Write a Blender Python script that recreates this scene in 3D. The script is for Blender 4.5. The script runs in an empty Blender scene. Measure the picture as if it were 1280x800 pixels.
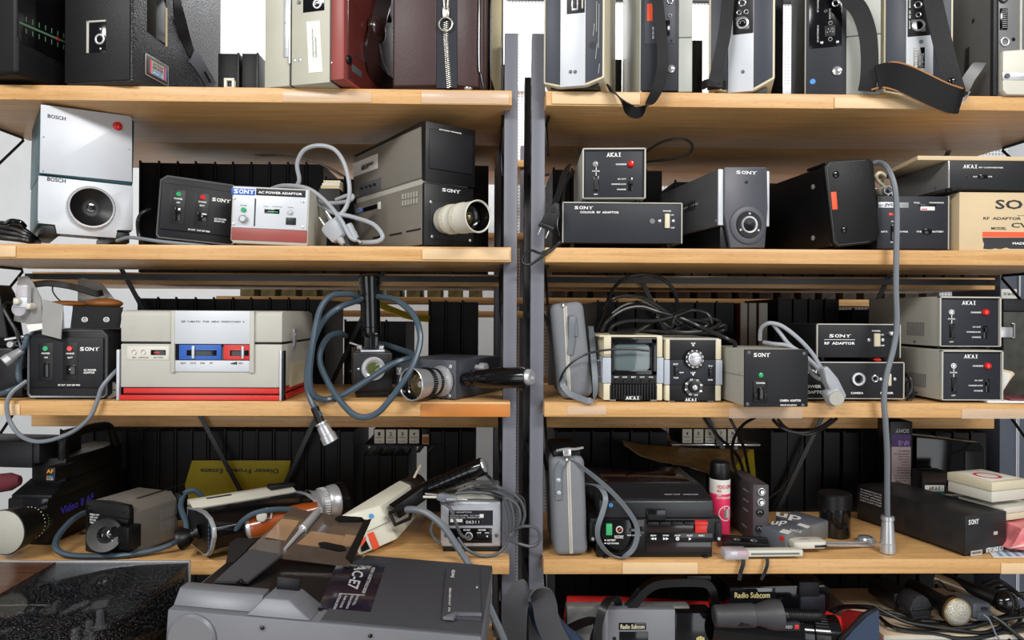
import bpy, bmesh, math, random
from mathutils import Vector, Matrix
random.seed(4)
PI = math.pi
SC = bpy.context.scene
COL = SC.collection
S = .00135            # metres per photo pixel on the plane of the front shelf edges
F = 853               # focal length in photo pixels
D = F * S             # camera distance from that plane
YAW, ROLL, HZ, CX = .0188, .0055, 392, 623

# ---------------------------------------------------------------- camera
cd = bpy.data.cameras.new('camera')
cam = bpy.data.objects.new('camera', cd)
COL.objects.link(cam)
SC.camera = cam
CR = Matrix.Rotation(-YAW, 3, 'Z') @ Matrix.Rotation(PI / 2, 3, 'X') @ Matrix.Rotation(ROLL, 3, 'Z')
CL = Vector((0, -D, 0))
cam.matrix_world = Matrix.Translation(CL) @ CR.to_4x4()
cd.sensor_width = 36
cd.lens = F / 1280 * 36
cd.shift_y = (HZ - 400) / 1280
cd.shift_x = (640 - CX) / 1280
cd.clip_start = .02


def ray(px, py):
    return CR @ Vector((px - CX, HZ - py, -F))


def P(px, py, Y):
    """world point of the vertical plane y = Y that the photo shows at a pixel"""
    d = ray(px, py)
    return CL + d * ((Y + D) / d.y)


def PZ(px, py, z):
    d = ray(px, py)
    return CL + d * (z / d.z)


def U(Y):
    return S * (1 + Y / D)


# ---------------------------------------------------------------- materials
def lin(h):
    h = h.lstrip('#')
    c = [int(h[i:i + 2], 16) / 255 for i in (0, 2, 4)]
    return tuple((x / 12.92 if x <= .04045 else ((x + .055) / 1.055) ** 2.4) for x in c) + (1,)


MATS = {}


def mat(name, col, rough=.5, metal=0, var=.10, vs=14, bump=0, bs=600, voro=False, spec=.5, emit=0, alpha=1, coat=0, trans=0, aniso=None):
    if name in MATS:
        return MATS[name]
    m = bpy.data.materials.new(name)
    m.use_nodes = True
    nt = m.node_tree
    b = nt.nodes['Principled BSDF']
    c = lin(col)
    tc = nt.nodes.new('ShaderNodeTexCoord')
    mp = nt.nodes.new('ShaderNodeMapping')
    nt.links.new(tc.outputs['Object'], mp.inputs[0])
    if aniso:
        mp.inputs['Scale'].default_value = aniso
    n = nt.nodes.new('ShaderNodeTexNoise')
    n.inputs['Scale'].default_value = vs
    n.inputs['Detail'].default_value = 5
    nt.links.new(mp.outputs[0], n.inputs['Vector'])
    r = nt.nodes.new('ShaderNodeValToRGB')
    r.color_ramp.elements[0].position = .3
    r.color_ramp.elements[1].position = .7
    r.color_ramp.elements[0].color = tuple(x * (1 - var) for x in c[:3]) + (1,)
    r.color_ramp.elements[1].color = tuple(min(1, x * (1 + var)) for x in c[:3]) + (1,)
    nt.links.new(n.outputs['Fac'], r.inputs[0])
    nt.links.new(r.outputs[0], b.inputs['Base Color'])
    mr = nt.nodes.new('ShaderNodeMapRange')
    mr.inputs['To Min'].default_value = max(.02, rough - .06)
    mr.inputs['To Max'].default_value = min(1, rough + .06)
    nt.links.new(n.outputs['Fac'], mr.inputs['Value'])
    nt.links.new(mr.outputs[0], b.inputs['Roughness'])
    b.inputs['Metallic'].default_value = metal
    b.inputs['Specular IOR Level'].default_value = spec
    b.inputs['Coat Weight'].default_value = coat
    b.inputs['Alpha'].default_value = alpha
    b.inputs['Transmission Weight'].default_value = trans
    if emit:
        b.inputs['Emission Color'].default_value = c
        b.inputs['Emission Strength'].default_value = emit
    if bump:
        if voro:
            q = nt.nodes.new('ShaderNodeTexVoronoi')
            o = q.outputs['Distance']
        else:
            q = nt.nodes.new('ShaderNodeTexNoise')
            q.inputs['Detail'].default_value = 3
            o = q.outputs['Fac']
        q.inputs['Scale'].default_value = bs
        nt.links.new(tc.outputs['Object'], q.inputs['Vector'])
        bp = nt.nodes.new('ShaderNodeBump')
        bp.inputs['Strength'].default_value = bump
        bp.inputs['Distance'].default_value = .0008
        nt.links.new(o, bp.inputs['Height'])
        nt.links.new(bp.outputs[0], b.inputs['Normal'])
    MATS[name] = m
    return m


def wood_mat(name, c0, c1, rough=.42):
    m = mat(name, c0, rough, var=0)
    nt = m.node_tree
    b = nt.nodes['Principled BSDF']
    tc = nt.nodes.new('ShaderNodeTexCoord')
    mp = nt.nodes.new('ShaderNodeMapping')
    mp.inputs['Scale'].default_value = (3, 60, 60)
    nt.links.new(tc.outputs['Object'], mp.inputs[0])
    n = nt.nodes.new('ShaderNodeTexNoise')
    n.inputs['Scale'].default_value = 2.2
    n.inputs['Detail'].default_value = 8
    n.inputs['Distortion'].default_value = .4
    nt.links.new(mp.outputs[0], n.inputs['Vector'])
    r = nt.nodes.new('ShaderNodeValToRGB')
    r.color_ramp.elements[0].position = .32
    r.color_ramp.elements[1].position = .68
    r.color_ramp.elements[0].color = lin(c1)
    r.color_ramp.elements[1].color = lin(c0)
    nt.links.new(n.outputs['Fac'], r.inputs[0])
    # short dark rays of the beech grain
    mp2 = nt.nodes.new('ShaderNodeMapping')
    mp2.inputs['Scale'].default_value = (70, 500, 500)
    nt.links.new(tc.outputs['Object'], mp2.inputs[0])
    n2 = nt.nodes.new('ShaderNodeTexNoise')
    n2.inputs['Scale'].default_value = 1
    nt.links.new(mp2.outputs[0], n2.inputs['Vector'])
    r2 = nt.nodes.new('ShaderNodeValToRGB')
    r2.color_ramp.elements[0].position = .25
    r2.color_ramp.elements[1].position = .42
    r2.color_ramp.elements[0].color = (.62, .55, .5, 1)
    r2.color_ramp.elements[1].color = (1, 1, 1, 1)
    nt.links.new(n2.outputs['Fac'], r2.inputs[0])
    mx = nt.nodes.new('ShaderNodeMix')
    mx.data_type = 'RGBA'
    mx.blend_type = 'MULTIPLY'
    mx.inputs[0].default_value = .7
    nt.links.new(r.outputs[0], mx.inputs[6])
    nt.links.new(r2.outputs[0], mx.inputs[7])
    nt.links.new(mx.outputs[2], b.inputs['Base Color'])
    return m


WOOD = wood_mat('beech', '#d3a871', '#bd8f58')
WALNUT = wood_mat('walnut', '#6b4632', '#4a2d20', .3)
STEEL = mat('grey painted steel', '#64656f', .45, var=.05)
BLACK = mat('black plastic', '#0a0a0c', .42, var=.12, spec=.4)
GLOSS = mat('gloss black', '#0b0b0d', .12, var=.1)
BLACKSTEEL = mat('black steel', '#121214', .4)
CASEBLACK = mat('black tape case', '#0b0b0d', .5, var=.15, bump=.1, bs=500, spec=.3)
RUBBER = mat('black rubber cable', '#0e0f11', .36, var=.1)
LEATHER = mat('black leather', '#202127', .34, var=.12, bump=.8, bs=420, voro=True)
LEATHERS = mat('smooth black leather', '#0a0a0d', .5, var=.12, bump=.3, bs=300, spec=.3)
CHAR = mat('charcoal enamel', '#1f2129', .5, var=.05, spec=.35, bump=.12, bs=1500)
CHAR2 = mat('dark grey moulding', '#131418', .5, var=.06, spec=.35, bump=.1, bs=1500)
GREYM = mat('mid grey enamel', '#6d6d6c', .42, var=.06)
GUN = mat('gunmetal grey', '#5b5c60', .4, metal=.25, var=.08)
TAUPE = mat('taupe grey enamel', '#77736b', .45, var=.06)
WARMGREY = mat('warm grey enamel', '#a9a79d', .5, var=.05)
PALEGREY = mat('pale grey enamel', '#b3b1a8', .5, var=.05)
BEIGEGREY = mat('putty enamel', '#b0ae9f', .5, var=.06)
CREAM = mat('cream plastic', '#cfc6ab', .45, var=.06)
OFFWHITE = mat('off white plastic', '#cac7ba', .45, var=.05)
WHITE = mat('white lettering', '#f0f0ee', .5, var=0)
PAPER = mat('white paper label', '#dad9d4', .7, var=.03)
DIMTXT = mat('grey lettering', '#b4b4b6', .5, var=0)
DKTXT = mat('dark lettering', '#26262a', .5, var=0)
ALU = mat('brushed aluminium', '#bfc2c8', .38, metal=.55, var=.06, vs=40, aniso=(1, 1, 30))
ALUP = mat('matt white panel', '#c3c7cd', .42, metal=.15, var=.04)
CHROME = mat('chrome', '#d8d8da', .16, metal=.75, var=.03)
SATIN = mat('satin metal', '#bdbec1', .3, metal=.6, var=.06)
TEAL = mat('dark teal enamel', '#1e4a52', .4)
RED = mat('red plastic', '#c62a24', .35, var=.08)
REDGLOW = mat('red lens', '#d8221d', .15, var=.05, coat=.5)
GREEN = mat('green lens', '#2f9c64', .2, var=.05)
ORANGE = mat('orange sticker', '#f0552f', .6, var=.05)
BLUE = mat('blue plastic', '#2558ad', .4, var=.06)
BLUEDOT = mat('blue dot sticker', '#3f8cd0', .6, var=.03)
REDPAINT = mat('brick red enamel', '#8c3e38', .45, var=.08)
CABLEGREY = mat('light grey cable', '#9a9ea4', .42, var=.05)
CABLEMID = mat('mid grey cable', '#6c7279', .4, var=.05)
CABLEBLUE = mat('slate blue cable', '#3d4d59', .34, var=.06)
CARD = mat('brown cardboard', '#cbb591', .75, var=.06)
YELLOW = mat('yellow paper', '#b0a018', .65, var=.08)
GREYFAB = mat('grey fabric', '#75787d', .85, var=.08, bump=.5, bs=900, voro=True)
GLASS = mat('lens glass', '#1a1d1c', .05, var=.1, coat=1, spec=.8)
AMBER = mat('amber glass', '#4d4226', .06, var=.3, coat=1)
SCREEN = mat('grey screen glass', '#5d6a6c', .1, var=.05, coat=.6)
PURPLE = mat('purple print', '#4d2c6c', .5)
PINK = mat('pink print', '#e63562', .35)
PLASTICCLEAR = mat('clear label holder', '#e6ddd2', .2, var=.02, alpha=.30)
ZIP = mat('zip metal', '#cfcabd', .3, metal=.8)


# ---------------------------------------------------------------- mesh builder
def crom(pts, n=6, closed=False):
    pts = [Vector(p) for p in pts]
    if len(pts) < 3:
        return pts
    out, m = [], len(pts)
    for i in range(m if closed else m - 1):
        p = [pts[(i + k) % m] if closed else pts[max(0, min(m - 1, i + k))] for k in (-1, 0, 1, 2)]
        for j in range(n):
            t = j / n
            out.append(.5 * ((2 * p[1]) + (p[2] - p[0]) * t + (2 * p[0] - 5 * p[1] + 4 * p[2] - p[3]) * t * t + (3 * p[1] - p[0] - 3 * p[2] + p[3]) * t ** 3))
    if not closed:
        out.append(pts[-1])
    return out


TXT = {}


def text_mesh(s, bold=True):
    k = (s, bold)
    if k not in TXT:
        c = bpy.data.curves.new('text', 'FONT')
        c.body = s
        c.size = 1
        c.resolution_u = 2
        c.space_line = 1.05
        if bold:
            c.offset = .022
        o = bpy.data.objects.new('text', c)
        COL.objects.link(o)
        dg = bpy.context.evaluated_depsgraph_get()
        me = bpy.data.meshes.new_from_object(o.evaluated_get(dg))
        vs = [v.co.copy() for v in me.vertices]
        fs = [tuple(p.vertices) for p in me.polygons]
        bpy.data.objects.remove(o)
        bpy.data.curves.remove(c)
        bpy.data.meshes.remove(me)
        if vs:
            x0, x1 = min(v.x for v in vs), max(v.x for v in vs)
            y0, y1 = min(v.y for v in vs), max(v.y for v in vs)
            vs = [((v.x - x0) / (x1 - x0), (v.y - y0) / (y1 - y0)) for v in vs]
        TXT[k] = (vs, fs)
    return TXT[k]


def word_mesh(s):
    """wide slab-serif wordmark in the unit square"""
    vs, fs = [], []
    n = len(s)
    cw, gap = 1 / (n - .16), .16 / (n - .16)
    w = cw - gap

    def rect(a, b, c, d):
        i = len(vs)
        vs.extend([(a, c), (b, c), (b, d), (a, d)])
        fs.append((i, i + 1, i + 2, i + 3))
    feet = {'N': [(.0, 0), (.0, 1), (1, 1)], 'Y': [(.08, 1), (.92, 1), (.5, 0)], 'A': [(.1, 0), (.9, 0)], 'K': [(.08, 1), (.08, 0), (.95, 0), (.9, 1)], 'I': [(.5, 0), (.5, 1)]}
    for i, ch in enumerate(s):
        v, f = text_mesh(ch)
        sx, ox = (w, i * cw) if ch != 'I' else (w * .3, i * cw + w * .35)
        b = len(vs)
        vs.extend([(ox + p[0] * sx, p[1]) for p in v])
        fs.extend([tuple(b + k for k in q) for q in f])
        for fx, fz in feet.get(ch, []):
            c = i * cw + fx * w
            e = w * (.22 if ch != 'I' else .34)
            rect(c - e, c + e, .0 if fz == 0 else .86, .14 if fz == 0 else 1)
    return vs, fs


class MB:
    def __init__(s):
        s.v, s.f, s.mi, s.cur = [], [], [], 0

    def add(s, vs, fs):
        b = len(s.v)
        s.v.extend([Vector(p) for p in vs])
        s.f.extend([tuple(b + i for i in f) for f in fs])
        s.mi.extend([s.cur] * len(fs))
        return s

    def m(s, i):
        s.cur = i
        return s

    def bm(s, bm, M=None):
        bm.verts.index_update()
        s.add([(M @ v.co if M else v.co) for v in bm.verts], [[v.index for v in f.verts] for f in bm.faces])
        bm.free()
        return s

    def box(s, x0, x1, y0, y1, z0, z1, b=0, seg=2, M=None):
        bm = bmesh.new()
        bmesh.ops.create_cube(bm, size=1)
        for v in bm.verts:
            v.co = Vector(((x0 + x1) / 2 + v.co.x * (x1 - x0), (y0 + y1) / 2 + v.co.y * (y1 - y0), (z0 + z1) / 2 + v.co.z * (z1 - z0)))
        if b:
            b = min(b, .45 * min(abs(x1 - x0), abs(y1 - y0), abs(z1 - z0)))
            bmesh.ops.bevel(bm, geom=bm.edges[:], offset=b, segments=seg, affect='EDGES', profile=.5)
        bmesh.ops.recalc_face_normals(bm, faces=bm.faces)
        return s.bm(bm, M)

    def prism(s, poly, a0, a1, ax='y', b=0, seg=2, M=None):
        """poly in the two other axes: y -> (x,z), x -> (y,z), z -> (x,y)"""
        bm = bmesh.new()

        def q(p, a):
            return {'y': (p[0], a, p[1]), 'x': (a, p[0], p[1]), 'z': (p[0], p[1], a)}[ax]
        A = [bm.verts.new(q(p, a0)) for p in poly]
        B = [bm.verts.new(q(p, a1)) for p in poly]
        bm.faces.new(A)
        bm.faces.new(B[::-1])
        n = len(poly)
        for i in range(n):
            bm.faces.new((A[i], A[(i + 1) % n], B[(i + 1) % n], B[i]))
        if b:
            bmesh.ops.bevel(bm, geom=bm.edges[:], offset=b, segments=seg, affect='EDGES', profile=.5)
        bmesh.ops.recalc_face_normals(bm, faces=bm.faces)
        return s.bm(bm, M)

    def hexa(s, p, b=0, seg=2):
        """eight corners: bottom four ccw, top four ccw"""
        bm = bmesh.new()
        V = [bm.verts.new(q) for q in p]
        for f in ((3, 2, 1, 0), (4, 5, 6, 7), (0, 1, 5, 4), (1, 2, 6, 5), (2, 3, 7, 6), (3, 0, 4, 7)):
            bm.faces.new([V[i] for i in f])
        if b:
            bmesh.ops.bevel(bm, geom=bm.edges[:], offset=b, segments=seg, affect='EDGES', profile=.5)
        bmesh.ops.recalc_face_normals(bm, faces=bm.faces)
        return s.bm(bm)

    def lathe(s, c, ax, prof, n=24, a0=0, a1=2 * PI):
        c, ax = Vector(c), Vector(ax).normalized()
        e = ax.orthogonal().normalized()
        if abs(ax.y) > .7:
            e = Vector((0, 0, 1)) - ax * ax.z
            e.normalize()
        g = ax.cross(e)
        full = abs(a1 - a0 - 2 * PI) < 1e-6
        vs, fs = [], []
        k = n if full else n + 1
        for t, r in prof:
            for i in range(k):
                a = a0 + (a1 - a0) * i / n
                vs.append(c + ax * t + (e * math.cos(a) + g * math.sin(a)) * max(r, 1e-5))
        for j in range(len(prof) - 1):
            for i in range(n):
                i2 = (i + 1) % k
                fs.append((j * k + i, j * k + i2, (j + 1) * k + i2, (j + 1) * k + i))
        bm = bmesh.new()
        V = [bm.verts.new(v) for v in vs]
        for f in fs:
            try:
                bm.faces.new([V[i] for i in f])
            except ValueError:
                pass
        bmesh.ops.remove_doubles(bm, verts=bm.verts, dist=1e-5)
        bmesh.ops.recalc_face_normals(bm, faces=bm.faces)
        return s.bm(bm)

    def cyl(s, c, ax, r, h, n=20, b=None):
        b = min(r, h) * .12 if b is None else b
        return s.lathe(c, ax, [(0, 0), (0, r), (h - b, r), (h, r - b), (h, 0)], n)

    def rod(s, p, q, r, n=10):
        p, q = Vector(p), Vector(q)
        return s.lathe(p, q - p, [(0, 0), (0, r), ((q - p).length, r), ((q - p).length, 0)], n)

    def ball(s, c, r, sx=1, sy=1, sz=1, n=16):
        bm = bmesh.new()
        bmesh.ops.create_uvsphere(bm, u_segments=n, v_segments=max(6, n // 2 + 2), radius=1)
        for v in bm.verts:
            v.co = Vector((c[0] + v.co.x * r * sx, c[1] + v.co.y * r * sy, c[2] + v.co.z * r * sz))
        return s.bm(bm)

    def tube(s, pts, r, n=8, closed=False, res=6, flat=None, caps=True):
        """flat = (width vector half, thickness) sweeps a strap instead of a round cable"""
        p = crom(pts, res, closed) if res else [Vector(q) for q in pts]
        m = len(p)
        vs, fs = [], []
        up = None
        for i in range(m):
            t = (p[(i + 1) % m] - p[i - 1]) if (closed or 0 < i < m - 1) else (p[1] - p[0] if i == 0 else p[-1] - p[-2])
            if t.length < 1e-9:
                t = Vector((0, 0, 1))
            t.normalize()
            if up is None:
                up = t.orthogonal().normalized()
            up = (up - t * up.dot(t))
            if up.length < 1e-6:
                up = t.orthogonal()
            up.normalize()
            g = t.cross(up)
            rr = r[min(len(r) - 1, int(i / max(1, m - 1) * (len(r) - 1) + .5))] if isinstance(r, (list, tuple)) else r
            for k in range(n):
                a = 2 * PI * k / n
                vs.append(p[i] + (up * math.cos(a) + g * math.sin(a)) * rr)
        for i in range(m if closed else m - 1):
            j = (i + 1) % m
            for k in range(n):
                k2 = (k + 1) % n
                fs.append((i * n + k, i * n + k2, j * n + k2, j * n + k))
        if not closed and caps:
            fs.append(tuple(range(n))[::-1])
            fs.append(tuple((m - 1) * n + k for k in range(n)))
        return s.add(vs, fs)

    def strap(s, pts, w, th, side, res=6, closed=False):
        """pts: centre line; side: vector or list of vectors along which the width lies"""
        p = crom(pts, res, closed)
        sd = crom(side, res, closed) if isinstance(side, list) else [Vector(side)] * len(p)
        m = len(p)
        vs, fs = [], []
        for i in range(m):
            t = (p[(i + 1) % m] - p[i - 1]) if (closed or 0 < i < m - 1) else (p[1] - p[0] if i == 0 else p[-1] - p[-2])
            t.normalize()
            q = Vector(sd[i])
            q = (q - t * q.dot(t))
            q.normalize()
            nn = t.cross(q) * th / 2
            q = q * w / 2
            vs += [p[i] - q - nn, p[i] + q - nn, p[i] + q + nn, p[i] - q + nn]
        for i in range(m if closed else m - 1):
            j = (i + 1) % m
            for k in range(4):
                k2 = (k + 1) % 4
                fs.append((i * 4 + k, i * 4 + k2, j * 4 + k2, j * 4 + k))
        if not closed:
            fs += [(3, 2, 1, 0), tuple((m - 1) * 4 + k for k in range(4))]
        return s.add(vs, fs)

    def build(s, name, mats, parent=None, u=1, off=None):
        me = bpy.data.meshes.new(name)
        o_ = off or Vector((0, 0, 0))
        me.from_pydata([tuple((v - o_) * u) for v in s.v], [], s.f)
        mats = mats if isinstance(mats, (list, tuple)) else [mats]
        for m in mats:
            me.materials.append(m)
        me.polygons.foreach_set('material_index', s.mi)
        me.polygons.foreach_set('use_smooth', [True] * len(me.polygons))
        me.set_sharp_from_angle(angle=math.radians(38))
        me.update()
        o = bpy.data.objects.new(name, me)
        COL.objects.link(o)
        if parent:
            o.parent = parent
        if off:
            o.location = off * u
        return o


def tag(o, label=None, cat=None, group=None, kind=None):
    if label:
        o['label'] = label
    if cat:
        o['category'] = cat
    if group:
        o['group'] = group
    if kind:
        o['kind'] = kind
    return o


def struct(name, mb, m):
    o = mb.build(name, m)
    o['kind'] = 'structure'
    return o


class T:
    """one thing: an Empty with parts; local units are photo pixels at the thing's depth (x across, y away, z up)"""

    def __init__(s, name, label, cat, loc, u, rz=0, group=None, rx=0, ry=0):
        s.o = bpy.data.objects.new(name, None)
        COL.objects.link(s.o)
        s.o.empty_display_size = .02
        s.o.location = loc
        R = Matrix.Rotation(rz, 4, 'Z') @ Matrix.Rotation(rx, 4, 'X') @ Matrix.Rotation(ry, 4, 'Y')
        s.o.rotation_euler = R.to_euler()
        tag(s.o, label, cat, group)
        s.u = u
        s.M = Matrix.Translation(loc) @ R @ Matrix.Scale(u, 4)
        s.I = s.M.inverted()
        s.txt = {}

    def L(s, px, py, ax='y', val=0):
        """where the photo's pixel meets the local plane ax = val"""
        o = s.I @ CL
        d = (s.I.to_3x3() @ ray(px, py))
        i = 'xyz'.index(ax)
        return o + d * ((val - o[i]) / d[i])

    def local(s, p):
        return s.I @ Vector(p)

    def part(s, name, mb, mats, parent=None, label=None):
        o = mb.build(name, mats, parent or s.o, s.u)
        if label:
            o['label'] = label
        return o

    def box(s, name, m, x0, x1, y0, y1, z0, z1, b=1.2, parent=None, label=None):
        return s.part(name, MB().box(x0, x1, y0, y1, z0, z1, b), m, parent, label)

    def face(s, name, m, px0, py0, px1, py1, out=1, inn=.5, b=.4, ax='y', val=0, parent=None, label=None):
        """a plate on a face, from two opposite pixels of the photo; out = how far it stands proud"""
        a, c = s.L(px0, py0, ax, val), s.L(px1, py1, ax, val)
        lo = [min(a[i], c[i]) for i in range(3)]
        hi = [max(a[i], c[i]) for i in range(3)]
        i = 'xyz'.index(ax)
        sgn = 1 if (ax == 'z' or (ax == 'x' and val > 1)) else -1
        lo[i], hi[i] = (val - inn, val + out) if sgn > 0 else (val - out, val + inn)
        return s.part(name, MB().box(lo[0], hi[0], lo[1], hi[1], lo[2], hi[2], b), m, parent, label)

    def knob(s, name, m, px, py, r, h=2, prof=None, ax='y', val=0, n=20, parent=None, label=None, base=0):
        c = s.L(px, py, ax, val)
        sgn = 1 if (ax == 'z' or (ax == 'x' and val > 1)) else -1
        d = Vector([sgn if 'xyz'[k] == ax else 0 for k in range(3)])
        mb = MB()
        if prof:
            mb.lathe(c + d * base, d, prof, n)
        else:
            mb.cyl(c + d * (base - .4), d, r, h + .4, n)
        return s.part(name, mb, m, parent, label)

    def socket(s, name, px, py, r, h=2, ring=None, core=None, ax='y', val=0, n=20, parent=None):
        """a ring with a sunk dark middle"""
        c = s.L(px, py, ax, val)
        sgn = 1 if (ax == 'z' or (ax == 'x' and val > 1)) else -1
        d = Vector([sgn if 'xyz'[k] == ax else 0 for k in range(3)])
        mb = MB().lathe(c - d * .4, d, [(0, r), (h, r), (h + .3, r * .85), (h, r * .66), (.5, r * .62)], n)
        mb.m(1).lathe(c - d * .4, d, [(.5, r * .62), (.9, r * .3), (.9, 0)], n)
        return s.part(name, mb, [ring or SATIN, core or BLACK], parent)

    def text(s, t, px0, py0, px1, py1, m=None, ax='y', val=0, lift=.35, rot=0, bold=True, word=False, key='lettering'):
        """lettering fitted to the box between two pixels; rot in quarter turns"""
        a, c = s.L(px0, py0, ax, val), s.L(px1, py1, ax, val)
        vs, fs = word_mesh(t) if word else text_mesh(t, bold)
        mb = MB()
        s.txt[(key, len(s.txt))] = (mb, m or WHITE)
        out = []
        sgn = 1 if (ax == 'z' or (ax == 'x' and val > 1)) else -1
        for x, y in vs:
            for _ in range(rot % 4):
                x, y = 1 - y, x
            if ax == 'y':
                out.append((a.x + (c.x - a.x) * x, val - lift, c.z + (a.z - c.z) * y))
            elif ax == 'x':
                out.append((val + sgn * lift, a.y + (c.y - a.y) * x, c.z + (a.z - c.z) * y))
            else:
                out.append((a.x + (c.x - a.x) * x, c.y + (a.y - c.y) * y, val + lift))
        mb.add(out, fs)

    def done(s, parent=None):
        for (key, k), (mb, m) in s.txt.items():
            s.part(key, mb, m, parent)
        s.txt = {}
        return s


def on(name, label, cat, px, Y, z, rz=0, group=None, up=0, rx=0, ry=0):
    """a thing standing on a level z: origin below photo column px at depth Y"""
    py = HZ - z / U(Y)
    p = P(px, py, Y)
    p.z = z + .0005 + up
    t = T(name, label, cat, p, U(Y), rz, group, rx, ry)
    return t


def at(name, label, cat, px, py, Y, rz=0, group=None, rx=0, ry=0):
    return T(name, label, cat, P(px, py, Y), U(Y), rz, group, rx, ry)


def cable(name, label, cat, pts, r, m, group=None, n=8, res=6, ends=None, closed=False):
    """a loose cable through photo pixels (px, py, depth); ends = [(mesh builder, material, part name)]"""
    w = [P(*p) for p in pts]
    o = MB().tube(w, r * S, n, closed, res).build(name, m, off=w[0])
    tag(o, label, cat, group)
    for fn, mm, nm in (ends or []):
        e = MB()
        fn(e)
        e.build(nm, mm, o, off=None).location = -w[0]
    return o


Z1, Z2, Z3, Z4 = (P(640, y, 0).z for y in (113, 309, 502.5, 699.5))
TH = 18.5 * S
DEP = .279
# ================================================================ room
FLOORZ, CEILZ = -1.15, 1.45
BACKY = 1.65
mfloor = mat('grey lino floor', '#8d8a84', .45, var=.08)
mwall = mat('white painted wall', '#e4e6e8', .7, var=.03, bump=.1, bs=300)
struct('floor', MB().box(-2.6, 2.8, -3.2, BACKY, FLOORZ - .05, FLOORZ), mfloor)
struct('wall_back', MB().box(-2.6, 2.8, BACKY, BACKY + .1, FLOORZ, CEILZ + .6), mwall)
struct('wall_left', MB().box(-2.7, -2.6, -.5, BACKY, FLOORZ, CEILZ + .6), mwall)
struct('wall_right', MB().box(2.8, 2.9, -.5, BACKY, FLOORZ, CEILZ + .6), mwall)

def copy_tree(o, loc):
    c = o.copy()
    COL.objects.link(c)
    c.location = loc
    for ch in list(o.children):
        k = ch.copy()
        COL.objects.link(k)
        k.parent = c
    return c


# ================================================================ shelving
UPY0, UPY1 = .030, .052


def X(px, py, Y):
    return P(px, py, Y).x


XL0, XL1 = P(-105, 400, 0).x, P(638.5, 400, 0).x
XR0, XR1 = P(681, 400, 0).x, P(1397, 400, 0).x
REARY = .33
TOPZ = P(640, 41, .03).z


def zig(mb, x, zt, sgn):
    """bent wire console under one shelf end"""
    mb.tube([(x, .056, zt - .003), (x, .243, zt - .003), (x, .245, zt - .008), (x, .160, zt - .085), (x, .056, zt - .105)], .0028, 6, res=0)
    mb.tube([(x, .060, zt - .070), (x, .110, zt - .003)], .0024, 6, res=0)


def rack(name, label, x0, x1, tops, holders):
    t = T(name, label, 'shelving', Vector(((x0 + x1) / 2, .14, FLOORZ)), 1)
    off = t.o.location.copy()

    def part(nm, mb, m, lab=None, par=None):
        mb.v = [v - off for v in mb.v]
        o = mb.build(nm, m, par or t.o)
        if lab:
            o['label'] = lab
        return o
    w = .0235
    inner = x1 - .012 if x0 < -.5 else x0 - .0222
    # posts: grey face, black rolled sides
    for xp, yy in ((x0 - .0222, 0), (x1 - .012, 0), (inner, 1)):
        y0, y1 = (UPY0, UPY1) if not yy else (.250, .272)
        mb = MB().box(xp, xp + w, y0, y1, FLOORZ, TOPZ, .0015)
        for k in range(60):      # slots down the flank
            z = FLOORZ + .05 + k * .04
            if z < TOPZ - .03:
                mb.m(1).box(xp - .0004, xp + .0006, y0 + .007, y0 + .012, z, z + .016)
        part('upright', mb, [BLACKSTEEL if yy else STEEL, BLACKSTEEL])
    # flank ladders between front and rear post
    for xp in (inner + .006,):
        for z in (Z1 - .10, Z2 - .12, Z3 - .12, Z4 - .10, FLOORZ + .1):
            part('side_rail', MB().box(xp, xp + .008, UPY1, .250, z, z + .012), BLACKSTEEL)
    boards = []
    for zt in tops:
        mb = MB().box(x0, x1, 0, DEP, zt - TH, zt, .0012)
        b = part('shelf_board', mb, WOOD)
        boards.append(b)
        for xe, sg in ((x0 + .010, 1), (x1 - .014, -1)):
            z_ = MB()
            zig(z_, xe, zt - TH, sg)
            part('wire_console', z_, BLACKSTEEL)
    for zt in (Z2,):
        part('stretcher', MB().box(x0, x1, DEP - .012, DEP - .004, zt - TH - .022, zt - TH - .010), BLACKSTEEL)
    for (px0, py0, px1, py1, lv, mm) in holders:
        a, c = P(px0, py0, -.001), P(px1, py1, -.001)
        part('label_holder', MB().box(a.x, c.x, -.0022, .0002, c.z, a.z, .0004), mm, None, boards[lv])
    # long crossed braces at the back
    return t, part


BROWNTAPE = mat('orange brown label strip', '#b9732f', .45, var=.15)
PALETAPE = mat('pale veneer patch', '#d9b98e', .5, var=.06)
rl, pl = rack('shelving_unit', 'grey steel shelving unit with beech boards, under the red and grey recorder', XL0, XL1, (Z1, Z2, Z3, Z4, Z4 - .264),
              [(354, 114, 464, 128, 0, PLASTICCLEAR), (527, 114, 636, 130, 0, PLASTICCLEAR), (528, 311, 637, 325, 1, PALETAPE), (526.5, 505, 637, 521, 2, BROWNTAPE), (0, 505, 25, 519, 2, PALETAPE), (0, 307, 20, 321, 1, PALETAPE)])
rr, pr = rack('shelving_unit', 'grey steel shelving unit with beech boards, under the pink spray can', XR0, XR1, (Z1, Z2, Z3, Z4, Z4 - .264),
              [(709, 507, 758, 518.5, 2, PLASTICCLEAR), (911, 510, 1003, 523, 2, PLASTICCLEAR), (1202, 511, 1290, 523.5, 2, PLASTICCLEAR), (778, 703, 872, 717, 3, PALETAPE), (1251, 704, 1330, 717, 3, PALETAPE), (1043, 122, 1200, 137, 0, PALETAPE), (690, 115, 800, 131, 0, PALETAPE)])
XB = .318


def brace(part, pa, pb):
    a, b = P(*pa, XB), P(*pb, XB)
    d = (b - a).normalized()
    n = Vector((-d.z, 0, d.x)) * .0045
    q = [a - n, a + n, b + n, b - n]
    mb = MB().hexa([Vector((v.x, XB - .0015, v.z)) for v in q] + [Vector((v.x, XB + .0015, v.z)) for v in q])
    part('brace', mb, BLACKSTEEL)


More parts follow.
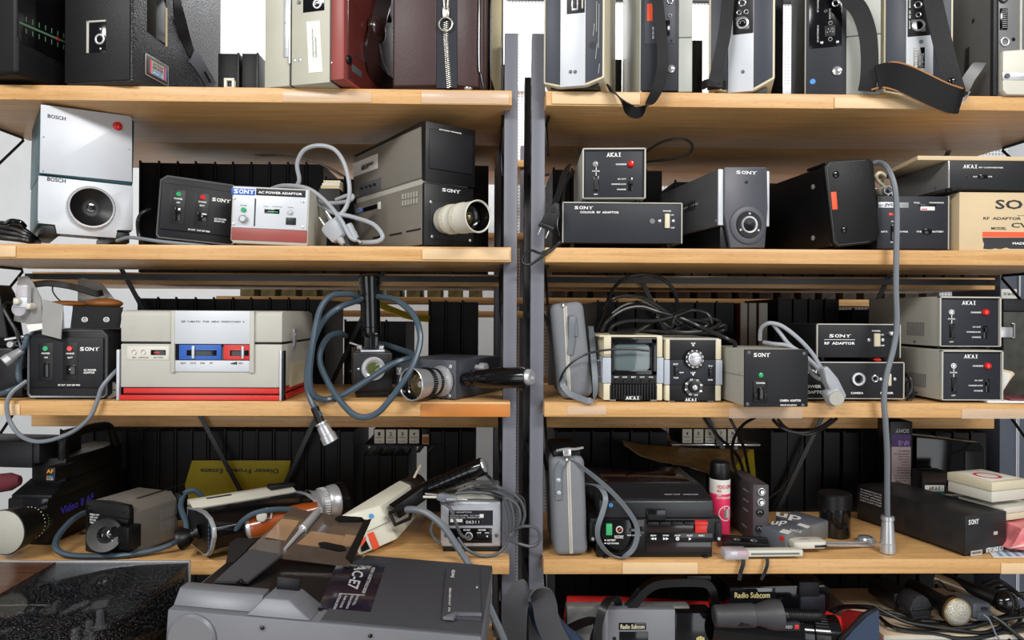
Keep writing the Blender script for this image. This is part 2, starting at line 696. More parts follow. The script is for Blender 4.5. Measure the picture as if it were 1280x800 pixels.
brace(pl, (62, 169), (500, 985))
brace(pl, (563, 160), (180, 985))
brace(pr, (722, 185), (1105, 978))
brace(pr, (1190, 180), (810, 978))

# the second pair of units, back to back with the first, whose boards sit a little lower
def rear_rack(name, label, px0, px1):
    x0, x1 = P(px0, 345, REARY).x, P(px1, 345, REARY).x
    off = Vector(((x0 + x1) / 2, REARY + .135, FLOORZ))
    t = T(name, label, 'shelving', off, 1)

    def part(nm, mb, m):
        mb.v = [v - off for v in mb.v]
        return mb.build(nm, m, t.o)
    for zb in RZ:
        part('shelf_board', MB().box(x0, x1, REARY, REARY + .27, zb - .026, zb, .001), WOOD)
    for xp in ((x1 - .026) if x0 < -.5 else (x0 + .004),):
        for yy in (REARY + .012, REARY + .24):
            part('upright', MB().box(xp, xp + .022, yy, yy + .02, FLOORZ, P(640, 78, REARY).z, .001), STEEL)
    return t


RZ = [P(640, y, REARY).z for y in (167, 343.5, 519.5, 690, 850)]
rear_rack('shelving_unit', 'second row beech shelving with black tape cases, behind the red and grey recorder', 40, 634)
rear_rack('shelving_unit', 'second row beech shelving with black tape cases, behind the pink spray can', 664, 1244)

# dark steel rack at the frame edge
t = T('shelving_unit', 'dark steel rack with slate box files at the edge of the frame', 'shelving', Vector((P(1400, 400, .34).x, .48, FLOORZ)), 1)
xo = P(1247, 385, .34).x - t.o.location.x
EDGEZ = [P(1260, y, .34).z for y in (383.5, 690, 880)]
for z_ in EDGEZ:
    t.box('shelf_board', STEEL, xo, .35, -.14, .14, z_ - FLOORZ - .012, z_ - FLOORZ, .001)
for x_ in (.1, .33):
    for y_ in (-.13, .12):
        t.box('upright', STEEL, x_, x_ + .02, y_, y_ + .02, 0, 1.5, .001)

# third rack far behind, seen through the slits
FARY = .96
def far_rack():
    x0, x1 = P(270, 370, FARY).x, P(1190, 370, FARY).x
    off = Vector(((x0 + x1) / 2, FARY + .15, FLOORZ))
    t = T('shelving_unit', 'far beech shelving unit glimpsed through the slits above the tape cases', 'shelving', off, 1)

    def part(nm, mb, m):
        mb.v = [v - off for v in mb.v]
        return mb.build(nm, m, t.o)
    for y in (200, 291, 372, 389, 480):
        z = P(640, y, FARY).z
        part('shelf_board', MB().box(x0, x1, FARY, FARY + .3, z - .02, z, .001), WOOD)
    for xp in (P(650, 370, FARY).x,):
        part('upright', MB().box(xp, xp + .03, FARY + .02, FARY + .05, FLOORZ, P(640, 180, FARY).z, .001), STEEL)
    return t


far_rack()
fz = P(640, 372, FARY).z
for k in range(34):
    px = 300 + k * 26
    if 610 < px < 690:
        continue
    q = P(px, 372, FARY + .01)
    q.z = fz + .0005
    if k in (0, 15):
        wst = px > 650
        src_ = T('far_box', 'dull spine glimpsed in the far row through the slit above the ' + ('cable heap' if wst else 'grey and red recorder'), 'box', q, 1, group='far spines above the ' + ('cable heap' if wst else 'recorder'))
        src_.box('sleeve', mat('dull brown spine', '#3a302b', .6, var=.7, vs=25) if wst else mat('dull olive spine', '#8a855c', .6, var=.6, vs=25), 0, .042, 0, .15, 0, .11, .001)
    else:
        copy_tree(src_.o, q)
# perforated white panel behind the upper right
mp = mat('white perforated sheet', '#dfe2e4', .5, var=.03)
_nt = mp.node_tree
_tc = _nt.nodes.new('ShaderNodeTexCoord')
_v = _nt.nodes.new('ShaderNodeTexVoronoi')
_v.inputs['Scale'].default_value = 85
_v.inputs['Randomness'].default_value = 0
_r = _nt.nodes.new('ShaderNodeValToRGB')
_r.color_ramp.elements[0].position, _r.color_ramp.elements[1].position = .28, .36
_r.color_ramp.elements[0].color, _r.color_ramp.elements[1].color = lin('#9a9fa6'), lin('#e2e5e7')
_nt.links.new(_tc.outputs['Object'], _v.inputs['Vector'])
_nt.links.new(_v.outputs['Distance'], _r.inputs[0])
_nt.links.new(_r.outputs[0], _nt.nodes['Principled BSDF'].inputs['Base Color'])
a, b = P(632, 105, 1.3), P(1262, 9, 1.3)
pt = T('perforated_panel', 'white perforated sheet metal panel standing behind the black and grey recorders', 'panel', Vector(((a.x + b.x) / 2, 1.3, FLOORZ)), 1)
pt.box('sheet', mp, (a.x - b.x) / 2, (b.x - a.x) / 2, 0, .02, 0, b.z - FLOORZ, .002)
pt.box('bottom_rail', ALUP, (a.x - b.x) / 2, (b.x - a.x) / 2, -.012, 0, a.z - FLOORZ - .03, a.z - FLOORZ, .002)
pt.box('top_rail', BLACKSTEEL, (a.x - b.x) / 2, (b.x - a.x) / 2, -.01, .03, b.z - FLOORZ, b.z - FLOORZ + .12, .002)

# ================================================================ black tape cases standing in the second row
def tape_case(name, label, cat, px, Y, z, w, h, d, m, group):
    t = on(name, label, cat, px, Y, z + .0004, group=group)
    t.part('case', MB().prism([(0, 0), (d, 0), (d, h - 1), (0, h)], 0, w - 1.2, ax='x', b=.5, seg=1), m)
    t.part('spine_ridge', MB().prism([(-2.2, 0), (.5, 0), (.5, h + .6), (-2.2, h + 2.5)], 0, 2.6, ax='x', b=.3, seg=1), m)
    return t


def case_row(px0, px1, top, z, w, label, group, skip=()):
    Y = REARY + .012
    h = (P(640, top, Y).z - z) / U(Y)
    src = tape_case('tape_case', label, 'tape case', px0, Y, z, w, h, 110, CASEBLACK, group)
    p = px0 + w
    while p + w <= px1 - 1:
        if not any(a < p + w / 2 < b for a, b in skip):
            q = P(p, 400, Y)
            q.z = z + .0004
            copy_tree(src.o, q + Vector((0, random.choice((0, .002, .005)), 0)))
        p += w


GR = 'black tape cases '
for px0, px1, top, lv, w, where in (
        (174, 405, 208, 1, 23, 'behind the power adaptors and grey plug cable'),
        (406, 545, 226, 1, 23, 'behind the big camera with white zoom lens'),
        (545, 612, 207, 1, 22, 'beside the white zoom lens, next to the steel post'),
        (690, 840, 212, 1, 23, 'behind the small charger on the flat colour adaptor'),
        (842, 1040, 226, 1, 23, 'behind the grey camera without lens'),
        (1042, 1230, 240, 1, 23, 'behind the cardboard box and its upper neighbour'),
        (172, 425, 376, 2, 23.5, 'behind the red and grey recorder'),
        (430, 534, 403, 2, 26, 'low, behind the camera with the upright grip'),
        (535, 616, 378, 2, 21, 'behind the zoom lens camera that lies down'),
        (695, 740, 400, 2, 23, 'behind the grey pouch on the third board'),
        (745, 922, 377, 2, 25, 'behind the heap of black cables'),
        (971, 1062, 372, 2, 20, 'behind the stacked adaptors and grey plug'),
        (1064, 1235, 385, 2, 22, 'behind the two stacked chargers'),
        (75, 452, 540, 3, 20.5, 'in the dark row behind the yellow envelope'),
        (452, 532, 570, 3, 20, 'in the dark row under the numbered cream tapes'),
        (533, 612, 540, 3, 21, 'in the dark row behind the cream hooded camera'),
        (693, 839, 540, 3, 24, 'in the dark row behind the portable recorder'),
        (838, 958, 568, 3, 24, 'in the dark row under the handwritten cream tapes'),
        (962, 1240, 540, 3, 23, 'in the dark row behind the round canister and charger'),
        (60, 612, 706, 4, 23, 'in the bottom row behind the two big recorders on the table'),
        (693, 1240, 706, 4, 24, 'in the bottom row behind the camcorder and microphones')):
    case_row(px0, px1, top, RZ[lv], w, 'black plastic tape case ' + where, GR + where)

# ================================================================ light
def area(name, loc, aim, sx, sy, e, col=(1, 1, 1)):
    l = bpy.data.lights.new(name, 'AREA')
    l.shape = 'RECTANGLE'
    l.size, l.size_y, l.energy, l.color = sx, sy, e, col
    o = bpy.data.objects.new(name, l)
    COL.objects.link(o)
    o.location = loc
    o.rotation_euler = (Vector(aim) - Vector(loc)).to_track_quat('-Z', 'Y').to_euler()
    return o


area('ceiling_lamp', (-1.3, -2.1, 1.45), (-.1, .1, 0), 1.3, .35, 50, (1, .98, .95))
area('ceiling_lamp', (1.3, -2.1, 1.45), (.1, .1, 0), 1.3, .35, 50, (1, .98, .95))
area('fill_light', (-1.4, -2.4, -.35), (.1, 0, -.2), 1.4, 1.6, 17, (.96, .98, 1))  # soft frontal fill added out of frame to lift the front faces
area('fill_light', (1.6, -2.4, -.35), (-.1, 0, -.2), 1.4, 1.6, 17, (.96, .98, 1))  # matching added fill from the other side, not a window
area('aisle_lamp', (-.5, 1.35, 1.45), (-.4, 1.6, 0), 2.5, .3, 30)
area('aisle_lamp', (.6, .8, 1.45), (.6, 1.1, 0), 2.0, .15, 14)
w = bpy.data.worlds.new('world')
SC.world = w
w.use_nodes = True
w.node_tree.nodes['Background'].inputs[0].default_value = (.9, .95, 1, 1)
w.node_tree.nodes['Background'].inputs[1].default_value = .17
vs = SC.view_settings
vs.view_transform = 'Standard'
vs.look = 'None'
vs.gamma = 1
vs.use_curve_mapping = False
vs.exposure = 0
# ================================================================ second board, left unit
def poly(t, pts, ax='y', val=0):
    q = [t.L(a, b, ax, val) for a, b in pts]
    return [(p.x, p.z) if ax == 'y' else ((p.y, p.z) if ax == 'x' else (p.x, p.y)) for p in q]


def screw(t, px, py, r=1.4, m=None, ax='y', val=0, par=None):
    c = t.L(px, py, ax, val)
    sg = 1 if ax == 'z' or (ax == 'x' and val > 1) else -1
    d = Vector([sg if 'xyz'[k] == ax else 0 for k in range(3)])
    mb = MB().lathe(c - d * .2, d, [(0, r), (.5, r), (.9, r * .6), (.9, 0)], 12)
    return t.part('screw', mb, m or SATIN, par)


# white fronted camera with teal housing
t = at('video_camera', 'white fronted two-storey camera with teal housing and red signal lamp', 'video camera', 47.5, 292, .004, rz=.645, ry=.02)
wA = t.L(166.5, 231).x
d1 = min(150, max(50, t.L(38, 240, 'x', 0).y))
zt, zm = t.L(50, 128.3).z, t.L(47, 218).z
body = MB().box(0, wA, 1.2, d1 * .95, 12, zm, 1.5)
t.part('camera_housing', body, TEAL)
t.part('viewfinder_housing', MB().box(-.6, wA, 1.2, d1, zm + .5, zt, 3), TEAL)
t.part('front_plate', MB().prism(poly(t, [(48, 219.5), (166, 232.5), (166, 288), (146, 287), (145, 297.5), (71, 292), (69, 280.5), (47, 279)]), -.6, 1.4, b=.4), ALUP)
t.part('viewfinder_plate', MB().prism(poly(t, [(51, 130.5), (162, 145), (165, 148.5), (165, 227.5), (49.5, 216)]), -.6, 1.4, b=.4), ALUP)
t.text('BOSCH', 59.5, 142.5, 82, 151, DKTXT, lift=.9)
t.text('BOSCH', 59, 221, 82, 229, DKTXT, lift=.9)
c = t.L(113.5, 260)
lens = t.part('lens', MB().lathe(c, (0, -1, 0), [(-1, 27), (2, 27.5), (8, 27), (9, 26), (9, 24)], 40).m(1).lathe(c, (0, -1, 0), [(9, 24), (8.4, 23.2), (2, 12), (1, 9), (1, 5.5)], 40), [CHROME, BLACK])
t.part('lens_element', MB().lathe(c, (0, -1, 0), [(1, 5.5), (2.2, 5.2), (2.4, 3.6), (1.4, 3.2), (2.2, 1.8), (2.6, 0)], 24), [GLASS], lens)
lm = t.knob('signal_lamp', REDGLOW, 147, 158, 6, prof=[(0, 6), (2.5, 5.6), (4, 4), (4.5, 0)])
t.knob('lamp_ring', SATIN, 147, 158, 7.5, prof=[(0, 7.8), (1.6, 7.4), (1.6, 6)], parent=lm)
for p in ((54.5, 171.5), (161.5, 187), (54, 214), (47.5, 277)):
    screw(t, *p, r=1.3, m=GUN)
t.part('rear_foot', MB().box(4, 24, 3, d1 - 5, 1, 12.5, 1).box(wA - 22, wA - 2, 3, d1 - 5, -3, 11, 1), BLACK)
t.done()


def ac_adaptor(t):
    """dark adaptor in a grey rimmed hood; local units: 97 wide, 84 high"""
    x = lambda p: p - 35
    z = lambda p: 495 - p
    ring = MB().prism([(0, 4), (4, 0), (93, 0), (97, 4), (97, 77), (90, 84), (8, 84), (0, 77)], 0, 118, b=1)
    t.part('hood', ring, CHAR2)
    rim = MB()
    o = [(0, 4), (4, 0), (93, 0), (97, 4), (97, 77), (90, 84), (8, 84), (0, 77)]
    i = [(2, 5), (4.6, 2), (92.4, 2), (95, 5), (95, 76), (89, 81.6), (9, 81.6), (2, 76)]
    n = 8
    vs_ = [(a, -1.6, b) for a, b in o] + [(a, -.6, b) for a, b in i]
    rim.add(vs_ + [(a, 1, b) for a, b in o], [(k, (k + 1) % n, n + (k + 1) % n, n + k) for k in range(n)] + [(k + 2 * n, (k + 1) % n + 2 * n, (k + 1) % n, k) for k in range(n)])
    t.part('rim', rim, GUN)
    f = t.box('front_panel', CHAR2, 3.2, 93, -2.4, 3, 12, 74, 1.5)
    for a, b in ((48.7, 67.5), (78.7, 97)):
        t.box('recess', BLACK, x(a), x(b), -2.9, -1, z(474), z(428), .8, f)
    for a, m, s1 in ((58.3, GREEN, 'POWER'), (87.8, REDGLOW, 'CHARGE')):
        t.part('signal_lamp', MB().cyl((x(a), -2.8, z(434.5)), (0, -1, 0), 3.1, 1.8, 16), m)
        t.text_l(s1, x(a) - 5, z(441.5), x(a) + 5, z(439.5), -2.95)
    t.box('rocker_switch', GLOSS, x(55.5), x(62.5), -4.2, -2, z(470), z(452), .8)
    t.box('power_socket', GLOSS, x(83), x(95), -4, -2, z(467), z(455), 1)
    t.part('socket_pin', MB().cyl((x(88.5), -3.9, z(460)), (0, -1, 0), 1, 1, 8), SATIN)
    t.text_l('SONY', x(99.5), z(437.2), x(122.5), z(432.5), -2.45, word=True)
    t.text_l('AC POWER', x(104), z(462), x(119.5), z(459.6), -2.45)
    t.text_l('ADAPTOR', x(104), z(465.2), x(117.5), z(462.8), -2.45)
    t.text_l('DC OUT  12.0V 18W MAX', x(73), z(480.5), x(100), z(478.3), -2.45)
    t.text_l('ON', x(56.5), z(446.5), x(60.5), z(444.5), -2.95)
    t.text_l('BATT', x(85), z(446.5), x(91), z(444.5), -2.95)
    for a in (6, 84):
        for y in (8, 104):
            t.part('rubber_foot', MB().cyl((a + 3, y, .2), (0, 0, -1), 4, 2.4, 12), BLACK)


def text_l(t, s, x0, z0, x1, z1, y, m=None, word=False):
    vs, fs = word_mesh(s) if word else text_mesh(s)
    mb = MB()
    t.txt[('lettering', len(t.txt))] = (mb, m or WHITE)
    mb.add([(x0 + (x1 - x0) * a, y, z0 + (z1 - z0) * b) for a, b in vs], fs)


T.text_l = text_l

t = at('power_adaptor', 'dark grey power adaptor tilted on a cable, beside the white fronted camera', 'power adaptor', 194.5, 297, .018, rz=.44, ry=.065)
t.u *= .94
t.M = t.M @ Matrix.Scale(.94, 4)
t.I = t.M.inverted()
ac_adaptor(t)
t.done()

# white and red power adaptor
t = at('power_adaptor', 'power adaptor with white face over a brick red base', 'power adaptor', 288, 299.5, .010, rz=.02, ry=.035)
wA = t.L(384.5, 306).x
hA = t.L(288, 232).z
mb = MB().prism([(0, 0), (4, -4), (wA - 2, -4), (wA, -2), (wA, hA), (0, hA)], 0, 118, b=.8)
t.part('case', mb, WARMGREY)
zr = t.L(289, 284).z
t.box('front_panel', ALUP, 1.8, wA - 1.8, -.9, .5, zr, hA - 1.5, .3)
t.part('red_skirt', MB().box(1.2, wA - 1.2, -1.1, .5, 0, zr - .3, .4), REDPAINT)
t.face('name_strip', BLUE, 290, 235, 319, 244.5, out=1.5, b=.2)
t.face('model_strip', CHAR, 320.5, 235.5, 382, 247, out=1.5, b=.2)
t.text('SONY', 293, 236.5, 318, 243, word=True, lift=1.7)
t.text('AC POWER ADAPTOR', 323.5, 239, 378, 244.5, lift=1.7)
for p in ((293, 248), (379, 252), (292, 280), (378.5, 284)):
    screw(t, *p, r=2.2).location.y = -.9 * t.u
t.knob('pilot_lamp', MATS['green lens'], 305, 262.5, 3, 2.5, base=.8)
t.knob('push_button', SATIN, 305, 274, 5, prof=[(0, 5), (4, 5), (5.5, 3.4), (5.5, 0)], base=.8)
g = t.face('meter', GLOSS, 331, 261, 349.5, 267.5, out=1.4, b=.2)
t.face('meter_scale', GREEN, 335, 264, 348, 265.8, out=1.6, b=.1, parent=g)
t.knob('start_button', SATIN, 363.5, 265.5, 2.8, 3, base=.8)
t.face('dc_socket', BLACK, 358, 272, 370, 281.5, out=1.8, b=.2)
t.text('POWER', 301, 256, 309, 258, DKTXT, lift=1)
t.text('FULL', 330, 257.5, 336, 259, DKTXT, lift=1)
t.text('CHARGING', 340, 257.8, 353, 259.5, DKTXT, lift=1)
t.text('START', 360, 258.8, 367, 260.5, DKTXT, lift=1)
t.face('panel_seam', DKTXT, 318.7, 248, 319.2, 283, out=1, b=0)
t.done()

# large two-storey camera
t = on('video_camera', 'large grey camera with black hooded top and cream zoom lens', 'video camera', 528.5, .006, Z2, rz=.62)
wA = t.L(590, 250).x
dS = min(t.L(441, 290, 'x', 0).y, 208)
z = lambda px, py: t.L(px, py).z
zl, zu0, zu1 = z(528, 229), z(528, 219), z(528, 154)
t.part('camera_body', MB().box(.8, wA - .8, 1, dS, 3, zl, 1), TAUPE)
t.part('neck', MB().box(3, wA - 3, 6, dS - 5, zl - .5, zu0 + 3, .3), PALEGREY)
t.part('viewfinder_body', MB().prism([(3, zu0 - 2), (dS * .98, zu0 - 2), (dS, zu0 + 4), (dS, zu1 - 6), (3, zu1 - 1)], .3, wA - .3, ax='x', b=.8), TAUPE)
h = t.part('viewfinder_hood', MB().prism([(-6, zu0 - 8), (3, zu0 - 6), (3, zu1 - 1), (dS * .98, zu1 - 5), (dS, zu1 - 2), (3, zu1 + 3), (-7, zu1 + 2)], -.6, wA + .6, ax='x', b=1.2), BLACK)
t.part('viewfinder_screen', MB().box(4, wA - 4, -8, -4, zu0 + 8, zu1 - 6, 2.5), CHAR2, h)
t.text('ELECTRONIC VIEWFINDER', 545, 162.6, 572.5, 169.4, lift=8.3)
t.part('front_frame', MB().box(-.5, wA + .5, -4, 2, 1.5, zl + 1, 1.5), BLACK)
t.face('lens_plate', CHAR2, 535, 251, 589, 303, out=5.2, b=.8)
t.text('SONY', 550.5, 235.5, 572.5, 242.5, word=True, lift=4.3)
for p in ((536, 253), (537.5, 296), (585, 301)):
    s_ = screw(t, *p, r=1.9)
    s_.location.y = -5 * t.u
c = t.L(551, 276) + Vector((0, -5, 0))
tip = t.local(P(598, 270.5, -.058))
ax = (tip - c).normalized()
ln = (tip - c).length
lens = t.part('zoom_lens', MB().lathe(c, ax, [(0, 14), (3, 16.5), (ln * .2, 17), (ln * .22, 18.2), (ln * .34, 18.2), (ln * .36, 17.2), (ln * .5, 17.4), (ln * .52, 18.6), (ln * .64, 18.6), (ln * .66, 18), (ln * .95, 19), (ln, 19.6), (ln + .6, 18.6), (ln - 1, 17.4)], 48)
              .m(1).lathe(c, ax, [(ln - 1, 17.4), (ln * .75, 15), (ln * .72, 12), (ln * .72, 8)], 40).m(2).lathe(c, ax, [(ln * .72, 8), (ln * .78, 4), (ln * .8, 0)], 30), [OFFWHITE, GLOSS, AMBER])
rib = MB()
for a0, a1 in ((.22, .34), (.52, .64)):
    e = ax.orthogonal().normalized()
    g = ax.cross(e)
    for k in range(46):
        a = 2 * PI * k / 46
        dr = e * math.cos(a) + g * math.sin(a)
        rib.rod(c + ax * ln * a0 + dr * 18.1, c + ax * ln * a1 + dr * (18.1 if a0 < .4 else 18.5), .55, 5)
t.part('grip_rib', rib, CREAM, lens)
X0 = ('x', 0)
t.face('paper_label', PAPER, 441.5, 221.5, 472, 192, out=.4, b=0, ax='x')
t.text('Leihgabe Fernsehmuseum', 452, 205.5, 467, 207.5, DKTXT, 'x', 0, lift=.6)
t.text('Medienarchiv', 452, 208.5, 461, 210.5, DKTXT, 'x', 0, lift=.6)
pn = t.face('control_panel', GUN, 449, 245, 477, 221.5, out=.5, b=.2, ax='x')
for k in range(4):
    t.knob('slide_knob', BLACK, 454 + k * 5.2, 235.5 - k * 1.6, 1.8, 4, ax='x', parent=pn, n=10)
t.face('blue_name_plate', BLUE, 443, 267, 454, 259.5, out=.6, b=.1, ax='x')
t.face('black_name_plate', GLOSS, 454.5, 264.5, 472, 255, out=.6, b=.1, ax='x')
t.face('pale_plate_end', PAPER, 472.3, 262, 475.5, 252, out=.6, b=.1, ax='x')
t.text('VIDICON', 445, 261, 452.5, 265, DIMTXT, 'x', 0, lift=.8)
gr = MB()
for r_ in range(2):
    for k in range(6):
        a = t.L(502.5 + k * 3.5, 249.5 + r_ * 8.2 - k * .7, 'x', 0)
        b_ = t.L(504.6 + k * 3.5, 242.2 + r_ * 8.2 - k * .7, 'x', 0)
        gr.box(-.35, .3, min(a.y, b_.y), max(a.y, b_.y), a.z, b_.z, 0)
t.part('vent', gr, WARMGREY)
for a, b_ in (((466, 298), (480.5, 295.5)), ((487, 294.5), (502, 291)), ((508, 290), (525.5, 286))):
    q0, q1 = t.L(*a, 'x', 0), t.L(*b_, 'x', 0)
    t.box('slot', BLACK, -.35, .3, q1.y, q0.y, q0.z - .3, q0.z + 1.4, 0)
t.box('base_plate', BLACK, 4, wA - 3, 4, dS - 4, 0, 3.2, .4)
t.done()

# cables on that board
cable('mains_cable', 'light grey mains cord in a tall loop beside the big grey camera', 'cable',
      [(352, 232, .12), (366, 235, .10), (374, 226, .09), (371.5, 205, .08), (380, 188, .07), (398, 182, .06), (418, 187, .06), (431, 206, .06), (437, 236, .05), (433, 258, .05), (422, 272, .045), (412, 279, .05)], 2.9, CABLEGREY)
pl_ = at('mains_plug', 'light grey mains plug with two pins pointing up, on the second board', 'plug', 417, 288, .035, ry=-.65, rz=-.3)
pl_.part('plug_body', MB().prism([(-9, -14), (9, -14), (12, 2), (12, 10), (5, 13), (-5, 13), (-12, 10), (-12, 2)], -5, 6, b=2.5), CABLEGREY)
pl_.part('pin', MB().cyl((-6, .5, 12), (0, 0, 1), 1.6, 14, 10), CHROME)
pl_.part('pin', MB().cyl((6, .5, 12), (0, 0, 1), 1.6, 14, 10), CHROME)
pl_.part('strain_relief', MB().lathe((0, .5, -13), (0, 0, -1), [(0, 5), (6, 4), (9, 3), (9, 0)], 12), CABLEGREY)
cable('connecting_cable', 'light grey cable curling from the white adaptor round the plug to a crimped sleeve', 'cable',
      [(340, 236, .13), (356, 232, .10), (385, 236, .07), (408, 253, .06), (426, 275, .04), (438, 296, .03), (446, 300, .03)], 3.0, CABLEGREY,
      ends=[(lambda e: e.lathe(P(436, 281, .038), (P(446, 300, .032) - P(436, 281, .038)), [(0, 4.6 * S), (.006, 5 * S), (.012, 4.6 * S), (.018, 5 * S), (.03, 4.2 * S)], 14), CABLEGREY, 'sleeve'),
            (lambda e: e.rod(P(446, 300, .032), P(452, 303.5, .028), 2.1 * S, 10), SATIN, 'tip')])
cable('connecting_cable', 'light grey cable looping low to the side of the big grey camera', 'cable',
      [(384, 240, .12), (410, 263, .06), (440, 271, .04), (466, 280, .022), (478, 294, .012), (474, 301, .012), (462, 303, .02), (450, 303, .04)], 2.9, CABLEGREY)
cable('connecting_cable', 'light grey cable lying behind the plug, running flat behind the tall loop', 'cable',
      [(386, 250, .13), (400, 253, .12), (420, 254, .11), (436, 251, .10), (441, 246, .10), (436, 244, .11), (420, 250, .12)], 2.9, CABLEGREY)
cable('connecting_cable', 'light grey cable dropping straight down behind the mains plug', 'cable',
      [(388, 248, .08), (405, 262, .07), (416, 280, .065), (428, 292, .06), (434, 305, .055), (436, 309, .05)], 2.7, CABLEGREY)
for k in range(4):
    cable('black_cable', 'black cable in the bunch beside the white fronted camera', 'cable',
          [(-30, 280 + k * 5, .10 - k * .02), (0, 279 + k * 6, .08 - k * .018), (22, 283 + k * 5.4, .07 - k * .014), (38, 293 + k * 3, .07 - k * .012), (48, 302 + k * 1.4, .09)], 3.4, RUBBER, 'bunch of black cables beside the white fronted camera')
cable('strap_buckle', 'crumpled black strap end above the bunch of cables', 'strap', [(8, 279, .06), (14, 276, .05), (20, 276.5, .05), (26, 278, .05), (31, 283, .06)], 3, GLOSS)
cable('mains_cable', 'black cord curling behind the tilted dark adaptor', 'cable',
      [(188, 262, .06), (178, 266, .05), (172.5, 276, .05), (173, 290, .04), (176, 300, .04), (182, 306, .05)], 2.6, RUBBER)
cable('connecting_cable', 'mid grey cable lying along the board edge under the tilted adaptor', 'cable',
      [(146, 301, .03), (160, 297, .02), (178, 298.5, .012), (198, 301.5, .008), (222, 304, .008), (250, 306.5, .01), (262, 308, .03)], 2.2, CABLEMID)

t = on('tape_stack_box', 'small open stack of tape reels with printed edges, beside the tall grey cord loop', 'tape box', 398, .16, Z2)
zb = (P(400, 236, .16).z - Z2) / t.u
t.part('box', MB().box(0, 26, 0, 30, 0, zb, .5), CASEBLACK)
for k, m in enumerate((CARD, OFFWHITE, CREAM)):
    t.part('reel_sleeve', MB().box(2 + k, 25, 1 + k * 3, 26, zb + .2 + k * 4, zb + 3.6 + k * 4, .3, M=Matrix.Rotation(.0, 4, 'X')), m)
t.done()

# curved dark sheet behind the cord
sh = MB()
pts = []
rows = 10
for i in range(rows + 1):
    f_ = i / rows
    px = 318 + 108 * f_
    py = 193 - 4 * math.sin(f_ * 2.2) + 30 * f_ ** 2.2
    pts.append((px, py))
vs_ = []
for px, py in pts:
    a = P(px, py, .25)
    vs_ += [a, a + Vector((.0, .06, .01)), a + Vector((0, .06, .0088)), a + Vector((0, 0, -.0012))]
fs_ = []
for i in range(rows):
    for k in range(4):
        fs_.append((i * 4 + k, i * 4 + (k + 1) % 4, i * 4 + 4 + (k + 1) % 4, i * 4 + 4 + k))
sh.add(vs_, fs_ + [(3, 2, 1, 0), tuple(rows * 4 + k for k in range(4))])
o = sh.build('folded_sheet', mat('olive brown card', '#3d3522', .6), off=vs_[0])
tag(o, 'olive brown bent sheet lying on the tape cases behind the grey cord loop', 'sheet')

# ================================================================ second board, right unit
def charger(t, dep=150, w=78.5, h=63, vent=False):
    """small charger: pale shell, dark face set back in a thin frame"""
    X = lambda p: (p - 727.5)
    Z = lambda p: (247 - p)
    k = t
    fr = MB().box(0, w, 0, dep, 0, h, 1)
    t.part('shell', fr, WARMGREY)
    rim = MB()
    for a in ((0, 1.8, 0, h), (w - 1.8, w, 0, h), (0, w, h - 1.8, h), (0, w, 0, 1)):
        rim.box(a[0], a[1], -5, .5, a[2], a[3], .3)
    t.part('rim', rim, PALEGREY)
    t.box('front_panel', CHAR, 1.6, w - 1.6, -1.6, .5, .8, h - 1.6, .2)
    y = -1.7
    t.text_l('AKAI', X(758), Z(194.4), X(775.8), Z(189.2), y, word=True)
    t.part('pilot_lamp', MB().lathe((X(743.8), y, Z(203.7)), (0, -1, 0), [(0, 3.7), (1.5, 3.5), (1.5, 2.5), (2.6, 2), (2.8, 0)], 16), CHROME)
    t.part('charging_lamp', MB().lathe((X(788), y, Z(203.7)), (0, -1, 0), [(0, 4.3), (2, 4.1), (3.6, 2.6), (4, 0)], 18), REDGLOW)
    r_ = t.box('rocker_switch', GLOSS, X(742), X(748), y - 1, y + .5, Z(237), Z(218.5), .3)
    t.part('rocker', MB().prism([(y - 1, Z(236)), (y - 3.6, Z(236)), (y - 1.6, Z(227)), (y - 1.4, Z(219.5)), (y - .8, Z(219.5))], X(742.6), X(747.4), ax='x', b=.2), BLACK, r_)
    s_ = t.box('slide_switch', GLOSS, X(785), X(790), y - .8, y + .5, Z(237), Z(220.5), .2)
    t.box('slide_knob', BLACK, X(785.6), X(789.4), y - 3, y, Z(229), Z(223), .4, s_)
    for tx, a, b, c, d in (('CHARGING', 769, 202.8, 782.5, 204.8), ('POWER', 740, 211.4, 749.4, 213), ('OFF', 742, 240.5, 747, 242), ('DC OUT', 771.8, 221.3, 782, 223), ('CHARGE & DC', 763.7, 227.7, 782, 229.4), ('CHARGE', 770.7, 234.3, 782, 236)):
        t.text_l(tx, X(a), Z(d), X(c), Z(b), y - .05)
    t.box('index_line', WHITE, X(744.4), X(745.2), y - .1, y + .2, Z(211), Z(206.5), 0)
    t.box('index_line', WHITE, X(744.4), X(745.2), y - .1, y + .2, Z(218), Z(213.5), 0)
    if vent:
        v = MB()
        for q in range(11):
            v.box(-.35, .2, 26 + q * 3.4, 27.8 + q * 3.4, 12, 30, 0)
        t.part('vent', v, GREYM)
        screw_ = MB().lathe((-.2, 45, 4), (-1, 0, 0), [(0, 1.8), (.8, 1.6), (.8, 0)], 10)
        t.part('screw', screw_, GUN)
    for a in (8, w - 8):
        for b in (10, dep - 12):
            t.part('rubber_foot', MB().cyl((a, b, .3), (0, 0, -1), 3, 3.4, 12), BLACK)
    t.done()


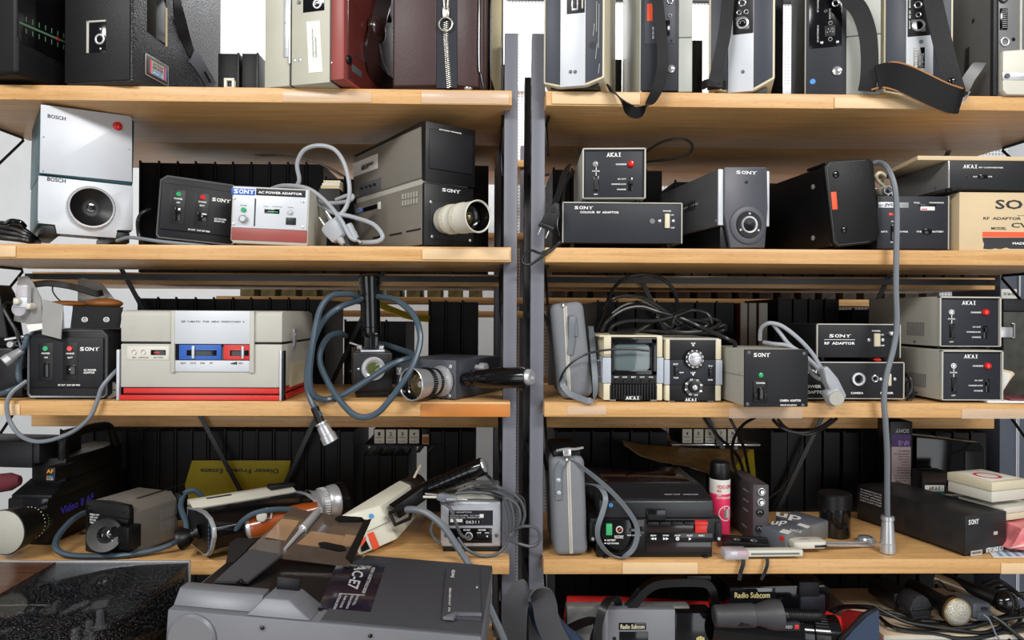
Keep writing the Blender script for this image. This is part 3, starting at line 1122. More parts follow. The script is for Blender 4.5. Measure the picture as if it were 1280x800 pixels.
t = on('rf_adaptor', 'low wide dark adaptor with white rocker switch, under the small charger', 'adaptor', 702.5, .012, Z2)
t.M = t.M @ Matrix.Translation((0, 0, 0))
w_, z0_, z1_ = t.L(852.5, 280).x, t.L(702, 303.5).z, t.L(702, 252.5).z
t.part('case', MB().box(0, w_, 0, 130, z0_, z1_, 1), CHAR2)
rim = MB()
for a in ((0, 1.4, z0_, z1_), (w_ - 1.4, w_, z0_, z1_), (0, w_, z1_ - 1.4, z1_)):
    rim.box(a[0], a[1], -2, .5, a[2], a[3], .3)
t.part('rim', rim, PALEGREY)
t.box('front_panel', CHAR, 1.2, w_ - 1.2, -1, .5, z0_ + .3, z1_ - 1.2, .2)
t.text('SONY', 718, 257.7, 740.7, 261.8, word=True, lift=1.1)
t.text('COLOUR  RF  ADAPTOR', 725, 264, 773.3, 267, lift=1.1)
t.knob('pilot_lamp', GREYM, 815, 276.7, 3.4, 1.2, base=.8)
for px in (824.5, 841.5):
    screw(t, px, 276.3, 1.9).location.y = -.9 * t.u
t.face('rocker_switch', CREAM, 830.5, 267.5, 836.5, 285.5, out=3.5, b=.6)
t.text('POWER', 828.7, 263, 838.7, 264.8, lift=1.1)
t.text('ON', 838.2, 268, 841.7, 269.6, lift=1.1)
t.text('OFF', 838.2, 284, 843, 285.7, lift=1.1)
for a in (14, w_ - 14):
    for b in (12, 115):
        t.part('rubber_foot', MB().cyl((a, b, z0_ + .2), (0, 0, -1), 4, z0_, 12), BLACK)
t.done()
ztop = t.o.location.z + z1_ * t.u

t = on('battery_charger', 'small dark faced charger standing on the low wide adaptor', 'charger', 727.5, .012, ztop + 3.4 * U(.012), rz=-.06)
charger(t)

# two pin plug hanging over the board end
t = at('mains_plug', 'black two pin plug hanging beside the low wide adaptor', 'plug', 687, 274, -.008, ry=.42)
t.part('plug_body', MB().prism([(-8.5, -8), (8.5, -8), (8.5, 4), (5.5, 12), (4, 22), (-4, 22), (-5.5, 12), (-8.5, 4)], -5, 5, b=1.6), CHAR2)
t.part('plug_base', MB().box(-9.5, 9.5, -6, 6, -13, -8, .8), BLACK)
t.part('pin', MB().box(-6, -4.6, -2.5, 2.5, -24, -13, .3), SATIN)
t.part('pin', MB().box(4.6, 6, -2.5, 2.5, -24, -13, .3), SATIN)
t.part('boss', MB().cyl((0, -4.5, 12), (0, -1, 0), 3.6, 1.4, 16), CHAR2)
for k in range(3):
    cable('mains_cable', 'black flex strand running from the hanging two pin plug up behind the charger', 'cable',
          [(692 + k * 2.2, 253, -.006), (697 + k * 2.2, 238, .01), (702 + k * 2, 221, .03), (707 + k * 2, 211, .05), (711, 207 + k, .10), (713, 206, .13)], 1.5, RUBBER, 'flex strands of the hanging two pin plug')
cable('mains_cable', 'black flex making a flat loop behind the small charger, above it', 'cable',
      [(795, 196, .15), (806, 191, .14), (822, 180, .12), (838, 174.5, .11), (855, 174, .11), (865, 181, .11), (862, 191, .12), (845, 198, .13), (820, 201, .15), (800, 203, .17)], 1.7, RUBBER)
cable('mains_cable', 'black flex looping out past the grey post below the two pin plug', 'cable',
      [(700, 303, .02), (690, 310, .0), (676, 316.5, -.006), (664, 313, -.008), (655, 320, -.008), (653, 328, -.008), (662, 331, -.008), (676, 322, -.006), (690, 312, -.002), (701, 303, .008)], 1.7, RUBBER)
cable('mains_cable', 'black flex dropping behind the hanging plug to the board', 'cable',
      [(716, 214, .09), (706, 232, .08), (703, 255, .06), (697, 280, .05), (702, 300, .05), (704, 311, .06)], 2, RUBBER)

# grey camera without lens
t = on('video_camera', 'grey wedge fronted camera with bare lens mount and no lens', 'video camera', 897, .012, Z2, rz=.13)
wA = t.L(961, 260).x
zt, zb = t.L(897, 211).z, t.L(897, 282).z
t.part('camera_body', MB().box(0, wA, 1, 190, zb, zt, 1.2), GUN)
t.box('base', BLACK, 5, wA - 6, 4, 180, 0, zb + .5, 1)
for a, b_ in ((0, 6.5), (wA - 4, wA)):
    t.box('side_strip', ALUP, a, b_, -1.5, 1.5, zb + .5, zt - .5, .6)
fp = t.part('front_panel', MB().prism(poly(t, [(903.5, 211), (904.5, 209.5), (955.5, 209.5), (957, 211.5), (957.5, 262), (954, 310), (911.5, 310), (903.5, 268)]), -4, 2, b=1), mat('slate enamel', '#4b4c54', .45, var=.04))
c = t.L(932.5, 281.8)
t.part('mount_boss', MB().lathe(c + Vector((0, -3, 0)), (0, -1, 0), [(0, 24.5), (3, 24), (4.2, 22), (4.2, 17)], 40), MATS['slate enamel'], fp)
mt = t.part('lens_mount', MB().lathe(c + Vector((0, -6.8, 0)), (0, -1, 0), [(0, 17), (1.8, 16.6), (1.6, 11)], 36).m(1).lathe(c + Vector((0, -6.8, 0)), (0, -1, 0), [(1.6, 11), (3, 10.4), (2.8, 8.6), (1, 8)], 32).m(2).lathe(c + Vector((0, -6.8, 0)), (0, -1, 0), [(1, 8), (.8, 0)], 24), [BLACK, SATIN, GLOSS], fp)
for a in (90, 210, 330):
    p_ = c + Vector((math.cos(math.radians(a)) * 13.8, -8.6, math.sin(math.radians(a)) * 13.8))
    t.part('screw', MB().cyl(p_, (0, -1, 0), 1.5, .8, 10), SATIN, fp)
s_ = screw(t, 930.8, 228.3, 2.2, BLACK)
s_.location.y = -4 * t.u
t.text('SONY', 918.3, 214, 943.3, 219, word=True, lift=4.2)
t.face('name_plate', PALEGREY, 847, 264.5, 872, 253.5, out=.4, b=0, ax='x')
t.text('TV CAMERA', 850, 257, 870, 261.5, DKTXT, 'x', 0, lift=.6)
screw(t, 895, 276, 2, SATIN, 'x', 0)
t.done()

# black leather camera case
t = on('leather_case', 'black leather case with snap flap and orange sticker', 'case', 1038, .004, Z2, rz=.10, ry=-.10)
wA = t.L(1098, 300).x
zt = t.L(1034, 202).z
t.part('case_body', MB().box(1, wA - 3, 2, 165, 4, zt - 5, 2.5), BLACK)
fl = t.part('flap', MB().prism([(2, 8), (8, 2), (wA - 14, 3), (wA, 14), (wA, zt - 6), (wA - 8, zt), (6, zt), (-1, zt - 7)], -4, 3, b=1.8), LEATHERS)
t.part('flap_wrap', MB().box(wA - 10, wA, -2, 60, 5, zt - 1, 4), LEATHERS)
t.part('flap_top', MB().box(2, wA - 2, -2, 40, zt - 4.5, zt - .5, 1.5), LEATHERS)
st = MB()
pp = [(3.5, 10), (9, 4.5), (wA - 15, 5.5)], [(2.5, zt - 9), (3.5, 10)], [(3, zt - 8), (7, zt - 2.5), (wA - 10, zt - 2.5)]
for l in pp:
    for (a, b_), (c_, d_) in zip(l, l[1:]):
        n = int(math.hypot(c_ - a, d_ - b_) / 2.2)
        for q in range(n):
            f0, f1 = q / n, (q + .6) / n
            st.rod((a + (c_ - a) * f0, -4.1, b_ + (d_ - b_) * f0), (a + (c_ - a) * f1, -4.1, b_ + (d_ - b_) * f1), .3, 5)
t.part('stitching', st, GREYM, fl)
t.knob('snap_button', GLOSS, 1042.5, 219, 4.2, prof=[(0, 4.4), (1.5, 4.2), (2.4, 2.5), (2.2, 0)], base=3.6, parent=fl)
t.knob('snap_button', GLOSS, 1053, 288, 4.2, prof=[(0, 4.4), (1.5, 4.2), (2.4, 2.5), (2.2, 0)], base=3.6, parent=fl)
a = t.L(1041, 240, 'y', -4.3)
t.part('sticker', MB().box(a.x - 2.5, a.x + 4.5, -4.5, -3.5, a.z - 22, a.z, .1), ORANGE, fl)
for p in ((1016.5, 233.5), (1016.5, 297.5)):
    c_ = t.L(*p, 'x', 1)
    t.part('rivet', MB().lathe(c_, (-1, 0, 0), [(0, 3.4), (1, 3.2), (1.8, 1.6), (1.9, 0)], 14), SATIN)
t.done()

# long grey cable hanging from that case down to the lowest board
e0, e1 = P(1109.5, 653, .03), PZ(1108, 686, Z4 + .004)
cable('camera_cable', 'long grey camera cable hanging down past three boards to a silver connector', 'cable',
      [(1092, 204, .03), (1101, 203.5, .02), (1110, 211, -.004), (1118, 232, -.014), (1121, 265, -.018), (1120.5, 310, -.020), (1120, 360, -.02), (1121, 405, -.02), (1117, 435, -.02), (1108, 470, -.02), (1105, 500, -.02), (1107, 530, -.016), (1109, 570, -.004), (1109, 620, .015), (1109.5, 655, .03)], 3.4, CABLEMID,
      ends=[(lambda e: e.lathe(e0 + Vector((0, 0, .012)), (0, 0, -1), [(0, 5 * S), (.001, 7.8 * S), (.007, 8 * S), (.008, 6.6 * S), (.012, 7 * S), (.03, 8 * S), (.047, 8.6 * S), (.048, 9.4 * S), (.064, 9.4 * S), (.0645, 7 * S)], 20), SATIN, 'connector')])

# dark charger with needle gauge
t = on('battery_charger', 'dark charger with silver name strip and needle gauge, behind the hanging grey cable', 'charger', 1096, .02, Z2)
w_, z1_ = t.L(1185.5, 290).x, t.L(1100, 244.5).z
t.part('case', MB().box(0, w_, .5, 120, 2, z1_, 1), CHAR)
t.box('rim', PALEGREY, w_ - 1.2, w_, -1.5, .8, 2, z1_, .3)
t.box('front_panel', CHAR, 0, w_ - 1.2, -.8, 1, 2.5, z1_ - .8, .3)
t.face('name_strip', SATIN, 1097.5, 253, 1135, 260, out=1.3, b=.1)
t.text('JVC', 1105, 253.8, 1117.5, 259, DKTXT, lift=1.5)
t.face('pilot_lamp', REDGLOW, 1110, 266.5, 1118, 269.6, out=1.5, b=.4)
t.face('rocker_switch', GLOSS, 1113, 281, 1118.5, 300.5, out=2.5, b=.6)
g = t.face('gauge', PAPER, 1150, 257.5, 1167.7, 263.3, out=1.3, b=.1)
t.face('gauge_red', RED, 1151, 261, 1158, 262.4, out=1.5, b=0, parent=g)
t.face('gauge_hood', GLOSS, 1149, 256, 1169, 258.2, out=2.2, b=.3, parent=g)
t.face('slide_switch', GLOSS, 1153.5, 286.5, 1162.7, 292.5, out=3, b=.6)
for s_, a, b_, c_, d_ in (('FULL', 1142, 252.6, 1149.5, 254.4), ('CHARGING', 1161, 252.6, 1179, 254.4), ('ON', 1113.5, 276, 1117.5, 277.6), ('OFF', 1112.5, 302, 1117.5, 303.6), ('BATT.', 1101, 288.7, 1109.5, 290.7), ('POWER', 1122.5, 288.7, 1134.5, 290.7), ('VTR', 1145, 288.7, 1151.5, 290.7), ('BATTERY', 1165, 288.7, 1179, 290.7)):
    t.text(s_, a, b_, c_, d_, lift=.95)
for a in (8, w_ - 8):
    t.part('rubber_foot', MB().cyl((a, 14, 2.2), (0, 0, -1), 3.6, 2.2, 12), BLACK)
    t.part('rubber_foot', MB().cyl((a, 106, 2.2), (0, 0, -1), 3.6, 2.2, 12), BLACK)
t.done()
ztop = t.o.location.z + z1_ * t.u
t = on('din_plug', 'cream round multi-pin plug lying on top of the dark charger', 'plug', 1104, .03, ztop + 6.2 * U(.03))
t.part('plug_sleeve', MB().lathe((3, 22, .5), (0, -1, 0), [(0, 3.5), (4, 6), (20, 6), (22, 5.6)], 18), CREAM)
t.part('plug_shell', MB().lathe((3, 1, .5), (0, -1, 0), [(0, 5.4), (7, 5.4), (7, 4.7), (3, 4.5)], 18).m(1).lathe((3, 1, .5), (0, -1, 0), [(3, 4.5), (3.2, 0)], 18), [SATIN, GLOSS])
for a in range(5):
    t.part('pin', MB().rod((3 + 2.8 * math.cos(a * .78), -1, .5 + 2.8 * math.sin(a * .78)), (3 + 2.8 * math.cos(a * .78), -5, .5 + 2.8 * math.sin(a * .78)), .5, 6), SATIN)
cable('signal_cable', 'cream cable coiling behind the round multi-pin plug', 'cable',
      [(1108, 238, .07), (1104, 232, .08), (1097, 226, .07), (1095, 220, .06), (1100, 216, .06), (1106, 220, .07), (1104, 227, .09), (1112, 240, .11)], 2.3, CREAM)

# printed cardboard box with a converter on it
t = on('cardboard_box', 'printed brown cardboard box with torn red and black bands', 'box', 1199, .010, Z2)
h_ = t.L(1199, 240).z
W_ = 130
t.part('carton', MB().box(0, W_, 0, 118, 0, h_, .8), CARD)
t.text('SONY', 1244, 249.5, 1318, 262, DKTXT, lift=.3)
t.text('RF  ADAPTOR', 1229, 271.2, 1276, 275, DKTXT, lift=.3)
t.text('MODEL', 1239, 283.7, 1258, 287.3, DKTXT, lift=.3)
t.text('CVR-7', 1264, 278.5, 1308, 285, DKTXT, lift=.3)
t.face('red_band', ORANGE, 1228, 289.7, 1326, 297, out=.15, b=0)
a = [t.L(p, q) for p, q in ((1228, 297), (1326, 297), (1326, 311.5), (1262, 311), (1258, 309.5), (1250, 311.5), (1244, 310.5), (1238, 311.7), (1229, 311), (1230, 305), (1228.5, 301))]
t.part('black_band', MB().prism([(p.x, p.z) for p in a], -.15, .1), DKTXT)
t.text('MADE IN JAPAN', 1265.5, 302.8, 1308, 306.8, WHITE, lift=.3)
t.text('DC 12V', 1272, 269, 1300, 270.3, DKTXT, lift=.3)
t.done()
ztop = t.o.location.z + h_ * t.u
t = on('rf_converter', 'black faced flat converter standing on the printed cardboard box', 'converter', 1185, .004, ztop, rz=.0)
h_ = t.L(1185, 201).z
t.part('case', MB().box(0, 140, 1, 112, 4, h_, 1), GREYM)
t.box('front_panel', CHAR2, .3, 140, -1.6, 1.2, 3.6, h_, .4)
t.box('rim', SATIN, -.6, .8, -2, 1.5, 3.6, h_, .3)
t.text('AKAI', 1203, 206, 1220.7, 211, word=True, lift=1.8)
t.text('RF CONVERTER', 1222.5, 209, 1253, 210.8, lift=1.8)
t.face('slide_switch', GLOSS, 1222, 219, 1232.5, 223, out=3.6, b=.5)
t.text('AUT', 1215, 220.4, 1220.5, 222, lift=1.8)
t.text('VTR', 1233.5, 220.4, 1239, 222, lift=1.8)
for px in (1207, 1246):
    screw(t, px, 221, 1.6, BLACK).location.y = -1.5 * t.u
screw(t, 1169.5, 235, 1.6, GUN, 'x', 0)
for a in (6, 120):
    for b_ in (8, 100):
        t.part('rubber_foot', MB().cyl((a, b_, 4.2), (0, 0, -1), 3.5, 4.2, 12), BLACK)
t.done()
ztop = t.o.location.z + h_ * t.u
t = on('cardboard_sheet', 'folded brown cardboard sheet lying on the black faced converter', 'cardboard', 1147, .004, ztop + .0003)
b_ = t.L(1147, 194.5).z
t.part('sheet', MB().prism([(0, 0), (180, 0), (180, 120), (20, 120)], .2, max(b_, 2.5), ax='z', b=.4), CARD)
t.done()
# ================================================================ third board, left unit
t = on('power_adaptor', 'dark grey power adaptor under the metal shoulder brace', 'power adaptor', 35, .012, Z3, up=.0033)
ac_adaptor(t)
t.done()
adt = t.o.location.z + 84 * t.u

# black camera at the very edge of the frame
t = on('video_camera', 'black camera cut by the frame edge, beside the adaptor under the shoulder brace', 'video camera', -50, .03, Z3)
t.box('camera_body', BLACK, 0, 76, 0, 110, 0, 62, 4)
t.box('side_plate', CHAR2, 40, 72, -2, 2, 10, 50, 3)
t.part('top_rail', MB().box(20, 80, 6, 20, 62, 74, 2), GLOSS)
t.part('handle', MB().prism([(30, 70), (52, 70), (44, 110), (40, 130), (34, 140), (20, 140), (28, 100)], 10, 40, b=2), BLACK)
t.part('knob', MB().cyl((64, -1, 66), (0, -1, 0), 4, 5, 14), SATIN)
t.part('lever', MB().rod((56, -2, 72), (78, 0, 76), 1.8), CHROME)
t.done()

# shoulder brace
t = T('shoulder_brace', 'bent metal shoulder brace with brown pads lying on a dark adaptor', 'shoulder brace', P(35, 410, .015) * 1, U(.015))
zA = (adt - t.o.location.z) / t.u


def quad3(t, pts, th, m, name, b=.3):
    """a flat metal plate through photo pixels with their depths"""
    q = [t.local(P(*p)) for p in pts]
    n = (q[1] - q[0]).cross(q[-1] - q[0]).normalized() * th
    bm = bmesh.new()
    A = [bm.verts.new(v) for v in q]
    B = [bm.verts.new(v + n) for v in q]
    k = len(q)
    bm.faces.new(A)
    bm.faces.new(B[::-1])
    for i in range(k):
        bm.faces.new((A[i], A[(i + 1) % k], B[(i + 1) % k], B[i]))
    if b:
        bmesh.ops.bevel(bm, geom=bm.edges[:], offset=b, segments=1, affect='EDGES')
    bmesh.ops.recalc_face_normals(bm, faces=bm.faces)
    return t.part(name, MB().bm(bm), m)


PLATE = mat('dull aluminium plate', '#a3a29f', .42, metal=.4, var=.08)
quad3(t, [(22, 346, .05), (34, 345, .05), (40, 351, .045), (51, 373, .03), (53.5, 404, .02), (34, 405, .03), (17, 401, .045)], 2, PLATE, 'end_plate')
quad3(t, [(53, 374, .012), (78, 381, .003), (75.5, 424, -.004), (52, 418, .003)], 2, PLATE, 'front_tab')
quad3(t, [(77.5, 381.5, .005), (91, 382.5, .004), (88, 410, .004), (76, 410, .004)], 2, ALU, 'bend')
quad3(t, [(90.5, 382.6, .004), (154, 384, .035), (150, 410, .035), (88, 410, .004)], 2, BLACK, 'front_wall')
quad3(t, [(97, 349, .10), (103, 347.5, .10), (124, 353, .10), (130, 358, .10), (150, 384, .08), (97, 386, .10)], 2, PLATE, 'rear_plate')
for px, py, Y in ((59.5, 380, .0135), (75, 383, .0055), (56.5, 410, .0145), (71.5, 413.5, .0045)):
    t.part('rivet', MB().lathe(t.local(P(px, py, Y)), (-.3, -1, 0), [(-1, 1), (.6, 1), (.8, 0)], 10), CHAR2)
for px, Y in ((106, .0115), (133, .0245)):
    c = t.local(P(px, 399.5, Y))
    t.part('eyelet', MB().lathe(c, (.4, -1, 0), [(-1, 3.4), (.8, 3.4), (1, 2.4), (-.5, 2.2), (-.5, 0)], 16), SATIN)
BROWNL = mat('tan leather pad', '#774617', .5, var=.15, bump=.2, bs=400)
for a, b_, Y0, zc in (((56, 375), (106, 382), .03, 5), ((106, 372), (150, 383), .05, 7)):
    p0, p1 = t.local(P(*a, Y0)), t.local(P(*b_, Y0))
    c = (p0 + p1) / 2
    t.part('pad', MB().ball((c.x, c.y + 4, c.z - 2), 1, (p1 - p0).length / 2, 16, zc, 20), BROWNL)
t.part('strap', MB().strap([t.local(P(*q)) for q in ((42, 356, .05), (60, 354, .05), (84, 357, .05), (104, 362, .06), (120, 367, .07), (128, 366, .08))], 8, 2.5, (0, .5, 1)), BLACK)
t.part('strap_wire', MB().tube([t.local(P(*q)) for q in ((66, 357, .05), (66, 364, .05), (71, 372, .05), (78, 378, .05))], .9, 6), BLACK)
CLEAR = mat('scuffed clear acrylic', '#cfcbd2', .18, alpha=.55, coat=.6)
p0 = t.local(P(30, 378, .032))
t.part('clear_block', MB().box(p0.x - 7.5, p0.x + 7, p0.y - 4, p0.y + 4, p0.z + 5, p0.z + 22, 2), CLEAR)
t.part('clear_roller', MB().cyl((p0.x - 3, p0.y - 5, p0.z - 8), (0, 1, 0), 9, 10, 20), CLEAR)
t.part('clamp', MB().box(p0.x - 10, p0.x + 8, p0.y - 6, p0.y + 3, p0.z - 7, p0.z + 6, 1.5), ALU)
for dx, dz in ((-3, 1), (11.5, -5)):
    t.part('thumb_screw', MB().lathe((p0.x + dx, p0.y - 6, p0.z + dz), (0, -1, 0), [(-6, 4.5), (2, 4.5), (4.5, 3.4), (5.4, 1.5), (5.5, 0)], 16), OFFWHITE)
quad3(t, [(33, 406, .006), (53, 404, .006), (53, 411, .004), (36, 415, .004)], 1.5, PAPER, 'paper_flag', 0)
t.done()

# loose ends on that side
cable('din_cable', 'slate cable with silver round plug beside the adaptor under the shoulder brace', 'cable',
      [(24, 440, .004), (31, 432, .006), (34, 420, .01), (31, 432, .016), (26, 445, .012), (23, 462, .01), (25, 476, .01), (32, 480, .03), (33, 490, .05)], 3.2, CABLEBLUE,
      ends=[(lambda e: e.lathe(P(5, 453, -.010), (P(24, 440, .004) - P(5, 453, -.010)), [(0, 0), (.0005, 6 * S), (0, 7 * S), (.010, 7 * S), (.011, 6.4 * S), (.028, 4.6 * S), (.032, 3.6 * S), (.033, 0)], 18), SATIN, 'plug')])
cable('black_cable', 'black cable curling up beside the acrylic roller at the frame edge', 'cable',
      [(20, 380, .06), (8, 379, .05), (5, 386, .04), (12, 400, .035), (20, 414, .03), (25, 430, .02), (29, 446, .015), (30, 460, .02)], 2.2, RUBBER)
cable('grey_cable', 'grey cable sagging in a loop below the third board under the adaptor', 'cable',
      [(34, 476, .0), (24, 483, -.004), (14, 492, -.010), (8.5, 506, -.014), (12, 526, -.014), (24, 543, -.014), (42, 551.5, -.014), (64, 550, -.014), (92, 539, -.014), (112, 522, -.014), (121, 503, -.012), (127, 485, -.008), (138, 471, .0), (147, 462, .01)], 2.6, CABLEMID)
cable('grey_cable', 'slate cable lying low at the frame edge, under the silver round plug', 'cable', [(-20, 493, -.006), (0, 492, -.006), (12, 488, -.006), (22, 484, .004), (32, 481, .02)], 3, CABLEBLUE)

# recorder
t = on('video_recorder', 'grey cartridge recorder with red base, white panel and blue and red keys', 'video recorder', 150.5, .004, Z3)
X = lambda px: t.L(px, 450).x
Z = lambda py: t.L(250, py).z
W_ = X(352.5)
DP = 150
t.part('red_base', MB().box(-2, W_ + 3, -1.5, DP, .3, Z(494), 1), RED)
t.part('red_band', MB().box(3, W_ - 1, 1, DP - 2, Z(492), Z(485.5), .6), RED)
t.part('gap_band', MB().box(3, W_ - 2, 2, DP - 3, Z(494.2), Z(484), .2), BLACK)
t.part('body', MB().box(0, W_, 0, DP, Z(484.5), Z(430), 1.5), PALEGREY)
t.part('gasket', MB().box(.8, W_ - .8, 1.2, DP - 1, Z(430.4), Z(427.5), .2), BLACK)
t.part('lid', MB().prism([(0, Z(427.5)), (0, Z(393)), (3, Z(389)), (16, Z(388)), (DP - 20, Z(388)), (DP - 4, Z(391)), (DP, Z(396)), (DP, Z(427.5))], 0, W_, ax='x', b=1.4), PALEGREY)
pn = t.part('centre_panel', MB().box(X(215.5), X(318), -2.6, 1, Z(430), Z(388.5), .8), ALUP)
t.box('panel_edge', PALEGREY, X(215), X(219.5), -3.4, 1, Z(465.5), Z(388.5), .6, pn)
t.box('panel_edge', PALEGREY, X(313), X(318.5), -3.4, 1, Z(465.5), Z(388.5), .6, pn)
t.box('key_recess', GLOSS, X(219), X(314), -.4, .6, Z(450.5), Z(430.2), .2)
bl = t.box('blue_key', BLUE, X(224.5), X(277), -1.8, .5, Z(449.5), Z(431), .3)
rd = t.box('red_key', RED, X(280), X(312.5), -1.8, .5, Z(449.5), Z(431), .3)
t.box('finger_slot', GLOSS, X(234), X(271.5), -2.1, -1.5, Z(444.5), Z(437.5), .2, bl)
t.box('finger_slot', GLOSS, X(288), X(311.5), -2.1, -1.5, Z(444.5), Z(437.5), .2, rd)
t.box('slider', ALU, X(241), X(244.5), -4, -1.5, Z(448), Z(432.5), .4, bl)
t.box('slider', ALU, X(303), X(306), -4, -1.5, Z(448), Z(432.5), .4, rd)
t.box('lower_strip', ALUP, X(219.5), X(313), -1.6, .6, Z(464.5), Z(450.5), .3)
for s_, a, b_ in (('REW', 226.5, 233), ('STOP', 238.5, 246), ('FWD', 251, 257), ('FF', 263, 266.5), ('REC', 299, 304.5)):
    t.text(s_, a, 452.8, b_, 455, DKTXT, lift=1.75)
q = [t.L(*p) for p in ((289, 454), (297, 451.8), (297, 455.8), (289, 455))]
t.part('record_mark', MB().prism([(p.x, p.z) for p in q], -1.8, -1.5), DKTXT)
t.text('V-MATIC  FOR  ABLE  VIDEOCORD  5', 235, 400.7, 306.5, 403.4, DKTXT, lift=2.75)
t.text('VP', 227.5, 400.5, 233, 403.6, DKTXT, lift=2.75)
sp = t.box('jack_panel', OFFWHITE, X(159), X(211.5), -.8, .5, Z(450), Z(433), .3)
for px in (168.5, 180):
    t.socket('jack', px, 440, 3.3, 1.6).parent = sp
m_ = t.box('battery_meter', GLOSS, X(189), X(207.5), -1.4, -.5, Z(444), Z(437.5), .2, sp)
t.box('meter_needle', RED, X(193), X(200), -1.6, -1.2, Z(441.6), Z(440), .1, m_)
for s_, a, b_ in (('MIC', 166, 171), ('EARPHONE', 174, 186), ('BATTERY', 192.5, 205)):
    t.text(s_, a, 446, b_, 447.8, DKTXT, lift=.9)
t.part('front_stile', MB().box(-4, -.6, -2.5, 3, max(Z(502), .3), Z(437.5), .4), ALU)
t.part('corner_stile', MB().box(W_ + .4, W_ + 3, -2.5, 7, .3, Z(438), .5).m(1).box(W_ - 2.2, W_ + .4, -2.6, 1, .3, Z(438), .3), [CHAR2, ALU])
c = t.L(367, 423, 'x', W_)
lt = t.part('latch', MB().prism([(c.y - 6, c.z - 9), (c.y - 2, c.z - 14), (c.y + 4, c.z - 10), (c.y + 6, c.z + 8), (c.y + 3, c.z + 13), (c.y - 6, c.z + 13)], W_ - .2, W_ + 3, ax='x', b=.8), ALU)
t.part('latch_pivot', MB().cyl((W_ + 2.6, c.y, c.z + 5), (1, 0, 0), 2, 1.4, 12), CHROME, lt)
a, b_ = t.L(362, 452, 'x', W_), t.L(381, 478, 'x', W_)
t.part('worn_sticker', MB().box(W_ - .2, W_ + .3, a.y, b_.y, b_.z + 1, a.z - 2, 0), CREAM)
c = t.L(164.5, 409)
t.part('scuff_mark', MB().lathe(c, (0, -1, 0), [(.05, 4), (.1, 2.5), (.1, 0)], 16), WARMGREY)
t.done()
t = on('tape_reel', 'small grey disc standing between the adaptor and the red and grey recorder', 'reel', 138, .03, Z3)
t.part('disc', MB().lathe((0, -2, 10.5), (0, 1, 0), [(0, 0), (0, 2.2), (0, 2.4), (-.4, 9.5), (0, 10.4), (4, 10.4), (4, 0)], 32), PALEGREY)
t.part('hub', MB().lathe((0, -2.2, 10.5), (0, -1, 0), [(0, 2.6), (1.2, 2.4), (1.2, 1.2), (.2, 1), (.2, 0)], 16), BLACK)
for a in (0, 2.1, 4.2):
    t.part('tooth_mark', MB().box(-1.5, 1.5, -2.8, -2.3, -.6, .6, .1, M=Matrix.Translation((6 * math.cos(a), 0, 10.5 + 6 * math.sin(a)))), DKTXT)
t.done()

# camera standing on its head, grip up
t = on('video_camera', 'dark grey camera with upright black pistol grip and bare lens mount', 'video camera', 441.5, .045, Z3, rz=.22)
W_ = t.L(490, 470).x
z0_, z1_ = t.L(442, 490).z, t.L(442, 440.5).z
t.part('camera_body', MB().box(1, W_ - 1, 1, 140, z0_ + 1, z1_ + .5, 2.5), TAUPE if False else mat('dark taupe enamel', '#4a4641', .45, var=.06))
t.box('body_seam', BLACK, .6, 1.1, 4, 136, (z0_ + z1_) / 2 + 8, (z0_ + z1_) / 2 + 8.8, 0)
t.part('underside', MB().prism([(4, 0), (W_ - 5, 0), (W_ - 1, z0_ + 2), (1, z0_ + 2)], 2, 130, b=1), BLACK)
t.part('front_bezel', MB().box(-.5, W_ + .5, -3, 2, z0_, z1_, 2.4), BLACK)
t.box('front_panel', CHAR2, 3, W_ - 3, -4, -2.5, z0_ + 3, z1_ - 3, 1.4)
t.box('top_plate', ALU, 9, W_ - 9, .5, 60, z1_ + .2, z1_ + 2.6, .5)
c = t.L(466.5, 460.5)
mt = t.part('lens_mount', MB().lathe(c + Vector((0, -3.5, 0)), (0, -1, 0), [(0, 15), (2.4, 14.6), (2.6, 13), (2.2, 9.6), (1.4, 8.6), (1, 8)], 36).m(1).lathe(c + Vector((0, -3.5, 0)), (0, -1, 0), [(1, 8), (1.5, 5), (1.7, 0)], 28), [SATIN, mat('olive coated glass', '#49522a', .06, var=.3, coat=1)])
screw(t, 448, 461, 1.5, SATIN).location.y = -3.6 * t.u
screw(t, 438.5, 464, 1.6, SATIN, 'x', 0)
g0 = Vector((W_ / 2 - 1, 22, z1_ + 2))
gz = lambda py: t.L(463, py, 'y', 22).z
hd = t.part('grip', MB().lathe((g0.x, 22, gz(421)), (-.035, 0, 1), [(0, 0), (0, 11), (4, 12.6), (12, 13), (13, 12.2), (64, 12.8), (70, 13.4), (71, 13.6), (77, 13.6), (78, 0)], 28), GLOSS)
t.part('grip_cap', MB().lathe((g0.x - 2.6, 22, gz(421) + 78), (-.035, 0, 1), [(0, 13.2), (1.6, 13), (2.6, 12), (2.6, 0)], 28), mat('worn brown metal', '#5a4236', .3, metal=.5), hd)
t.part('grip_screw', MB().cyl((g0.x - 2.7, 22, gz(421) + 80), (0, 0, 1), 2.6, 1, 12), SATIN, hd)
t.part('grip_neck', MB().box(g0.x - 9, g0.x + 9, 14, 30, z1_ + 1, gz(420), 1.5), BLACK)
t.part('trigger', MB().box(g0.x - 2, g0.x + 8, 8, 15, z1_ + 4, gz(416), 1), GLOSS)
for dx in (-15, 13):
    t.part('thumb_screw', MB().lathe((g0.x + dx - 3, 24, z1_ + 5), (1, 0, 0), [(0, 0), (0, 3.4), (6, 3.4), (6, 0)], 12), CHROME)
t.part('lever', MB().rod((g0.x - 27, 26, z1_ + 11), (g0.x - 12, 24, z1_ + 6), 1.3), SATIN)
t.done()

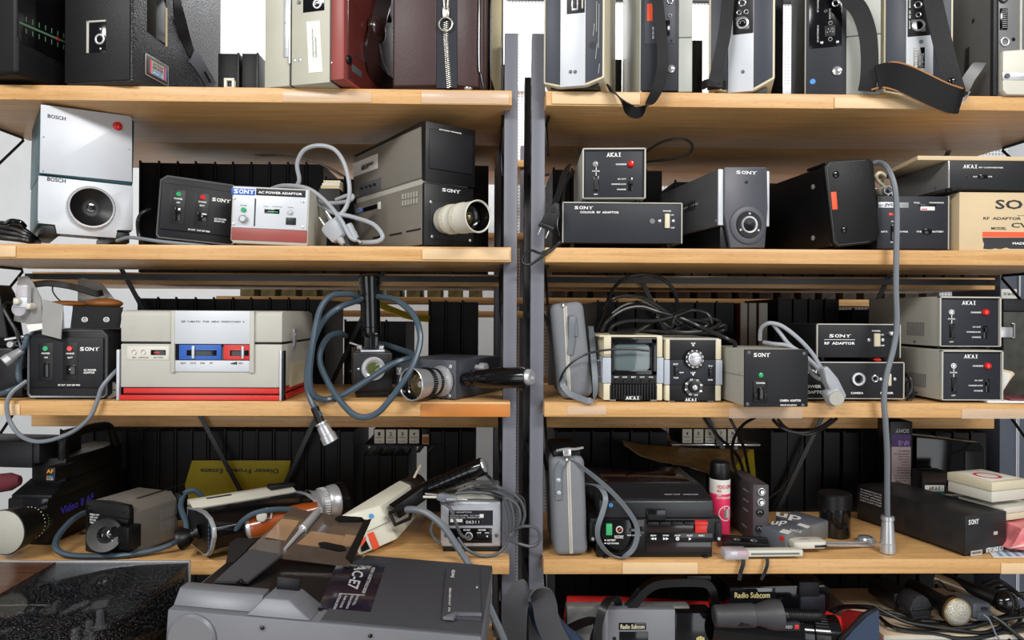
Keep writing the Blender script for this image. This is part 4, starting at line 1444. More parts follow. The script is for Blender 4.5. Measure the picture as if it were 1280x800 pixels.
F3 = lambda *a: a
cable('camera_cable', 'slate blue camera cable ending in a silver connector that hangs below the board', 'cable',
      [(401, 520, -.024), (393, 509, -.024), (386, 492, -.016), (383.7, 474, -.010), (386.5, 450, -.002), (393.4, 422.5, .005), (405.7, 399, .012), (425, 384, .02), (446, 376, .055), (462, 371, .09), (478, 371.5, .06), (496.5, 375.7, .03), (515.8, 392, .008), (524, 411.5, -.006), (524.6, 431, -.014), (515.8, 458, -.026), (502, 480, -.034), (485.5, 502, -.034), (471.8, 516, -.030), (455, 521.5, -.026), (439, 516, -.022), (422, 497, -.012), (408.5, 475, .004), (400, 453, .014), (401.6, 436, .022), (411, 421, .04), (424, 416.5, .07), (432, 420, .12)], 3.9, CABLEBLUE,
      ends=[(lambda e: e.rod(P(393, 509, -.024), P(402.5, 531, -.024), 5 * S, 14), BLACK, 'sleeve'),
            (lambda e: e.lathe(P(401, 528, -.024), (P(414, 553, -.024) - P(401, 528, -.024)), [(0, 0), (0, 7 * S), (.003, 7.4 * S), (.004, 6 * S), (.006, 6 * S), (.007, 7.5 * S), (.022, 8.2 * S), (.023, 9.5 * S), (.036, 9.8 * S), (.037, 8 * S), (.032, 7.4 * S), (.032, 0)], 22), SATIN, 'connector')])
cable('camera_cable', 'slate blue camera cable crossing in front of the bare lens mount', 'cable',
      [(452, 378, .10), (444, 370, .05), (433, 367.5, .03), (414, 370, .012), (401.6, 384, .0), (395, 406, -.008), (391, 431, -.018), (387.5, 458, -.024), (387, 478, -.026), (390, 491, -.024), (398, 498, -.016), (411, 499, -.004), (430.5, 492.6, .002), (458, 476, .008), (485.5, 458, .012), (502, 450.5, .018), (513, 447.6, .03), (514, 442, .05), (502, 437.6, .09), (482, 431, .12), (470, 430, .13)], 3.9, CABLEBLUE)

# zoom lens camera lying on its side
t = on('video_camera', 'flat dark camera lying down, silver zoom lens forward and black grip sideways', 'video camera', 571, .020, Z3, rz=-.50, up=.0005)
W_, H_ = -t.L(494, 475).x * .98, t.L(571, 450.5).z
PL = mat('slate camera enamel', '#3f424a', .42, var=.06)
t.part('camera_body', MB().box(-W_ + 2, -1, 2, 118, .5, H_ - .5, 1.2), PL)
t.box('front_plate', PL, -W_, 0, -2.5, 2, .3, H_, 1)
for px, py in ((564, 458), (563, 494.5)):
    s_ = screw(t, px, py, 2.4)
    s_.location.y = -2.3 * t.u
c0 = t.L(553, 476) + Vector((0, -2, 0))
tipw = t.local(P(513.5, 480.5, -.026))
ax = (tipw - c0).normalized()
ln = (tipw - c0).length
lens = t.part('zoom_lens', MB().lathe(c0, ax, [(0, 19.5), (3, 19.3), (4, 16), (ln * .22, 15.2), (ln * .30, 15.5), (ln * .31, 16), (ln * .44, 16.4), (ln * .5, 17), (ln * .6, 17.4), (ln * .68, 18), (ln * .97, 20), (ln, 20.2), (ln + .5, 19.4), (ln - 1, 18.4)], 48).m(1).lathe(c0, ax, [(ln - 1, 18.4), (ln * .84, 16.6), (ln * .82, 15)], 40).m(2).lathe(c0, ax, [(ln * .82, 15), (ln * .9, 9), (ln * .93, 0)], 36), [SATIN, GLOSS, AMBER])
e = ax.orthogonal().normalized()
g = ax.cross(e)
for f0, f1, r_ in ((.23, .30, 16.2), (.47, .60, 18)):
    rb = MB()
    for k in range(40):
        a = 2 * PI * k / 40
        dr = (e * math.cos(a) + g * math.sin(a)) * r_
        rb.rod(c0 + ax * ln * f0 + dr, c0 + ax * ln * f1 + dr, .95, 6)
    t.part('grip_rib', rb, BLACK, lens)
gs, ge = t.local(P(580, 474, .036)), t.local(P(659, 471.5, -.024))
d_ = (ge - gs).normalized()
gl = (ge - gs).length
t.part('grip', MB().lathe(gs, d_, [(0, 0), (0, 8), (6, 9), (10, 7.5), (15, 9), (24, 11.5), (gl * .6, 13), (gl - 2, 12.6), (gl, 12), (gl, 0)], 24), GLOSS)
t.part('grip_end', MB().lathe(ge, d_, [(-.5, 9.6), (5, 9.6), (6.4, 8.6), (6.4, 4), (5, 3.6), (5, 0)], 28), SATIN)
k0 = t.local(P(597, 459, .05))
t.part('knob', MB().lathe(k0, (1, -.1, 0), [(-2, 0), (-2, 3.5), (5, 3.5), (5, 6), (13, 6), (13.5, 4), (13.5, 0)], 20), SATIN)
t.text_l('SONY', -W_ + 2, H_ - 22, -W_ + 10, H_ - 12, -2.8)
t.done()
o = MB()
a = [P(x, y, .30) for x, y in ((470, 383), (488, 390), (505, 397), (520, 400.5), (536, 402))]
v_ = []
for k, p in enumerate(a):
    v_ += [p, p + Vector((0, .03, .012)), p + Vector((0, .03, .0115)), p + Vector((0, 0, -.0015))]
o.add(v_, [(i * 4 + k, i * 4 + (k + 1) % 4, i * 4 + 4 + (k + 1) % 4, i * 4 + 4 + k) for i in range(4) for k in range(4)] + [(3, 2, 1, 0), (16, 17, 18, 19)])
o = o.build('yellow_sheet', YELLOW, off=a[0])
tag(o, 'thin yellow sheets sagging onto the low black tape cases', 'sheet')

# ================================================================ third board, right unit
def pouch(t, w, h, d, zx0, zx1):
    """soft grey pouch standing on its end, zip down the front"""
    t.part('body', MB().box(0, w, 0, d, 0, h, 9, 4), GREYFAB)
    zp = MB().prism([(zx0, 4), (zx0 + 4.5, 4), (zx1 + 4.5, h - 4), (zx1, h - 4)], -1, 1, b=.3)
    t.part('zip_tape', zp, mat('pale zip tape', '#c9c4bc', .6))
    z2 = MB()
    n = 46
    for k in range(n):
        f_ = k / (n - 1)
        x = zx0 + 2.2 + (zx1 - zx0) * f_
        z = 6 + (h - 12) * f_
        z2.box(x - 1.3, x + 1.3, -1.6, -.6, z - .7, z + .7, 0)
    t.part('zipper', z2, ZIP)
    t.part('zip_top', MB().tube([(zx1, -1, h - 5), (zx1 + 1, 4, h - .5), (zx1 + 1, d * .5, h + 1)], 2, 6), ZIP)


t = on('equipment_pouch', 'grey fabric pouch leaning beside the small screen, on the third board', 'pouch', 702, .02, Z3, ry=-.115)
pouch(t, 41, 121, 95, 8, 15)
t.part('loop', MB().strap([(22, -1, 104), (24, -5, 102), (22, -6, 92), (20, -3, 72), (16, -2, 56)], 7, 1.4, (1, 0, .1)), CABLEMID)
t.part('tab', MB().box(22, 29, -3, 0, 78, 104, .8), CABLEMID)
t.part('snap_button', MB().cyl((25.5, -2.6, 84), (0, -1, 0), 2.6, 1.4, 14), CABLEMID)
t.done()
tag(MB().strap([P(*q) for q in ((702, 470, .008), (704, 482, -.004), (712, 492, -.006), (724, 497, -.006), (736, 501, -.008), (743, 496, -.002), (744, 480, .0), (742, 450, .02), (740, 425, .05), (738, 408, .07), (734, 420, .09))], .010, .0016, [Vector((.6, 0, .8)), Vector((.3, .3, .9)), Vector((.2, .2, 1)), Vector((0, 0, 1)), Vector((0, .2, 1)), Vector((.6, .8, 0)), Vector((1, .4, 0)), Vector((1, .2, 0)), Vector((1, .2, 0)), Vector((1, .2, 0)), Vector((1, .2, 0))]).build('carry_strap', CABLEMID, off=P(746, 497, 0)),
    'grey strap trailing from the leaning pouch round the small screen', 'strap')

STRIPG = mat('silver grey moulding', '#a9b0ba', .4, var=.04)


def shell(t, w, xs, z0, zb, zt, h, dep):
    """three banded cream and silver cheeks on both sides"""
    for x0_, x1_ in xs:
        for a, b_, m, o_ in ((z0, zb, CREAM, 0), (zb, zt, STRIPG, 1.4), (zt, h, CREAM, 0)):
            t.part('cheek', MB().box(x0_ - (o_ if x0_ < w / 2 else 0), x1_ + (o_ if x0_ > w / 2 else 0), -2.5 - o_ * .6, dep, a + .2, b_ - .2, 1), m)


t = on('monitor', 'small cream and black portable monitor with grey screen', 'monitor', 752.5, .008, Z3)
X = lambda px: t.L(px, 460).x
Z = lambda py: t.L(790, py).z
W_ = X(828)
t.part('cabinet', MB().box(4, W_ - 4, .5, 104, 2.5, Z(420.5), 1), BLACK)
shell(t, W_, ((1.5, X(763.5)), (X(820.2), W_ - .5)), 1.6, Z(479), Z(446.5), Z(420), 104)
t.part('top_cover', MB().box(-4, W_ - 1, -2, 106, Z(421.5), Z(419), .8), CREAM)
bz = MB()
x0_, x1_, za, zb_ = X(764.5), X(820), Z(468.5), Z(423)
for a in ((x0_, x1_, za, za + 5.5), (x0_, x1_, zb_ - 6, zb_), (x0_, x0_ + 3, za, zb_), (x1_ - 7, x1_, za, zb_)):
    bz.box(a[0], a[1], -4, .6, a[2], a[3], .8)
t.part('bezel', bz, GLOSS)
sv = bmesh.new()
bmesh.ops.create_grid(sv, x_segments=12, y_segments=8, size=.5)
sw, shh = X(813) - X(766), Z(430) - Z(464)
for v in sv.verts:
    x, y = v.co.x, v.co.y
    v.co = Vector((X(789.5) + x * sw, -1.4 + 5 * (x * x + y * y), Z(447) + y * shh))
t.part('screen', MB().bm(sv), SCREEN)
st = t.box('control_strip', CHAR2, X(763), X(820), -2.6, .5, Z(479.5), Z(468.5), .5)
for px, s_ in ((770, 'VERT'), (780.5, 'HOR'), (791.5, 'BRT'), (802, 'CONT'), (813.2, 'VOL')):
    t.part('control_knob', MB().lathe((X(px), -2.4, Z(476)), (0, -1, 0), [(0, 2.3), (3, 2), (3, 1.3), (2.6, 0)], 14), BLACK)
    t.text(s_, px - 3, 470.3, px + 3, 472, lift=2.8)
gr = MB()
n = 17
for k in range(n):
    x = X(763) + (X(819.5) - X(763)) * k / (n - 1)
    gr.box(x - 1, x + 1, -3.4, .4, 2.6, Z(480.5), .3)
t.part('grille', gr, BLACK)
t.box('grille_back', GLOSS, X(762), X(820), -.6, .5, 2.4, Z(480), .1)
t.box('name_plate', BLACK, X(779), X(801.5), -3.8, -3, Z(500), Z(494), .2)
t.text('AKAI', 781.5, 494.8, 798.5, 499.2, lift=3.9, word=True)
rg = [(1, 40, Z(451)), (-7.5, 40, Z(452)), (-7.5, 40, Z(471)), (1, 40, Z(472))]
t.part('strap_ring', MB().tube([(a, 12, c_) for a, b_, c_ in rg], 1.3, 8, res=0), CHROME)
for a in (10, W_ - 14):
    t.part('rubber_foot', MB().box(a, a + 8, 2, 10, 0, 2.6, .4), OFFWHITE)
    t.part('rubber_foot', MB().box(a, a + 8, 90, 98, 0, 2.6, .4), OFFWHITE)
t.done()
t = on('tuner', 'cream and black tuner with two round dials, joined to the small monitor', 'tuner', 828, .005, Z3)
X = lambda px: t.L(px, 460).x
Z = lambda py: t.L(865, py).z
W_ = X(901.5)
t.part('cabinet', MB().box(4, W_ - 4, .5, 108, 2, Z(425), 1), BLACK)
shell(t, W_, ((3, X(836.7)), (X(893.7), W_ - .8)), 1.6, Z(481), Z(449.5), Z(423.5), 108)
t.part('top_cover', MB().box(1, W_ - 3, -1, 110, Z(425.5), Z(422.5), .8), WARMGREY)
t.box('upper_panel', CHAR2, X(837), X(893.5), -2.4, .5, Z(449.4), Z(425), .5)
t.box('middle_panel', CHAR, X(837), X(893.5), -3, .5, Z(481), Z(449.6), .5)
t.box('lower_panel', BLACK, X(837), X(893.5), -2, .5, 1.5, Z(481.2), .5)
for (px, py, r1, r2, nt_) in ((866.3, 448.3, 12.6, 8.4, 12), (865.3, 483.4, 12.2, 3.4, 8)):
    kc = Vector((X(px), -3, Z(py)))
    kb = t.part('dial', MB().lathe(kc, (0, -1, 0), [(-1, r1), (3, r1), (4, r1 - 1), (4, 0)], 36), GLOSS)
    if nt_ == 12:
        t.part('dial_cap', MB().lathe(kc + Vector((0, -4, 0)), (0, -1, 0), [(0, r2), (1.6, r2), (2.2, r2 - .8), (2.2, 0)], 32), SATIN, kb)
        t.part('pointer', MB().box(-r2 + 1, r2 - 1, -8.4, -6, -1, 1, .4, M=Matrix.Translation((kc.x, -1, kc.z)) @ Matrix.Rotation(-.2, 4, 'Y')), ALU, kb)
    else:
        t.part('dial_ring', MB().lathe(kc + Vector((0, -4, 0)), (0, -1, 0), [(0, 7), (3, 6.6), (3.4, 5.5), (3.4, 0)], 28), BLACK, kb)
        t.part('dial_cap', MB().lathe(kc + Vector((0, -7, 0)), (0, -1, 0), [(0, r2), (3, r2 - .3), (3.4, r2 - 1), (3.4, 0)], 20), SATIN, kb)
    for k in range(nt_):
        a = 2 * PI * k / nt_ + .3
        rr_ = r1 - 2.2
        t.text_l(str(k + 2) if nt_ == 12 else 'BCDEFGHI'[k], kc.x + rr_ * math.cos(a) - (1 if nt_ == 12 else 1.6), kc.z + rr_ * math.sin(a) - 1.1, kc.x + rr_ * math.cos(a) + (1 if nt_ == 12 else 1.6), kc.z + rr_ * math.sin(a) + 1.1, -7.1)
for px, py, l0, l1 in ((844, 463.5, 'EXT', 'TUN'), (887, 466, 'TV', 'LINE')):
    sl = t.face('slide_switch', GLOSS, px - 2.5, py - 6, px + 2.5, py + 6, out=3.6, b=.3)
    t.face('slide_knob', BLACK, px - 1.8, py - 2, px + 1.8, py + 4, out=6, b=.5, parent=sl)
    t.text(l0, px - 3, py - 9.5, px + 3, py - 7.6, lift=3.1)
    t.text(l1, px - 3, py + 7.6, px + 3, py + 9.5, lift=3.1)
for py in (429.5, 466):
    q = [t.L(*p) for p in ((864, py + 1), (867, py + 1), (865.5, py + 3.6))]
    t.part('index_mark', MB().prism([(p.x, p.z) for p in q], -3.4, -2.2), WHITE)
    t.text('VHF' if py < 450 else 'UHF', 862.5, py - 1.4, 868.5, py + .6, lift=3.1)
t.text('MAIN', 848.5, 464.5, 853.5, 466.2, lift=3.1)
t.text('AKAI', 856, 497, 870.5, 501.5, lift=2.2, word=True)
for a in (8, W_ - 16):
    t.part('rubber_foot', MB().box(a, a + 8, 2, 10, 0, 2.2, .4), OFFWHITE)
    t.part('rubber_foot', MB().box(a, a + 8, 90, 98, 0, 2.2, .4), OFFWHITE)
t.done()

HG = 'black cables heaped on the small monitor and tuner'
HL = 'black cable in the heap lying on the small monitor and tuner'
for pts, r_ in (
        ([(741, 470, .16), (741, 440, .16), (745, 415, .15), (754, 393, .13), (765.6, 363, .08), (780.5, 348.5, .05), (801.7, 342.8, .05), (823, 346, .05), (840, 359, .05), (846, 376, .06), (845, 391, .07), (838, 404, .08)], 2.0),
        ([(738, 445, .17), (744, 412, .16), (754, 390, .13), (763.5, 376, .07), (780.5, 370, .07), (801.7, 372, .075), (818.7, 380, .07), (835.7, 392, .06), (854.8, 406, .05), (864, 411, .05)], 1.9),
        ([(752, 413.5, .04), (761, 399.5, .03), (780.5, 386.7, .035), (801.7, 383.5, .04), (823, 390, .04), (852.7, 398.4, .03), (874, 408, .03), (899, 418.6, .01), (910, 424, .004), (919, 430, .01), (912, 448, .02), (906, 462, .03)], 2.1),
        ([(890, 404, .02), (888, 397, .02), (882.4, 391, .025), (865.4, 387.8, .03), (844, 395, .02), (818.7, 400.5, .02), (789, 400.5, .025), (770, 405, .03), (763, 411, .03), (765, 416, .035), (790, 416.3, .03), (810, 406, .03), (823, 399, .045), (840, 392, .055), (856, 386, .07)], 1.9),
        ([(765, 392, .08), (780, 382, .085), (800, 378, .09), (815, 383, .09), (828, 392, .085), (842, 403, .08), (858, 411, .07), (880, 412, .06), (896, 409, .05), (905, 406, .05), (906, 412, .055), (890, 416, .06), (868, 416.5, .06)], 1.9),
        ([(835, 413, .03), (855, 415.5, .025), (878, 414, .03), (893, 409, .04), (900, 402, .05), (888, 399, .055), (866, 403, .05), (850, 409, .045), (838, 416, .04)], 2.0),
        ([(772, 413, .05), (800, 412, .045), (826, 414.5, .045), (846, 417, .04), (866, 413.5, .04), (884, 407, .035), (878, 401.5, .035), (858, 400, .04)], 1.8),
        ([(820, 396, .03), (838, 409, .02), (842, 400, .015), (846, 391, .02), (842, 380, .08)], 1.5)):
    cable('black_cable', HL, 'cable', pts, r_ * 1.25, RUBBER, HG)
cable('thin_cable', 'thin black cable arching across the grey screen of the small monitor', 'cable',
      [(811, 438.5, -.006), (795, 436.5, -.008), (770, 436.5, -.010), (742, 440, -.010), (722, 448, -.008), (709, 459, -.004), (702, 470, .0), (700, 479, .004), (704, 488, .006), (710, 494, .006)], 1.4, RUBBER)

# light grey adaptor with dark face
t = on('camera_adaptor', 'light grey adaptor with dark front and power switch, overhanging the board edge', 'adaptor', 929.5, -.060, Z3, rz=.05)
W_, H_, z0_ = t.L(1009, 475).x, t.L(929.5, 437).z, t.L(929.5, 508.5).z
z0_ = max(z0_, .8)
t.part('case', MB().box(0, W_, 0, 112, z0_ + 1, H_, 1.2), WARMGREY)
t.part('side_seam', MB().box(-.15, W_ + .15, 2, 111, (z0_ + H_) / 2 + 2, (z0_ + H_) / 2 + 2.8, 0), GREYM)
t.box('front_panel', CHAR2, 0, W_, -2.2, .5, z0_ - .3, H_ + .3, .6)
for p in ((935.5, 441), (1004, 442), (933.5, 505), (1002.5, 506.5)):
    screw(t, *p, r=2.2, m=GUN).location.y = -2.1 * t.u
t.text('SONY', 941, 441, 961, 446, lift=2.4, word=True)
t.part('pilot_lamp', MB().lathe(t.L(950, 468.7) + Vector((0, -2, 0)), (0, -1, 0), [(0, 3.2), (1.2, 3), (2, 1.4), (2, 0)], 16), GREEN)
sw_ = t.face('power_switch', BLACK, 940, 476, 957.5, 503, out=3.4, b=.8)
t.part('rocker', MB().box(*[f(t.L(945.5, 483).x, t.L(952.5, 500).x) for f in (min, max)], -7, -3, t.L(950, 500).z, t.L(950, 484).z, 1.2), GLOSS, sw_)
t.part('rocker_ear', MB().box(t.L(940.5, 490).x, t.L(945, 490).x, -5.4, -3, t.L(940, 498).z, t.L(940, 491).z, .6), CHAR2, sw_)
t.part('rocker_ear', MB().box(t.L(953, 490).x, t.L(957, 490).x, -5.4, -3, t.L(940, 498).z, t.L(940, 491).z, .6), CHAR2, sw_)
t.text('POWER', 944, 477.5, 955, 479.5, lift=3.6)
t.text('CAMERA  ADAPTOR', 973.7, 499, 1000, 501.7, lift=2.4)
t.text('MADE IN JAPAN', 974.5, 505.2, 994.5, 507.4, lift=2.4)
for py in (466, 476.5):
    screw(t, 924.5, py, 1.8, SATIN, 'x', 0)
for a in (10, W_ - 14):
    for b_ in (56, 98):
        t.part('rubber_foot', MB().cyl((a, b_, z0_ + 1.2), (0, 0, -1), 4, z0_ + 1.2, 12), BLACK)
t.done()

# stacked adaptors
t = on('power_adaptor', 'dark wide adaptor with round camera socket, lower of the stacked pair behind the grey plug', 'power adaptor', 1000, .02, Z3)
W_, H_ = t.L(1129.5, 475).x, t.L(1000, 452).z
t.part('case', MB().box(0, W_, 0, 125, 3, H_ - .6, 1), CHAR2)
t.box('front_panel', CHAR2, 1, W_ - 1.2, -1, .6, 3.4, H_ - 1.4, .3)
rim = MB()
for a in ((0, W_, H_ - 1.4, H_), (W_ - 1.4, W_, 3, H_), (0, W_, 3, 4)):
    rim.box(a[0], a[1], -2, .6, a[2], a[3], .3)
t.part('rim', rim, PALEGREY)
t.text('SONY', 992 + 10, 461.5, 1027, 466.5, lift=1.2, word=True)
t.text('POWER', 1003, 481, 1026, 485, lift=1.2)
t.text('ADAPTOR', 1003, 488, 1033, 492, lift=1.2)
cs = t.socket('camera_socket', 1071.7, 473.7, 8.4, 4, SATIN, mat('pale green insulator', '#8c988a', .5))
cs.location.y = -.5 * t.u
c = t.L(1071.7, 473.7)
for k in range(9):
    a = 2 * PI * k / 8
    r_ = 3 if k < 8 else 0
    t.part('socket_hole', MB().cyl((c.x + r_ * math.cos(a), -1.5, c.z + r_ * math.sin(a)), (0, -1, 0), .8, .6, 8), DKTXT, cs)
rj = t.socket('red_jack', 1092.5, 473.2, 4.4, 3, CHROME, RED)
rj.location.y = -.5 * t.u
for px in (1100.5, 1118):
    screw(t, px, 474, 2).location.y = -.9 * t.u
t.face('rocker_switch', CREAM, 1108.5, 467, 1112.5, 482, out=3.5, b=.6)
t.text('CAMERA', 1063, 489.8, 1078.5, 492.5, lift=1.2)
t.text('POWER', 1100, 489.8, 1116, 492.5, lift=1.2)
for a in (12, W_ - 14):
    for b_ in (10, 108):
        t.part('rubber_foot', MB().cyl((a, b_, 3.2), (0, 0, -1), 4, 3.2, 12), BLACK)
t.done()
zt_ = t.o.location.z + H_ * t.u
t = on('rf_adaptor', 'dark flat adaptor with white rocker switch, upper of the stacked pair behind the grey plug', 'adaptor', 1020, .024, zt_)
W_, z0_, H_ = t.L(1125, 425).x, 4.6, t.L(1020, 404.5).z
t.part('case', MB().box(0, W_, 0, 125, z0_, H_ - .6, 1), CHAR2)
t.box('front_panel', CHAR2, 1, W_ - 1.2, -1, .6, z0_ + .5, H_ - 1.4, .3)
rim = MB()
for a in ((0, W_, H_ - 1.4, H_), (W_ - 1.4, W_, z0_, H_), (0, 1.4, z0_, H_)):
    rim.box(a[0], a[1], -2, .6, a[2], a[3], .3)
t.part('rim', rim, PALEGREY)
t.text('SONY', 1036, 417.7, 1062.5, 421.8, lift=1.2, word=True)
t.face('rule', WHITE, 1030, 424.2, 1068, 424.9, out=1.15, b=0)
t.text('RF  ADAPTOR', 1030, 427.3, 1068, 430.8, lift=1.2)
t.text('POWER', 1089.5, 412.7, 1100, 414.6, lift=1.2)
t.text('ON', 1100.5, 417.5, 1104, 419.3, lift=1.2)
t.text('OFF', 1100, 431, 1105, 432.8, lift=1.2)
for px in (1085.7, 1103):
    screw(t, px, 425, 2.1).location.y = -.9 * t.u
t.face('rocker_switch', CREAM, 1091.7, 416.7, 1098.7, 433, out=3.5, b=.6)
sk = t.knob('jack', CHROME, 1112.5, 416.7, 3, prof=[(0, 3), (4, 3), (5, 2), (3, 1), (3, 0)], base=.8)
for a in (12, W_ - 14):
    for b_ in (10, 108):
        t.part('rubber_foot', MB().cyl((a, b_, z0_ + .2), (0, 0, -1), 4, z0_ + .1, 12), BLACK)
t.part('red_tab', MB().ball((t.L(1096, 448).x, -1, 2.2), 1, 5, 5, 2), RED)
t.done()

# grey mains plug and its flex
t = at('mains_plug', 'light grey angled mains plug lying before the stacked adaptors', 'plug', 1040, 490, -.016, ry=-.45, rz=.1)
t.part('plug_body', MB().box(-11, 9, -9, 9, -16, 6, 5, 3), CABLEGREY)
t.part('plug_face', MB().cyl((-3, -8, -6), (-.3, -1, 0), 9, 4, 24), WARMGREY)
t.part('strain_relief', MB().prism([(-4, 2), (10, -14), (13, -10), (12, 14), (6, 34), (-1, 34), (-4, 16)], -6, 6, b=2), CABLEGREY)
t.done()
cable('mains_cable', 'light grey flex rising in a bow from behind the overhanging adaptor to the plug', 'cable',
      [(950, 425, .04), (951, 412, .03), (957, 405.5, .02), (966, 404, .012), (980, 409, .004), (1000, 425, -.006), (1016, 443, -.010), (1026, 460, -.010), (1030, 468, -.008)], 2.7, CABLEGREY)
cable('mains_cable', 'light grey flex lying across the overhanging adaptor, passing under the plug', 'cable',
      [(955, 428, .02), (968, 430, .0), (985, 432, -.012), (1000, 440, -.014), (1012, 450, -.014), (1022, 460, -.012), (1030, 470, -.004), (1026, 474, .0), (1016, 468, .006), (1008, 456, .01)], 2.6, CABLEGREY)
cable('mains_cable', 'light grey flex dropping steeply from the bow behind the plug', 'cable',
      [(966, 405, .02), (975, 416, .012), (984, 428, .004), (994, 437, -.002), (1004, 446, .0), (1012, 455, .004)], 2.6, CABLEGREY)

# the two stacked chargers
t = on('battery_charger', 'pale grey charger with dark face, lower of the two stacked at the board end', 'charger', 1174, .010, Z3, up=.0042)
charger(t, 155, vent=True)
zt_ = t.o.location.z + 63 * t.u
t = on('battery_charger', 'pale grey charger with dark face, upper of the two stacked at the board end', 'charger', 1171.5, .036, zt_ + 3.4 * U(.036))
charger(t, 155, vent=True)
cable('black_cable', 'black plug lead bunched between the stacked adaptors and lower charger', 'cable',
      [(1131, 466, .03), (1138, 474, .02), (1139, 486, .02), (1134, 494, .02), (1131, 488, .03), (1136, 478, .04), (1141, 490, .035), (1139, 498, .03), (1134, 500, .03)], 2.6, RUBBER)

# things at the far end
t = on('storage_case', 'dark mottled case with small silver clasp behind the two stacked chargers', 'case', 1254, .09, Z3)
MOT = mat('mottled dark board', '#2c2d28', .6, var=.5, vs=60)
t.part('body', MB().box(0, 70, 0, 60, 0, 108, 1.5), MOT)
t.part('lid', MB().box(-1, 71, -1, 61, 108.5, 124, 1.5), CHAR2)
c = t.L(1257, 414)
t.part('clasp', MB().box(c.x - 9, c.x + 8, -2, 1, c.z - 8, c.z + 5, .6), SATIN)
t.part('clasp_loop', MB().tube([(c.x + 6, -2.5, c.z + 10), (c.x + 9, -3, c.z + 10), (c.x + 9, -3, c.z - 8), (c.x + 6, -2.5, c.z - 8)], .9, 6, res=0), CHROME)
t.done()
t = on('paper_folder', 'brown paper folder edge poking out beside the lower stacked charger', 'folder', 1250, .045, Z3)
t.part('cover', MB().prism([(0, 6), (0, 40), (16, 36), (19, 33), (12, 24), (2, 8)], 0, 2, b=.2), CARD)
t.part('inner_sheet', MB().prism([(1, 9), (1, 37), (14, 33), (10, 24)], -1.2, -.2, b=.1), PAPER)
t.done()
t = on('booklet', 'thin printed booklet lying under the board end beside the lower charger', 'booklet', 1236, -.002, Z3)
t.part('pages', MB().prism([(0, 2), (60, -1), (60, 70), (8, 66)], .2, 3, ax='z', b=.2), PAPER)
t.part('cover', MB().prism([(30, 3), (62, 0), (62, 72), (34, 68)], 3.1, 5.4, ax='z', b=.2), mat('wine red cover', '#6d2c34', .5))
t.done()
t = on('box_file', 'dark grey box file with white spine label above the mottled case', 'box file', 1250, .35, EDGEZ[0])
hf = (P(1255, 334, .35).z - EDGEZ[0]) / t.u
t.box('file', mat('slate box board', '#4c5260', .6), 0, 22, 0, 90, 0, hf, 1)
t.box('spine_label', PAPER, 1, 21, -.8, .2, hf - 40, hf - 28, .1)
t.text_l('01 bis 02', 4, hf - 36, 18, hf - 32, -1, DKTXT)
t.done()
t = on('box_file', 'dark grey box file with pale blue edge at the board end', 'box file', 1275, .35, EDGEZ[0])
t.box('file', MATS['slate box board'], 0, 42, 0, 90, 0, hf + 8, 1)
t.box('spine_edge', ALUP, -2, .2, -1, 60, 0, hf + 8, .3)
t.done()
for px, w_, lab, m in ((925, 8.8, 'pale grey tape box with red edge behind the overhanging adaptor, first of three', PALEGREY), (935.5, 9.5, 'pale grey tape box behind the overhanging adaptor, second of three', WARMGREY), (948, 11, 'pale grey tape box behind the overhanging adaptor, standing apart from two', PALEGREY)):
    t = on('tape_box', lab, 'tape box', px, REARY + .006, RZ[2])
    hh = (P(px, 379, REARY).z - RZ[2]) / t.u
    t.box('sleeve', m, 0, w_, 0, 100, 0, hh, .5)
    t.box('edge', mat('dark red edge', '#5c1f24', .5), -.9, 0, -.5, 100, 0, hh, .2)
    t.done()
# row of small labelled tapes in the second row, seen between the boards
# ================================================================ lowest seen board, left unit
def spot(name, label, cat, px, py, z, rz=0, group=None, rx=0, ry=0, up=.0005):
    """a thing whose base corner shows at a pixel on the level z"""
    p = PZ(px, py, z)
    p.z += up
    return T(name, label, cat, p, U(p.y), rz, group, rx, ry)


def on_plane(t, A, B, C, px, py):
    """local point where a pixel meets the plane through three local points, and its normal towards the camera"""
    n = (B - A).cross(C - A).normalized()
    o = t.I @ CL
    d = t.I.to_3x3() @ ray(px, py)
    if n.dot(o - A) < 0:
        n = -n
    return o + d * ((A - o).dot(n) / d.dot(n)), n


def decal(t, name, m, plane, pts, th=.5, parent=None):
    q = []
    for px, py in pts:
        p, n = on_plane(t, *plane, px, py)
        q.append(p)
    bm = bmesh.new()
    A = [bm.verts.new(p + n * th) for p in q]
    B = [bm.verts.new(p - n * .2) for p in q]
    bm.faces.new(A)
    bm.faces.new(B[::-1])
    k = len(q)
    for i in range(k):
        bm.faces.new((A[i], A[(i + 1) % k], B[(i + 1) % k], B[i]))
    bmesh.ops.recalc_face_normals(bm, faces=bm.faces)
    return t.part(name, MB().bm(bm), m, parent)


def decal_text(t, s, m, plane, o, ex, ey, lift=.6, parent=None):
    """text spread over the parallelogram o, o+ex, o+ey given in pixels"""
    vs, fs = text_mesh(s)
    out = []
    for a, b in vs:
        p, n = on_plane(t, *plane, o[0] + ex[0] * a + ey[0] * b, o[1] + ex[1] * a + ey[1] * b)
        out.append(p + n * lift)
    return t.part('lettering', MB().add(out, fs), m, parent)


